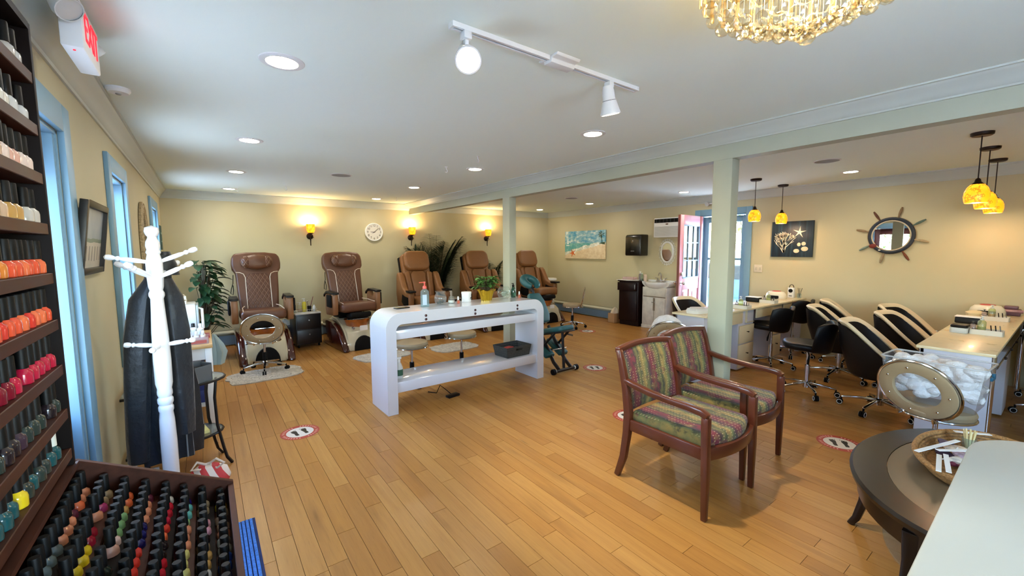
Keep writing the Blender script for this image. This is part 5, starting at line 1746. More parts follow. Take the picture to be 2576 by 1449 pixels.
# ---------------------------------------------------------------- dark drawer cart with bottles
t = thing('drawer_cart', 'black two drawer cart with white top between the brown pedicure chairs', 'cart', (1.265, 7.36, 0), R(4))
G().box(-.185, .185, -.2, .2, .05, .53).out('body', mat('black_laminate', (18, 16, 18), .35), t, bevel=.004)
G().box(-.19, .19, -.205, .205, .53, .555).out('top', M_wlam, t, bevel=.003)
for z0, z1 in ((.08, .285), (.3, .51)):
    d_ = G().box(-.175, .175, -.214, -.2, z0, z1).out('drawer', mat('black_laminate', (18, 16, 18), .35), t, bevel=.003)
    G().cyl((0, -.214, (z0 + z1) / 2 + .03), (0, -.23, (z0 + z1) / 2 + .03), .006, n=8).ell((0, -.235, (z0 + z1) / 2 + .03), (.014, .009, .014), 10, 6).out('knob', M_steel, d_)
for sx in (-1, 1):
    for sy in (-1, 1):
        G().cyl((sx * .15 - .01, sy * .16, .025), (sx * .15 + .01, sy * .16, .025), .025, n=12).cyl((sx * .15, sy * .16, .03), (sx * .15, sy * .16, .055), .008, n=8).out('caster', M_rub, t)
tz = .556
t = thing('wire_tray', 'shallow wire tray on the black drawer cart', 'tray', (1.265, 7.3, tz))
g = G()
for z in (.004, .04):
    g.tube([(p, q, z) for p, q in rrect(-.16, .16, -.085, .085, .02, 3)], .003, 5, closed=True)
for i in range(12):
    xx = -.15 + .3 * i / 11
    g.tube([(xx, -.085, .04), (xx, -.083, .002), (xx, .083, .002), (xx, .085, .04)], .0015, 4)
g.out('wires', mat('tray_wire', (206, 204, 196), .4, metal=.4), t)
def btl(nm, lb, x, y, z, r_, h_, col, capcol, glass=True, fill=.5, fcol=None, pump=True, cat='bottle', grp=None):
    e = thing(nm, lb, cat, (x, y, z), 0, grp)
    G().lathe([(.0001, 0), (r_ * .95, 0), (r_, .004), (r_, h_ * .72), (r_ * .8, h_ * .8), (r_ * .4, h_ * .86)], n=16).out('bottle', glassmat('btl_%02x%02x%02x' % col, col, .02, alpha=.25) if glass else mat('btl_%02x%02x%02x_o' % col, col, .35), e)
    if fcol:
        G().lathe([(.0001, .002), (r_ * .92, .002), (r_ * .95, h_ * .72 * fill), (.0001, h_ * .72 * fill)], n=14).out('liquid', mat('liq_%02x%02x%02x' % fcol, fcol, .15), e)
    mc = mat('cap_%02x%02x%02x' % capcol, capcol, .35)
    if pump:
        G().lathe([(r_ * .45, h_ * .84), (r_ * .5, h_ * .92), (r_ * .2, h_ * .93), (r_ * .18, h_ * 1.05), (r_ * .5, h_ * 1.07), (r_ * .5, h_ * 1.11), (.0001, h_ * 1.12)], n=12).box(-r_ * 1.1, 0, -r_ * .2, r_ * .2, h_ * 1.07, h_ * 1.11).out('pump', mc, e)
    else:
        G().lathe([(r_ * .45, h_ * .84), (r_ * .45, h_ * 1.0), (.0001, h_ * 1.02)], n=12).out('cap', mc, e)
    return e
btl('spray_flask', 'clear flask with white spray head on the black cart', 1.10, 7.28, tz + .005, .028, .15, (226, 228, 226), (236, 236, 232))
btl('oil_flask', 'clear flask with amber oil at the left of the wire tray', 1.19, 7.33, tz + .005, .038, .13, (236, 232, 210), (214, 214, 208), True, .45, (196, 140, 60))
btl('yellow_bottle', 'tall yellow bottle with white top on the wire tray', 1.245, 7.27, tz + .005, .03, .19, (220, 206, 60), (236, 236, 232), False)
btl('white_dropper', 'white nozzle bottle at the right of the wire tray', 1.385, 7.25, tz + .005, .022, .10, (232, 232, 226), (236, 236, 232), False, pump=False)
t = thing('tool_cup', 'dark cup with tools on the wire tray', 'cup', (1.325, 7.31, tz + .005))
G().lathe([(.0001, 0), (.028, 0), (.032, .08), (.029, .08), (.026, .006), (.0001, .004)], n=16).out('cup', M_blackp, t)
G().tube([(0, 0, .01), (.06, -.01, .23)], 1., flat=(.03, .008)).out('red_file', mat('dark_red_file', (110, 20, 26), .5), t, bevel=.002)
G().tube([(0, 0, .02), (-.03, .0, .14)], .003, 6).tube([(-.03 + .014 * math.cos(q), 0, .155 + .012 * math.sin(q)) for q in [2 * PI * i / 12 for i in range(12)]], .003, 5, closed=True).out('scissors', M_chrome, t)
t = thing('foot_tub_bin', 'blue-grey waste bin between chair and black cart', 'bin', (1.02, 7.74, 0))
G().lathe([(.085, 0), (.11, .3), (.112, .31), (.104, .31), (.08, .01), (.0001, .01)], n=20).out('bucket', mat('bin_blue', (70, 92, 124), .5), t)
G().loft(drape([(.27, 0, 0, .113, .113, .02), (.31, 0, 0, .118, .118, .04), (.36, 0, 0, .06, .06, .25), (.40, 0, 0, .02, .02, .2)], .2, 7, 24), caps=False).out('bin_liner', glassmat('liner_plastic', (160, 184, 206), .3, alpha=.5), t)
t = thing('towel_stand', 'white round trolley with black handles in the far right corner', 'trolley', (6.55, 7.45, 0))
G().lathe([(.0001, .80), (.20, .80), (.21, .82), (.20, .85), (.0001, .855)], n=28).out('lid', M_wplast, t)
G().lathe([(.14, .2), (.15, .25), (.15, .79), (.0001, .8)], n=24).out('drum', M_wlam, t)
G().cyl((0, -.15, .72), (0, -.17, .72), .04, n=12).out('handle', M_rub, t)
G().lathe([(.13, 0), (.13, .2)], n=20).out('plinth', M_rub, t)
btl('cream_bottle', 'white pump bottle between the third and fourth pedicure chairs', 3.82, 7.2, .60, .035, .17, (226, 224, 214), (236, 236, 232), False)
t = thing('side_cart', 'small dark cart between the third and fourth pedicure chairs', 'cart', (3.82, 7.3, 0))
G().box(-.17, .17, -.2, .2, .05, .58).out('body', mat('black_laminate', (18, 16, 18), .35), t, bevel=.004)
G().box(-.175, .175, -.205, .205, .58, .60).out('top', M_wlam, t, bevel=.003)
for z0, z1 in ((.08, .31), (.33, .56)):
    d_ = G().box(-.16, .16, -.213, -.2, z0, z1).out('drawer', mat('black_laminate', (18, 16, 18), .35), t, bevel=.003)
    G().ell((0, -.222, (z0 + z1) / 2), (.012, .01, .012), 8, 5).out('knob', M_steel, d_)
for sx in (-1, 1):
    for sy in (-1, 1):
        G().cyl((sx * .14, sy * .16, 0), (sx * .14, sy * .16, .05), .02, n=10).out('caster', M_rub, t)

# ---------------------------------------------------------------- palms and corner plant
def palm(x, y, h_, nf, L, seed, label, spread=1.):
    k = random.Random(seed)
    t = thing('potted_palm', label, 'potted palm', (x, y, 0))
    G().lathe([(.10, 0), (.14, .24), (.145, .25), (.13, .25), (.1, .03), (.0001, .02)], n=20).out('pot', mat('pot_brown', (70, 46, 34), .5), t)
    G().lathe([(.0001, .22), (.13, .22)], n=20, caps=False).out('soil', mat('soil', (40, 30, 22), .95), t)
    gs = G()
    for i in range(nf):
        a_ = 2 * PI * i / nf + k.uniform(-.3, .3)
        q = Vector((math.cos(a_) * .16 * spread, math.sin(a_) * .1, 1))
        p = Vector((k.uniform(-.03, .03), k.uniform(-.03, .03), .22))
        hh = h_ * k.uniform(.62, 1.)
        stem = [p]
        d = q.normalized()
        n = 14
        for j in range(n):
            d = (d + Vector((math.cos(a_) * .05 * spread * (j / n), math.sin(a_) * .03 * (j / n), -.045 * (j / n) ** 2 * 3))).normalized()
            nx = stem[-1] + d * (hh + L) / n
            nx.y = min(nx.y, YB - y - .09)
            stem.append(nx)
        gs.tube(stem, [.009 - .0005 * j for j in range(n + 1)], 5)
        g = G()
        for j in range(46):
            f_ = .30 + .7 * j / 45
            idx = f_ * n
            b_ = stem[min(int(idx), n - 1)].lerp(stem[min(int(idx) + 1, n)], idx - int(idx))
            dd = (stem[min(int(idx) + 1, n)] - stem[max(int(idx) - 1, 0)]).normalized()
            sd = dd.cross(Vector((0, 0, 1)))
            sd = sd.normalized() if sd.length > .1 else Vector((math.sin(a_), -math.cos(a_), 0))
            ll = L * .62 * math.sin(PI * min(.98, .2 + .75 * (f_ - .3) / .7)) * k.uniform(.85, 1.1)
            for s in (-1, 1):
                v = sd * s * .85 + dd * .65 + Vector((0, 0, -.12))
                if b_.y + v.normalized().y * ll > YB - y - .09:
                    v.y = min(v.y, 0)
                leaf(g, b_, v, ll, .032, .5, 3, .1)
        g.out('frond', M_palm, t)
    gs.out('stems', M_stem, t)
palm(3.80, 7.76, 1.1, 17, .66, 5, 'tall dark palm between the tan pedicure chairs', 1.3)
palm(5.13, 7.82, .72, 9, .45, 9, 'shorter palm behind the fourth pedicure chair')
k = random.Random(12)
t = thing('corner_plant', 'leafy green plant in the left back corner behind the supply table', 'potted plant', (-.05, 7.35, 0))
G().lathe([(.12, 0), (.16, .28), (.165, .29), (.15, .29), (.12, .03), (.0001, .02)], n=20).out('pot', mat('pot_brown', (70, 46, 34), .5), t)
G().lathe([(.0001, .26), (.15, .26)], n=20, caps=False).out('soil', mat('soil', (40, 30, 22), .95), t)
gs, g = G(), G()
for i in range(95):
    a_ = k.uniform(-2.1, 1.6)
    zz = .45 + .95 * (i / 95) ** .8
    r_ = k.uniform(.05, .19) * (1.15 - .35 * i / 95)
    tip = Vector((r_ * math.cos(a_), r_ * math.sin(a_), zz))
    if tip.x < -.3:
        tip.x = -.3
    gs.tube([(0, 0, .25), (tip.x * .35, tip.y * .35, zz * .7), tip], .004, 4)
    leaf(g, tip, (math.cos(a_), math.sin(a_), k.uniform(-.1, .5)), k.uniform(.15, .24), k.uniform(.085, .12), .9)
g.out('foliage', M_dleaf, t); gs.out('stems', M_stem, t)

# ---------------------------------------------------------------- teal massage chair (faces +Y)
t = thing('massage_chair', 'teal padded portable massage chair behind the console', 'massage chair', (3.555, 3.72, 0))
M_mf = mat('massage_frame_black', (24, 24, 26), .35)
G().cyl((-.17, 0, .035), (.17, 0, .035), .02, n=12).out('base_bar', M_mf, t)
for s in (-1, 1):
    G().cyl((s * .17, 0, .035), (s * .21, 0, .035), .035, n=16).out('wheel', M_rub, t)
    G().cyl((s * .155, 0, .035), (s * .17, 0, .035), .026, n=12).out('wheel_collar', M_wplast, t)
    G().tube([(s * .1, .0, .05), (s * .1, .1, .12), (s * .09, .25, .3), (s * .09, .42, .52)], 1., flat=(.022, .045)).out('curved_rail', M_mf, t, bevel=.003)
    G().tube([(s * .12, .06, .5), (s * .13, .35, .22), (s * .15, .75, .03)], .016, 8).out('front_leg', M_mf, t)
    T = Matrix.Translation((s * .115, .30, .235)) @ Matrix.Rotation(R(28), 4, 'X')
    G(T).box(-.075, .075, -.16, .15, 0, .065).out('knee_pad', M_teal, t, bevel=.022, seg=3)
G().cyl((.0, .02, .05), (.0, .05, .50), .018, n=10).out('seat_strut', M_mf, t)
G().cyl((-.17, .78, .02), (.17, .78, .02), .018, n=10).out('front_bar', M_mf, t)
G().tube([(-.12, .1, .28), (.12, .1, .28)], .008, 6).out('cross_bar', M_steel, t)
T = Matrix.Translation((0, .12, .475)) @ Matrix.Rotation(R(-14), 4, 'X')
G(T).box(-.12, .12, -.18, .2, 0, .022).out('seat_board', M_mf, t, bevel=.004)
G(T).prism(rrect(-.13, .13, -.19, .21, .06), .02, .085, 'z').out('seat_pad', M_teal, t, bevel=.022, seg=3)
T = Matrix.Translation((0, .44, .56)) @ Matrix.Rotation(R(-26), 4, 'X')
G(T).prism([(-.12, 0), (.12, 0), (.155, .1), (.14, .3), (.09, .42), (-.09, .42), (-.14, .3), (-.155, .1)], -.035, .035, 'y').out('chest_pad', M_teal, t, bevel=.025, seg=3)
G().tube([(0, .46, .5), (0, .54, .75), (0, .63, .97), (0, .68, 1.06)], .016, 8).out('chest_post', M_mf, t)
g = G().tube([(-.09, .66, 1.04), (-.03, .68, 1.0), (0, .66, .96), (.03, .68, 1.0), (.09, .66, 1.04)], .009, 6)
g.out('cradle_bracket', M_mf, t)
T = Matrix.Translation((0, .69, 1.085)) @ Matrix.Rotation(R(30), 4, 'X')
n = 22
pts = [(.092 * math.sin(R(-150 + 300 * i / n)), .11 * math.cos(R(-150 + 300 * i / n)), 0) for i in range(n + 1)]
G(T).tube(pts, [.034 + .02 * math.sin(PI * i / n) ** .5 for i in range(n + 1)], 12).out('face_cradle', M_teal, t)
T = Matrix.Translation((0, .78, .70)) @ Matrix.Rotation(R(-6), 4, 'X')
G(T).box(-.2, .2, -.08, .08, 0, .05).out('arm_shelf', M_teal, t, bevel=.02, seg=3)
G().tube([(0, .62, .72), (0, .78, .69)], .014, 8).out('arm_shelf_post', M_mf, t)
G(Matrix.Translation((.135, .05, .44))).box(-.003, .0, -.05, .05, 0, .022).out('maker_plate', M_steel, t, smooth=False)

# ---------------------------------------------------------------- vanities by the right wall
t = thing('dark_vanity', 'narrow espresso wood vanity cabinet under the towel dispenser', 'cabinet', (XR - .01, 5.31, 0))
G().box(-.28, 0, -.225, .225, 0, .09).out('plinth', M_dkwood, t, smooth=False)
G().box(-.305, 0, -.235, .235, .09, .88).out('carcass', M_dkwood, t, bevel=.003)
G().box(-.32, -.305, -.205, .215, .11, .68).out('door', M_dkwood, t, bevel=.004)
d_ = G().box(-.345, -.305, -.2, .25, .70, .86).out('drawer', M_dkwood, t, bevel=.006)
G().box(-.36, -.345, -.19, -.175, .74, .83).out('pull', M_steel, d_, bevel=.003)
G().prism([(-.36, -.25), (0.0, -.25), (0.0, .25), (-.34, .25), (-.37, .08), (-.33, -.06)], .88, .905, 'z').out('top_board', M_dkwood, t, bevel=.004)
tag(G().prism([(-.37, .255), (-.02, .255), (-.02, -.1), (-.25, -.18), (-.385, -.02), (-.37, .1)], 0, .008, 'z').out('white_cloth', M_paper, None, (XR - .01, 5.31, .906), smooth=False), 'white cloth folded over the dark vanity top', 'cloth')
zv = .9145
t = thing('soap_tray', 'clear tray of soaps on the dark vanity', 'tray', (XR - .19, 5.38, zv))
G().box(-.07, .07, -.13, .13, 0, .004).box(-.07, -.066, -.13, .13, 0, .05).box(.066, .07, -.13, .13, 0, .05).box(-.07, .07, .126, .13, 0, .05).box(-.07, .07, -.13, -.126, 0, .05).out('tray', glassmat('acrylic', (250, 232, 230), .05, alpha=.3), t, smooth=False)
for i in range(4):
    G().box(-.05, .04, -.11 + i * .055, -.07 + i * .055, .004, .03 + .008 * (i % 2)).out('soap_bar', mat(f'soap_{i}', [(206, 196, 170), (176, 160, 140), (222, 218, 206), (150, 130, 110)][i], .5), t, bevel=.006)
btl('hand_soap', 'clear hand soap bottle with white pump on the dark vanity', XR - .12, 5.18, .906, .034, .16, (206, 198, 206), (236, 236, 232), True, .6, (150, 130, 140))
btl('mouthwash_bottle', 'green clear bottle with dark base on the dark vanity', XR - .16, 5.115, .906, .03, .15, (214, 226, 206), (214, 224, 206), True, .35, (40, 44, 62), pump=False)
# sink cabinet
M_dist = mat('distressed_white', (220, 212, 196), .6, noise=.12, nscale=9, bump=.2, bscale=30)
M_glaze = mat('brown_glaze', (120, 96, 66), .7)
t = thing('sink_vanity', 'distressed white sink vanity with belly basin and chrome tap', 'sink', (XR - .01, 4.742, 0))
G().box(-.26, 0, -.26, .27, .07, .80).out('carcass', M_dist, t, bevel=.004)
G().box(-.27, 0, -.27, .28, 0, .07).out('plinth', M_dist, t, bevel=.008)
G().box(-.268, -.26, -.235, .245, .635, .78).out('false_drawer', M_dist, t, bevel=.003)
G().box(-.266, -.26, -.235, .245, .615, .628).out('glazed_bead', M_glaze, t, smooth=False)
for s, (y0, y1) in ((-1, (-.235, .0)), (1, (.008, .245))):
    d_ = G().box(-.272, -.26, y0, y1, .1, .6).out('door', M_dist, t, bevel=.004)
    G().box(-.274, -.272, y0 + .045, y1 - .045, .15, .55).out('inset_panel', M_dist, d_, bevel=.002)
    G().cyl((-.272, s * .025, .52), (-.285, s * .025, .52), .006, n=8).ell((-.292, s * .025, .52), (.01, .013, .013), 10, 6).out('knob', M_chrome, d_)
    G().box(-.2745, -.272, s * .012 - .008 + (.004 if s > 0 else 0), s * .012 + .008, .36, .6).out('worn_streak', M_glaze, d_, smooth=False)
# belly basin: scalloped plan lofted downwards
def basin_plan(f_, dz, back=0.):
    pts_ = []
    n = 28
    for i in range(n + 1):
        u = -1 + 2 * i / n
        y = .305 * u * (1 if dz == 0 else .98 * f_)
        b_ = math.exp(-(u / .62) ** 4)
        x = -.20 - .20 * b_ * f_ if True else 0
        pts_.append((x, y, dz))
    return pts_
M_ceram = mat('white_ceramic', (232, 230, 226), .12, coat=.5)
g = G()
rings = []
for z, f_, fw_ in ((.905, 1., 1.), (.885, 1.0, 1.), (.86, .93, .97), (.82, .78, .85), (.79, .55, .66), (.775, .2, .4)):
    ring = []
    n = 28
    for i in range(n + 1):
        u = -1 + 2 * i / n
        b_ = math.exp(-(u / .6) ** 4)
        ring.append((-.235 - .19 * b_ * f_ - .03 * fw_ + .03, .30 * u * fw_ + .005, z))
    ring += [(0, .30 * fw_ + .005, z), (0, -.30 * fw_ + .005, z)]
    rings.append(ring)
G().loft(rings).out('basin', M_ceram, t, ang=50)
G().lathe([(.0001, .9065), (.16, .9065)], (-.22, .005, 0), n=28, sx=.8, caps=False).out('bowl_well', mat('ceramic_well', (206, 204, 200), .15), t)
G().box(-.04, 0, -.295, .305, .905, .93).out('backsplash', M_ceram, t, bevel=.006)
g = G().box(-.09, -.045, -.09, .09, .905, .918)
g.tube([(-.065, 0, .915), (-.065, 0, 1.0), (-.075, 0, 1.05), (-.105, 0, 1.075), (-.14, 0, 1.06), (-.15, 0, 1.02)], .011, 10)
for s in (-1, 1):
    g.lathe([(.02, .915), (.014, .95), (.012, .965), (.0001, .968)], (-.065, s * .07, 0), n=12).tube([(-.065, s * .07, .96), (-.07, s * .13, .975)], .007, 8)
g.out('tap', M_chrome, t)
t = thing('tissue_cup', 'pinkish cup with tissues beside the sink', 'cup', (XR - .17, 5.03, .9065))
G().lathe([(.0001, 0), (.03, 0), (.034, .1), (.031, .1), (.028, .006)], n=16, caps=False).out('cup', mat('cup_pink', (206, 180, 160), .5), t)
G().loft(drape([(.02, 0, 0, .025, .025, .1), (.09, 0, 0, .026, .026, .2), (.125, .0, .01, .03, .02, .4)], .4, 4, 18)).out('tissue', mat('tissue_beige', (222, 198, 176), .8), t)
t = thing('storage_carton', 'small carton with odds and ends beside the dark vanity', 'box', (6.86, 5.70, 0))
G().box(-.1, .1, -.09, .09, 0, .004).box(-.1, -.096, -.09, .09, 0, .2).box(.096, .1, -.09, .09, 0, .2).box(-.1, .1, -.09, -.086, 0, .2).box(-.1, .1, .086, .09, 0, .2).out('carton', mat('carton_tan', (190, 152, 108), .8), t, smooth=False)
G().loft(drape([(.01, 0, 0, .08, .07, .05), (.2, 0, 0, .085, .075, .15), (.28, .02, 0, .05, .05, .3), (.32, .02, 0, .01, .01, .2)], 2., 5, 20)).out('crumpled_bags', mat('crumple_cream', (222, 206, 180), .8), t)

# ---------------------------------------------------------------- nail tables
M_ttop = mat('cream_stone_top', (224, 204, 162), .3, coat=.2, noise=.06, nscale=12)
M_cab = mat('cream_cabinet', (222, 206, 168), .45, noise=.05)
M_lav = mat('pale_panel', (206, 204, 212), .5)
NT = .80
def knob_pull(par_, x, y, z):
    G().cyl((x, y, z), (x, y - .018, z), .005, n=8).ell((x, y - .022, z), (.01, .008, .01), 8, 5).out('pull', M_bronze, par_)
t = thing('nail_table', 'long cream nail table against the wall by the side door', 'table', (4.34, 2.345, 0))
L1 = XR - .02 - 4.34
G().box(0, L1, 0, .42, NT - .022, NT).out('tabletop', M_ttop, t, bevel=.003)
def pedestal(par_, x0, x1, y0, y1, rows, front_y):
    b_ = G().box(x0, x1, y0, y1, .02, NT - .022).out('pedestal', M_lav, par_, bevel=.003)
    for (z0, z1) in rows:
        d_ = G().box(x0 + .008, x1 - .008, front_y - .016, front_y, z0, z1).out('drawer', M_cab, b_, bevel=.003)
        knob_pull(b_, (x0 + x1) / 2, front_y - .016, (z0 + z1) / 2 + .03)
pedestal(t, .93, 1.33, .10, .40, [(.04, .33), (.345, .57)], .10)
pedestal(t, 1.83, 2.16, .10, .40, [(.04, .33), (.345, .57), (.585, .76)], .10)
pedestal(t, .05, .36, .06, .40, [(.04, .40), (.415, .60)], .06)
G().box(L1 - .05, L1 - .02, .04, .4, 0, NT - .022).out('end_panel', M_lav, t, bevel=.003)
G().box(.36, .93, .05, .07, .62, NT - .022).out('apron_drawer', M_cab, t, bevel=.003)
G().box(1.33, 1.83, .06, .08, .64, NT - .022).out('apron_drawer', M_cab, t, bevel=.003)
G().box(2.16, L1 - .05, .06, .08, .62, NT - .022).out('apron_drawer', M_cab, t, bevel=.003)
G().box(.05, L1 - .05, .385, .40, .2, NT - .022).out('modesty_panel', M_lav, t, smooth=False)
G().box(1.10, 1.30, .075, .099, .60, .605).box(1.10, 1.105, .075, .099, .605, .76).out('niche_frame', M_cab, t, smooth=False)
t2 = thing('nail_table', 'long cream nail table at the right with chrome corner leg', 'table', (4.31, .29, 0))
L2 = XR - .02 - 4.31
G().box(0, L2, 0, .40, NT - .022, NT).out('tabletop', M_ttop, t2, bevel=.003)
G().box(.02, .04, .02, .38, .02, NT - .022).out('end_panel', M_lav, t2, bevel=.003)
G().box(.02, L2, .36, .38, .25, NT - .022).out('modesty_panel', M_lav, t2, smooth=False)
G().box(.04, .40, .03, .30, .02, .60).out('pedestal', M_lav, t2, bevel=.003)
G().box(1.4, 1.75, .03, .34, .02, .60).out('pedestal', M_lav, t2, bevel=.003)
for xx in (.05, L2 - .06):
    G().cyl((xx, .02, 0), (xx, .02, NT - .022), .022, n=14).out('chrome_leg', M_chrome, t2)
G().tube([(.03, -.005, .70), (.9, -.005, .70), (1.8, -.005, .70), (L2 - .1, -.005, .70)], .006, 6).out('hanging_rail', M_chrome, t2)
for i in range(5):
    xx = .5 + i * .45
    G().ell((xx, -.012, .70), (.012, .01, .012), 8, 5).out('rail_knob', M_bronze, t2)

def cushion_box(x, y, label, lid=True):
    e = thing('hand_rest', label, 'hand rest', (x, y, NT), 0, 'hand rests on the nail tables')
    G().prism(rrect(-.075, .075, -.055, .055, .02), 0, .045, 'z').out('base', mat('handrest_grey', (206, 206, 200), .4), e, bevel=.003)
    G().prism(rrect(-.074, .074, -.054, .054, .02), .045, .07, 'z').out('pad', M_bleather, e, bevel=.012, seg=3)
def towel_stack(x, y, label):
    e = thing('towel_pack', label, 'towel pack', (x, y, NT), 0, 'black and white towel packs')
    G().box(-.06, .06, -.085, .085, 0, .06).out('black_pad', M_bleather, e, bevel=.012)
    G().box(-.062, .062, -.087, .087, .0605, .068).out('white_towel', M_paper, e, bevel=.003)
def tool_tray(x, y, label, rz=0.):
    e = thing('tool_tray', label, 'tray', (x, y, NT), rz, 'white tool trays on the nail tables')
    g_ = G().box(-.055, .055, -.09, .09, 0, .004)
    for sx, sy in ((1, 0), (-1, 0), (0, 1), (0, -1)):
        if sx:
            g_.box(min(sx * .055, sx * .059), max(sx * .055, sx * .059), -.092, .092, 0, .042)
        else:
            g_.box(-.059, .059, min(sy * .09, sy * .094), max(sy * .09, sy * .094), 0, .042)
    g_.out('tray', mat('tray_cream', (224, 216, 198), .45), e, smooth=False)
    kk = random.Random(int(x * 100))
    for i in range(3):
        px, py = kk.uniform(-.03, .03), -.075 + i * .025
        G().tube([(px, py, .008), (px + .02, py + .01, .075)], .004, 6).out('tool', [M_steel, M_blackp, M_bronze][i], e)
def smallbottles(x, y, tone, lb1, lb2):
    btl('oil_bottle', lb1, x, y, NT + .0045, .026, .13, (226, 230, 190), (222, 222, 216), True, .6, tone)
    btl('lotion_bottle', lb2, x + .0, y + .05, NT + .0045, .019, .085, (220, 210, 206), (40, 40, 42), True, .5, (176, 150, 140))
# on the first table
tag(G().loft(drape([(0, 0, 0, .13, .10, .06), (.03, 0, 0, .14, .105, .1), (.055, 0, 0, .11, .09, .15), (.065, 0, 0, .03, .03, .1)], .9, 5, 28)).out('folded_towel', mat('towel_white', (232, 228, 220), .9, bump=.4, bscale=90), None, (4.52, 2.56, NT)), 'white towel heap at the left end of the first nail table', 'towel')
tool_tray(5.27, 2.42, 'white tool tray beside the near post on the first nail table')
smallbottles(5.255, 2.42, (206, 196, 80), 'yellow green oil bottle in the tray beside the near post', 'pinkish lotion bottle in the tray beside the near post')
towel_stack(6.08, 2.63, 'black and white towel pack on the first nail table')
tool_tray(6.08, 2.44, 'white tool tray at the middle of the first nail table')
smallbottles(6.065, 2.44, (190, 190, 80), 'tall yellow green oil bottle in the middle tray of the first table', 'white topped bottle in the middle tray of the first table')
def dryer(x, y, label):
    e = thing('nail_dryer', label, 'nail dryer', (x, y, NT), 0, 'white domed nail dryers')
    G().lathe([(.0001, 0), (.12, 0), (.125, .03), (.115, .07), (.09, .10), (.06, .105), (.0001, .105)], n=28, sx=.85, sy=1.1).out('dome', mat('dryer_cream', (232, 222, 196), .3, coat=.3), e)
    G().lathe([(.062, .1), (.05, .112), (.03, .115), (.0001, .116)], n=20, sy=1.1).out('red_cover', mat('dryer_red', (186, 70, 66), .4), e)
    G().box(-.135, -.09, -.07, .07, .008, .05).out('hand_slot', M_rub, e, bevel=.01)
dryer(6.72, 2.60, 'cream domed nail dryer with red top on the first nail table')
t = thing('desk_fan_lamp', 'white box with dark round grille by the wall on the first table', 'lamp', (6.98, 2.50, NT))
G().box(-.03, .03, -.04, .04, 0, .15).out('case', M_wplast, t, bevel=.006)
G(Matrix.Translation((-.031, 0, .105)) @ Matrix.Rotation(R(-90), 4, 'Y')).lathe([(.0001, .002), (.028, .002), (.028, -.002)], n=20).out('dark_grille', M_rub, t)
G().box(-.032, -.03, -.02, .02, .025, .035).out('badge', M_ink, t, smooth=False)
G().tube([(0, -.03, .15), (.0, -.02, .185), (0, .0, .195), (0, .02, .185), (0, .03, .15)], .005, 6).out('handle', M_bronze, t)
t = thing('brush_jar', 'small glass jar of brushes at the wall end of the first table', 'jar', (6.99, 2.40, NT))
G().lathe([(.0001, 0), (.025, 0), (.027, .07), (.025, .07), (.023, .004)], n=14, caps=False).out('jar', M_clear, t)
for i, (dx, dy) in enumerate(((.01, -.03), (-.02, -.01), (.0, .02))):
    G().tube([(0, 0, .005), (dx * .6, dy * .6, .10), (dx, dy, .15)], .003, 5).out('brush', [M_bronze, M_dkwood, M_rub][i], t)
# on the second table
cushion_box(5.25, .575, 'grey hand rest with black pad on the right table, nearest the bin')
tool_tray(5.27, .42, 'white tool tray on the right nail table, nearer the camera')
smallbottles(5.30, .455, (186, 176, 70), 'square yellow oil bottle in the near tray of the right table', 'amber lotion bottle in the near tray of the right table')
tag(G().box(-.03, .03, -.04, .04, 0, .02).out('nail_drill', M_blackp, None, (5.40, .40, NT + .0), bevel=.006), 'black nail drill behind the near tray of the right table', 'nail drill')
towel_stack(5.93, .60, 'black and white towel pack on the right nail table')
tool_tray(6.35, .46, 'white tool tray on the right nail table, farther from the camera')
smallbottles(6.40, .49, (200, 120, 36), 'amber oil bottle in the far tray of the right table', 'grey lotion bottle in the far tray of the right table')
dryer(6.86, .56, 'cream domed nail dryer with red top on the right nail table')
t = thing('pink_case', 'mauve nail lamp case at the wall end of the right table', 'nail lamp', (6.98, .40, NT))
G().box(-.06, .06, -.07, .07, 0, .07).out('body', mat('mauve_plastic', (124, 86, 96), .35), t, bevel=.012)
G().cyl((-.08, -.09, .05), (-.08, .08, .05), .018, n=14).out('tube_lamp', mat('mauve_gloss', (140, 100, 112), .2, coat=.4), t)
G().box(-.05, .05, -.05, .05, .07, .10).out('lid', mat('mauve_dark', (108, 74, 84), .4), t, bevel=.008)
tag(G().loft(drape([(0, 0, 0, .10, .07, .06), (.04, 0, 0, .11, .075, .1), (.06, 0, 0, .03, .03, .1)], .9, 5, 24)).out('wrapped_towel', mat('towel_cream', (228, 212, 170), .9), None, (6.6, .62, NT)), 'cream wrapped towel on the far end of the right table', 'towel')
g = G()
for i in range(4):
    g.tube([(0, 0, 0), (.02, -.06 - .01 * i, -.03), (.0, -.09 - .012 * i, -.25), (-.05 + .03 * i, -.08, -.45 - .04 * i)], .004, 5)
tag(g.out('power_cords', M_rub, None, (6.95, .30, NT + .004)), 'tangle of black cords hanging off the wall end of the right table', 'cord')

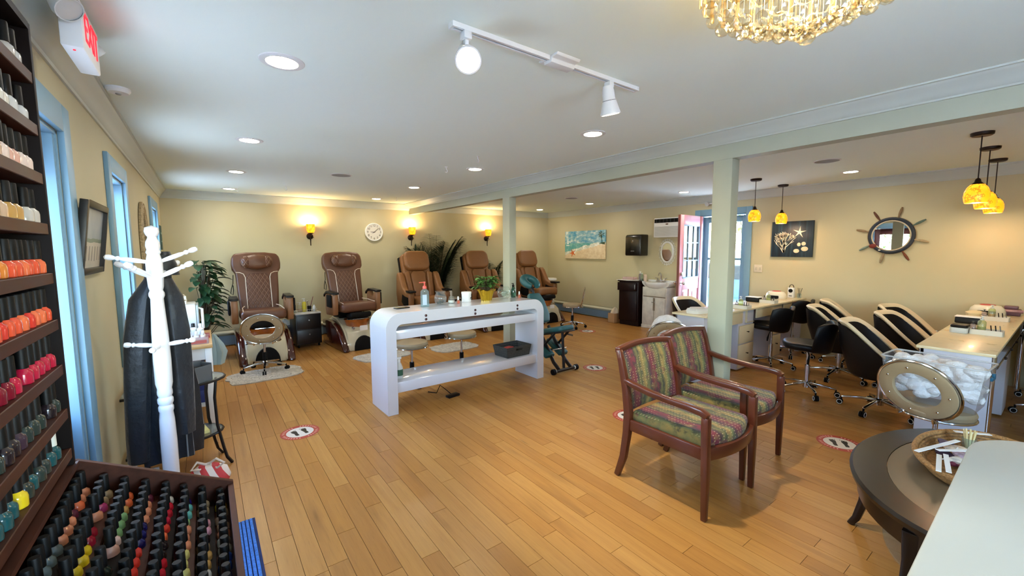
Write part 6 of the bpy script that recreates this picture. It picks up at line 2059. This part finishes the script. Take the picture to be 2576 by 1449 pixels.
# ---------------------------------------------------------------- tub chairs
def tub_chair(x, y, rz, label):
    t = thing('tub_chair', label, 'tub chair', (x, y, 0), rz, 'black tub chairs with cream rims')
    star_base(t, .28, rot=.35, ring=True)
    G().cyl((0, 0, .12), (0, 0, .34), .024, n=14).out('gas_lift', M_chrome, t)
    G().tube([(.06, -.1, .33), (.14, -.12, .32), (.18, -.12, .30)], .007, 6).out('lift_lever', M_rub, t)
    N = 40
    A = 138.
    rim, outr, inr, bot, ibot = [], [], [], [], []
    for i in range(N + 1):
        ph = -A + 2 * A * i / N
        f_ = min(1, max(0, (abs(ph) - 35) / (A - 35)))
        s_ = f_ * f_ * (3 - 2 * f_)
        zr = .82 - .36 * s_
        c_, sn = math.cos(R(ph)), math.sin(R(ph))
        ro, ri = .315 - .01 * s_, .258 - .006 * s_
        lean = .03 * (1 - s_)
        outr.append((ro * sn, ro * c_ + lean, zr - .012))
        inr.append((ri * sn, ri * c_ + lean, zr - .012))
        rim.append(((ro + ri) / 2 * sn, (ro + ri) / 2 * c_ + lean, zr))
        bot.append((.245 * sn, .245 * c_, .36))
        ibot.append((.225 * sn, .225 * c_, .44))
    mid = [tuple((a_ * .45 + b_ * .55) + (0.02 * s if k < 2 else 0) for k, (a_, b_, s) in enumerate(zip(p, q, (math.sin(R(-A + 2 * A * i / N)), math.cos(R(-A + 2 * A * i / N)), 0)))) for i, (p, q) in enumerate(zip(bot, outr))]
    G().loft([bot, mid, outr], closed=False).loft([[p for p in bot], [p for p in ibot]], closed=False).out('outer_shell', M_bleather, t, ang=60)
    G().loft([inr, ibot], closed=False).out('inner_lining', M_bleather, t, ang=60)
    G().tube(rim, [1.] * (N + 1), flat=(.062, .03)).out('cream_rim', M_cream, t, bevel=.008)
    for e_ in (0, N):
        G().add([outr[e_], inr[e_], ibot[e_], bot[e_]], [(0, 1, 2, 3)]).out('arm_front', M_cream, t, smooth=False)
    G().lathe([(.0001, .34), (.23, .34), (.245, .36), (.24, .44), (.2, .47), (.0001, .475)], n=28).out('seat', M_bleather, t)
    for s in (-1, 1):
        G().ell((s * .30, -.1, .545), (.012, .018, .018), 8, 5).out('arm_stud', M_chrome, t)
    return t
tub_chair(5.02, 1.02, R(6), 'black and cream tub chair nearest the camera beside the right table')
tub_chair(5.95, 1.60, R(12), 'black and cream tub chair behind the black wing stool, nearer one')
tub_chair(6.74, 1.71, R(18), 'black and cream tub chair against the wall under the ship wheel mirror')
tub_chair(5.88, .95, R(-2), 'second black and cream tub chair pulled up to the right table')
tub_chair(6.62, 1.08, R(-8), 'farthest black and cream tub chair at the right table')
tub_chair(5.42, 3.06, R(-5), 'black and cream tub chair in front of the open side door')

# ---------------------------------------------------------------- black wing back stools
def wing_stool(x, y, rz, label, zs=.50):
    t = thing('wing_back_stool', label, 'stool', (x, y, 0), rz, 'black wing back stools')
    star_base(t, .25, rot=.5, ring=True)
    G().cyl((0, 0, .10), (0, 0, .30), .024, n=14).out('gas_lift_sleeve', M_chrome, t)
    G().cyl((0, 0, .30), (0, 0, zs - .05), .014, n=12).out('gas_lift', M_chrome, t)
    G().tube([(.03, 0, zs - .05), (.12, .03, zs - .07), (.15, .03, zs - .12), (.16, .03, zs - .16)], [.005, .005, .011, .008], 6).out('lift_lever', M_rub, t)
    rings = []
    for z, f_ in ((zs - .055, .82), (zs - .04, .97), (zs - .005, 1.), (zs + .015, .95), (zs + .02, .8)):
        ring = []
        for i in range(28):
            a_ = 2 * PI * i / 28
            px, py = .21 * math.cos(a_) * (1 - .16 * math.sin(a_)), .215 * math.sin(a_)
            ring.append((px * f_, py * f_ - .02, z + .04 * max(0, -math.sin(a_)) ** 2 + .03 * abs(math.cos(a_)) ** 3))
        rings.append(ring)
    G().loft(rings).out('seat', M_bleather, t, ang=60)
    nu, nv = 16, 8
    lay = []
    for th_ in (0, .045):
        lay.append([])
        for j in range(nv + 1):
            v = j / nv
            for i in range(nu + 1):
                u = -1 + 2 * i / nu
                hh = .31 - .035 * math.exp(-(u / .3) ** 2) - .05 * max(0, abs(u) - .75) * 4 * .5
                w = .15 + .085 * math.sin(PI * min(1, .15 + v * .8) * .75)
                px = w * u * (1 - .0 * v)
                zz = zs - .03 + hh * v
                py = .15 + .05 * v - .10 * u * u + th_ * (1 - .5 * abs(u) ** 4)
                lay[-1].append((px, py, zz))
    k_ = (nu + 1)
    fs_ = []
    off = len(lay[0])
    for j in range(nv):
        for i in range(nu):
            q = (j * k_ + i, j * k_ + i + 1, (j + 1) * k_ + i + 1, (j + 1) * k_ + i)
            fs_ += [q, tuple(off + a_ for a_ in q[::-1])]
    edge = [i for i in range(nu + 1)] + [j * k_ + nu for j in range(1, nv + 1)] + [nv * k_ + i for i in range(nu - 1, -1, -1)] + [j * k_ for j in range(nv - 1, 0, -1)]
    for a_, b_ in zip(edge, edge[1:] + edge[:1]):
        fs_.append((a_, off + a_, off + b_, b_))
    G().add(lay[0] + lay[1], fs_).out('wing_back', M_bleather, t, bevel=.008)
    return t
wing_stool(5.08, 1.63, R(188), 'black wing back stool standing out in the aisle', .50)
wing_stool(5.86, 2.30, R(176), 'black wing back stool at the first table, beside the drawers', .52)
wing_stool(6.70, 2.36, R(170), 'black wing back stool at the first table, nearest the wall', .54)
wing_stool(5.30, -.12, R(-12), 'black wing back stool cut off by the right edge, nearest the camera', .50)
wing_stool(6.05, .02, R(6), 'black wing back stool at the right edge, middle one', .50)
wing_stool(6.72, .02, R(0), 'black wing back stool at the right edge, nearest the wall', .50)

# ---------------------------------------------------------------- bins of cotton
def cotton(n, w, d, z0, z1, seed):
    k = random.Random(seed)
    g_ = G()
    for i in range(n):
        r_ = k.uniform(.03, .055)
        g_.ell((k.uniform(-w, w), k.uniform(-d, d), k.uniform(z0, z1)), (r_ * k.uniform(.8, 1.3), r_ * k.uniform(.8, 1.3), r_ * k.uniform(.7, 1.)), 10, 6)
    return g_
M_cot = mat('cotton_white', (248, 247, 246), .95, noise=.03, nscale=30, bump=1., bscale=70)
M_bin = glassmat('frosted_bin', (250, 250, 251), .15, 1.3, .07)
def clear_bin(x, y, z, w, d, h_, label, rz):
    e = thing('plastic_bin', label, 'bin', (x, y, z), rz)
    g_ = G()
    for z0, z1, f0, f1 in ((0, h_, .86, 1.),):
        a_ = [(sx * w * f0, sy * d * f0, z0) for sx, sy in ((-1, -1), (1, -1), (1, 1), (-1, 1))]
        b_ = [(sx * w * f1, sy * d * f1, z1) for sx, sy in ((-1, -1), (1, -1), (1, 1), (-1, 1))]
        g_.add(a_ + b_, [(0, 1, 5, 4), (1, 2, 6, 5), (2, 3, 7, 6), (3, 0, 4, 7), (3, 2, 1, 0)])
    g_.out('walls', M_bin, e, smooth=False)
    G().tube([(p, q, h_) for p, q in rrect(-w - .004, w + .004, -d - .004, d + .004, .02, 3)], .006, 6, closed=True).out('rim', glassmat('bin_rim', (240, 242, 244), .1, alpha=.4), e)
    return e
b1 = clear_bin(4.0, .53, .481, .155, .25, .29, 'clear plastic bin of cotton with blue latches on the ring stool', R(-4))
for s, y in ((-1, -.253), (1, .253)):
    G().box(-.045, .045, min(y, y + s * .012), max(y, y + s * .012), .21, .235).box(-.012, .012, min(y, y + s * .016), max(y, y + s * .016), .225, .255).out('blue_latch', mat('latch_blue', (24, 92, 120), .4), b1, bevel=.003)
o = cotton(190, .10, .19, .05, .265, 3).out('cotton_fill', M_cot, None, (4.0, .53, .482))
tag(o, 'fluffy white cotton filling the clear bin with blue latches', 'cotton', None, 'stuff')
b2 = clear_bin(4.10, 2.66, .471, .14, .14, .15, 'clear bag-lined bin on the ring stool by the first table', R(-20))
o = cotton(60, .11, .12, .05, .2, 5).loft(drape([(.12, 0, 0, .15, .14, .1), (.2, 0, 0, .17, .15, .12), (.26, .0, 0, .14, .12, .16), (.31, -.01, .0, .08, .07, .2), (.33, -.01, 0, .02, .02, .1)], .3, 7, 36)).out('cotton_pile', M_cot, None, (4.10, 2.66, .473))
tag(o, 'heap of white towels and cotton piled on the ring stool', 'cotton', None, 'stuff')

# ---------------------------------------------------------------- patterned armchairs
def tapestry(name, across, along):
    mt, t_, b = nodes_of(name, .85)
    k = NB(t_)
    tc = k.n('TexCoord').outputs['Object']
    s = k.sep(tc)
    n1 = k.noise(tc, 9, 4).outputs['Fac']
    n2 = k.noise(tc, 26, 4).outputs['Fac']
    n3 = k.noise(tc, 60, 2).outputs['Fac']
    x_ = k.math('ADD', s[0], k.math('ADD', k.math('MULTIPLY', k.math('SUBTRACT', n1, .5), .07), k.math('MULTIPLY', k.math('SUBTRACT', n2, .5), .05)))
    f_ = k.math('FRACT', k.math('ADD', k.math('MULTIPLY', x_, 4.6), .9))
    col = k.ramp(f_, [(0., lin((104, 26, 38))), (.16, lin((112, 34, 44))), (.24, lin((58, 34, 36))), (.34, lin((104, 98, 50))), (.46, lin((58, 66, 40))), (.6, lin((150, 122, 58))), (.74, lin((98, 104, 58))), (.86, lin((62, 42, 46))), (1., lin((106, 28, 40)))])
    blot = k.ramp(n2, [(.5, (0, 0, 0)), (.6, (1, 1, 1))])
    col = k.mix(k.math('MULTIPLY', blot, .65), col, k.ramp(n1, [(.38, lin((34, 34, 30))), (.5, lin((128, 112, 56))), (.62, lin((104, 40, 42)))]))
    # short rows of pale stitched flecks running with the stripes
    vz = k.math('ADD', s[1], s[2])
    dots = k.math('MULTIPLY', k.math('GREATER_THAN', k.math('SINE', k.math('MULTIPLY', s[0], 190.)), .8), k.math('GREATER_THAN', k.math('SINE', k.math('MULTIPLY', vz, 300.)), .45))
    dots = k.math('MULTIPLY', dots, k.math('GREATER_THAN', n1, .47))
    col = k.mix(k.math('MULTIPLY', dots, .55), col, lin((206, 180, 128)))
    k.put(b.inputs['Base Color'], col)
    k.put(b.inputs['Normal'], k.bump(k.noise(tc, 240, 2).outputs['Fac'], .25))
    b.inputs['Sheen Weight'].default_value = .15
    return mt
M_tap = tapestry('tapestry_weave', 0, 1)
def armchair(x, y, rz, label):
    """faces -Y; origin on the floor under the seat centre"""
    t = thing('patterned_armchair', label, 'armchair', (x, y, 0), rz, 'patterned waiting armchairs')
    W = .281
    for s in (-1, 1):
        # front leg rising into the arm post
        G().tube([(s * W, -.27, 0), (s * W, -.268, .3), (s * W, -.262, .54), (s * W, -.262, .60)], [.72, .95, 1., 1.], flat=(.042, .042)).out('leg', M_cherry, t, bevel=.005)
        # back leg and back post, raked
        G().tube([(s * W, .345, 0), (s * W, .295, .15), (s * W, .27, .32), (s * W, .262, .46), (s * W, .285, .62), (s * W, .33, .80), (s * W, .35, .865)], [.8, .95, 1.05, 1.1, 1., .85, .75], flat=(.04, .046)).out('leg', M_cherry, t, bevel=.005)
        # arm: slopes down from the back post then turns into the front post
        G().tube([(s * W, .298, .672), (s * W, .22, .655), (s * W, .10, .638), (s * W, -.04, .63), (s * W, -.16, .628), (s * W, -.235, .622), (s * W, -.272, .604)], [.9, 1., 1., 1., 1., 1.05, 1.], flat=(.044, .034)).out('arm', M_cherry, t, bevel=.006)
        G().tube([(s * W, -.245, .385), (s * W, .26, .385)], 1., flat=(.026, .07)).out('side_rail', M_cherry, t, bevel=.003)
    G().tube([(-W, .255, .385), (W, .255, .385)], 1., flat=(.026, .06)).out('back_rail', M_cherry, t, bevel=.003)
    n = 12
    G().tube([(-W + 2 * W * i / n, -.262 - .05 * math.sin(PI * i / n), .385) for i in range(n + 1)], 1., flat=(.026, .07)).out('front_rail', M_cherry, t, bevel=.003)
    G().tube([(-W - .012 + (2 * W + .024) * i / n, .352 + .03 * math.sin(PI * i / n), .862 + .018 * math.sin(PI * i / n)) for i in range(n + 1)], 1., flat=(.04, .036)).out('crest_rail', M_cherry, t, bevel=.006)
    # seat cushion with a bowed front
    rings = []
    for z, f_ in ((.405, .97), (.42, 1.0), (.455, 1.), (.475, .965), (.482, .9)):
        ring = [(p * f_, q * f_, z) for p, q in ([(-.265, .25), (-.265, -.22)] + [(-.265 + .53 * i / 10, -.24 - .065 * math.sin(PI * i / 10)) for i in range(11)] + [(.265, -.22), (.265, .25)])]
        rings.append(ring)
    G().loft(rings).out('seat_cushion', M_tap, t, bevel=.008, ang=50)
    # back cushion: bowed slab between the posts, leaning back
    k_, nv = 12, 6
    lay = []
    for th_ in (-.03, .03):
        L_ = []
        for j in range(nv + 1):
            v = j / nv
            for i in range(k_ + 1):
                u = -1 + 2 * i / k_
                edge_ = (1 - abs(u) ** 6) * (1 - abs(2 * v - 1) ** 8)
                L_.append((.262 * u, .272 + .085 * v ** 1.3 + .025 * (1 - u * u) + th_ * (.45 + .55 * edge_), .47 + .375 * v + .016 * v * math.cos(u * PI / 2)))
        lay.append(L_)
    fs_, off = [], len(lay[0])
    kk = k_ + 1
    for j in range(nv):
        for i in range(k_):
            q = (j * kk + i, j * kk + i + 1, (j + 1) * kk + i + 1, (j + 1) * kk + i)
            fs_ += [q, tuple(off + a_ for a_ in q[::-1])]
    edge = list(range(kk)) + [j * kk + k_ for j in range(1, nv + 1)] + [nv * kk + i for i in range(k_ - 1, -1, -1)] + [j * kk for j in range(nv - 1, 0, -1)]
    for a_, b_ in zip(edge, edge[1:] + edge[:1]):
        fs_.append((a_, off + a_, off + b_, b_))
    G().add(lay[0] + lay[1], fs_).out('back_cushion', M_tap, t, ang=50)
    return t
armchair(2.47, 1.425, R(0), 'cherry armchair with multicoloured woven cushions, nearest the camera')
armchair(3.079, 1.50, R(0), 'cherry armchair with multicoloured woven cushions, beside the near post')

# ---------------------------------------------------------------- dark oval coffee table
M_esp = mat('espresso_gloss', (26, 17, 12), .3, coat=.25, spec=.3, noise=.15, nscale=5)
M_inset = mat('taupe_stone_inset', (106, 90, 66), .35, noise=.1, nscale=7)
t = thing('coffee_table', 'dark oval coffee table with taupe inset top', 'coffee table', (2.80, .145, 0))
def oval(a_, b_, n=56):
    return [(a_ * math.cos(2 * PI * i / n), b_ * math.sin(2 * PI * i / n)) for i in range(n)]
TA, TB, TZ = .72, .50, .48
rings = [[(p, q, z) for p, q in oval(TA - d, TB - d)] for z, d in ((TZ - .035, .02), (TZ - .03, .004), (TZ - .012, .0), (TZ, .012))]
rings += [[(p, q, TZ) for p, q in oval(TA - .14, TB - .14)], [(p, q, TZ - .01) for p, q in oval(TA - .14, TB - .14)]]
G().loft(rings, caps=False).out('rim_top', M_esp, t, ang=30)
G().prism(oval(TA - .142, TB - .142), TZ - .016, TZ - .002, 'z').out('inset_top', M_inset, t, smooth=False)
rings = [[(p, q, z) for p, q in oval(TA - d, TB - d)] for z, d in ((TZ - .035, .03), (TZ - .125, .035), (TZ - .125, .06), (TZ - .035, .06))]
G().loft(rings, caps=False).out('apron', M_esp, t, ang=30)
for an in (88, 158, 22, 270, 205, 335):
    c_, s_ = math.cos(R(an)), math.sin(R(an))
    q = [((TA - .05) * c_ * f_, (TB - .05) * s_ * f_, z) for f_, z in ((1., TZ - .05), (.99, .3), (1.02, .16), (1.08, .05), (1.14, 0))]
    G().tube(q, [1.25, 1.1, .95, .8, .65], flat=(.055, .045)).out('leg', M_esp, t, bevel=.006)
G().prism(oval(TA * .72, TB * .72), .13, .14, 'z').out('glass_shelf', M_clear, t, smooth=False)
for an in (88, 158, 22, 270, 205, 335):
    c_, s_ = math.cos(R(an)), math.sin(R(an))
    G().tube([(TA * .68 * c_, TB * .68 * s_, .135), (TA * .95 * c_, TB * .95 * s_, .135)], .006, 6).out('shelf_pin', M_chrome, t)

# woven basket tray with favours
M_rattan = mat('rattan_weave', (176, 128, 74), .7, noise=.35, nscale=70, bump=1., bscale=110)
BX_, BY_ = 2.91, .20
t = thing('wicker_tray', 'oval wicker basket tray on the coffee table', 'basket', (BX_, BY_, TZ))
A_, B_ = .37, .225
G().prism([(p * .85, q * .85) for p, q in oval(A_, B_, 40)], 0, .006, 'z').out('base', M_rattan, t, smooth=False)
for j in range(4):
    f_ = .86 + .04 * j
    G().tube([(p * f_, q * f_, .008 + .0125 * j + .002 * math.sin(30 * 2 * PI * i / 60 + j * PI)) for i, (p, q) in enumerate(oval(A_, B_, 60))], .0075, 6, closed=True).out('woven_strand', M_rattan, t)
G().tube([(p * 1.03, q * 1.03, .062) for p, q in oval(A_, B_, 48)], .012, 8, closed=True).out('rolled_rim', M_rattan, t)
k = random.Random(31)
cols = [(190, 170, 190), (120, 50, 70), (60, 44, 80), (226, 214, 196), (170, 90, 90), (210, 186, 160)]
M_sachet = [mat(f'sachet_{i}', c, .6, noise=.4, nscale=40) for i, c in enumerate(cols)]
for i in range(24):
    a_, q = k.uniform(0, 6.28), .66 * k.random() ** .5
    px, py = BX_ + q * A_ * math.cos(a_), BY_ + q * B_ * math.sin(a_)
    e = thing('wrapped_favour', f'{["lilac", "wine red", "plum", "cream", "dusty red", "tan"][i % 6]} wrapped favour, {["bottom", "second", "third", "top"][i // 6]} layer of the heap on the wicker tray', 'favour', (px, py, TZ + .012 + .011 * (i // 6)), k.uniform(0, 6.28), 'small wrapped favours in the wicker tray')
    G().loft(drape([(0, 0, 0, .05, .024, .1), (.012, 0, 0, .055, .028, .15), (.022, 0, 0, .03, .015, .2)], i, 4, 16)).out('packet', M_sachet[i % 6], e)
    G().tube([(.045, 0, .012), (.06, .008, .02), (.07, -.006, .012), (.055, -.004, .015)], .003, 5).out('ribbon', M_paper, e)
for i, (x0, y0, x1, y1, z0, z1, w) in enumerate(((2.70, .40, 3.02, .30, .079, .079, .02), (2.53, .30, 2.76, .33, .079, .072, .018), (2.54, .27, 2.77, .31, .084, .078, .018), (2.78, .34, 3.02, .17, .085, .077, .02), (3.16, .33, 3.25, .21, .079, .079, .02))):
    e = G().tube([(x0, y0, TZ + z0 - .0), (x1, y1, TZ + z1)], 1., flat=(w, .003)).out('emery_board', M_paper, None, smooth=False)
    tag(e, ['long white emery board crossing the left rim of the wicker tray', 'white emery board poking out over the left rim, upper one', 'white emery board poking out over the left rim, lower one', 'white emery board lying across the middle of the wicker tray', 'short white emery board on the far rim of the wicker tray'][i], 'nail file', 'emery boards on the wicker tray')
t = thing('stick_cup', 'small glass of pale wooden sticks on the wicker tray', 'cup', (3.10, .27, TZ + .006))
G().lathe([(.0001, 0), (.022, 0), (.028, .075), (.026, .075), (.02, .004)], n=16, caps=False).out('glass', M_clear, t)
for i in range(9):
    a_ = 2 * PI * i / 9
    G().tube([(.008 * math.cos(a_), .008 * math.sin(a_), .006), (.024 * math.cos(a_), .024 * math.sin(a_), .115)], 1., flat=(.007, .003)).out('wooden_stick', mat('pale_stick', (226, 206, 150), .7), t, smooth=False)
t = thing('ribbon_loop', 'white looped ribbon on the wicker tray', 'ribbon', (2.78, .16, TZ + .045))
G().tube([(-.06 + .1 * math.cos(q) * .9, .05 * math.sin(q) + .03 * math.cos(q), .045 + .015 * math.sin(q * 2)) for q in [2 * PI * i / 22 for i in range(22)]], .004, 6, closed=True).out('loop', M_paper, t)

# ---------------------------------------------------------------- reception counter corner (right foreground)
t = thing('reception_counter', 'pale grey rounded reception counter in the right foreground', 'counter', (1.1, -.45, 0))
M_ctr = mat('counter_solid_surface', (172, 179, 175), .5, noise=.02)
pl = [(-.62, -.5), (.545, -.5), (.545, .40)] + arc(.385, .42, .16, 5, 90, 8) + [(-.62, .565)]
G().prism(pl, 1.015, 1.05, 'z').out('counter_top', M_ctr, t, bevel=.008)
pl2 = [(p * .95 - .01, q * .95 - .01) for p, q in pl]
G().prism(pl2, 0, 1.015, 'z').out('counter_body', M_lac, t, bevel=.005)

# ---------------------------------------------------------------- outside: ground, shrubs, parked car, fence
M_gr = mat('outside_concrete', (196, 200, 206), .9, noise=.08, nscale=2)
struct('ground_outside', G().box(-30, 35, -30, 35, -.25, -.2), M_gr, smooth=False)
M_bush = mat('hedge_leaf', (118, 158, 62), .7, noise=.45, nscale=3)
def shrub(x, y, h_, w, label, seed):
    k = random.Random(seed)
    t = thing('garden_shrub', label, 'shrub', (x, y, -.2))
    g_, gs_ = G(), G()
    for i in range(7):
        a_ = k.uniform(0, 6.28)
        gs_.tube([(0, 0, 0), (w * .2 * math.cos(a_), w * .2 * math.sin(a_), h_ * .4), (w * .5 * math.cos(a_), w * .5 * math.sin(a_), h_ * .8)], [.05, .03, .012], 5)
    for i in range(900):
        a_, z = k.uniform(0, 6.28), k.uniform(.06, 1.)
        r_ = w * math.sqrt(max(0, 1 - (2 * z - 1.0) ** 2 * .8)) * k.uniform(.55, 1.)
        p = (r_ * math.cos(a_), r_ * math.sin(a_), h_ * z)
        leaf(g_, p, (math.cos(a_) + k.uniform(-.5, .5), math.sin(a_) + k.uniform(-.5, .5), k.uniform(-.3, .8)), k.uniform(.16, .28), k.uniform(.09, .14), .5, 2)
    g_.out('foliage', M_bush, t); gs_.out('branches', M_stem, t)
shrub(-4.6, 2.6, 3.0, 1.2, 'green shrub outside the glazed left door', 1)
shrub(-4.6, 5.6, 2.0, .9, 'green shrub outside the left window', 2)
shrub(11.0, 9.0, 2.3, .9, 'green shrub outside the side door, to the left', 3)
shrub(13.9, 6.2, 4.5, 1.0, 'tall tree outside the side door', 4)
shrub(13.2, 9.6, 3.2, 1.2, 'green shrub farther along outside the side door', 6)
# parked car, simple but shaped
t = thing('parked_car', 'dark blue car parked outside the side door', 'car', (10.6, 5.0, -.2), R(96))
M_carp = mat('car_blue', (52, 84, 128), .2, coat=.8)
prof = [(-2.1, .35), (-2.1, .75), (-1.7, .9), (-1.0, 1.0), (-.5, 1.42), (.8, 1.45), (1.5, 1.02), (2.1, .92), (2.15, .4), (1.75, .3), (-1.75, .3)]
G().prism(prof, -.8, .8, 'y').out('body', M_carp, t, bevel=.08, seg=3)
for s in (-1, 1):
    G().prism([(-.85, 1.02), (-.42, 1.36), (.1, 1.38), (.1, 1.02)], s * .79 if s < 0 else .79, s * .81 if s < 0 else .81, 'y').prism([(.16, 1.02), (.16, 1.38), (.76, 1.38), (1.25, 1.04)], s * .79 if s < 0 else .79, s * .81 if s < 0 else .81, 'y').out('side_window', mat('car_glass', (28, 34, 40), .05, coat=.6), t, smooth=False)
    for xx in (-1.3, 1.3):
        w_ = G().cyl((xx, s * .66, .32), (xx, s * .83, .32), .32, n=24).out('tyre', M_rub, t, bevel=.03)
        G().cyl((xx, s * .83, .32), (xx, s * .84, .32), .2, n=20).out('hubcap', M_steel, w_)
tf = thing('garden_fence', 'pale fence running behind the parked car', 'fence', (16.5, 5.5, -.2), R(90))
bd = G().box(-.07, .07, -.012, .012, .05, 1.5).mesh('fence_board', smooth=False)
for i in range(40):
    link('fence_board', bd, mat('fence_white', (226, 226, 220), .7), tf, (-3 + i * .16, 0, 0))
for z in (.4, 1.2):
    G().box(-3.1, 3.4, .012, .05, z, z + .09).out('fence_rail', mat('fence_white', (226, 226, 220), .7), tf, smooth=False)
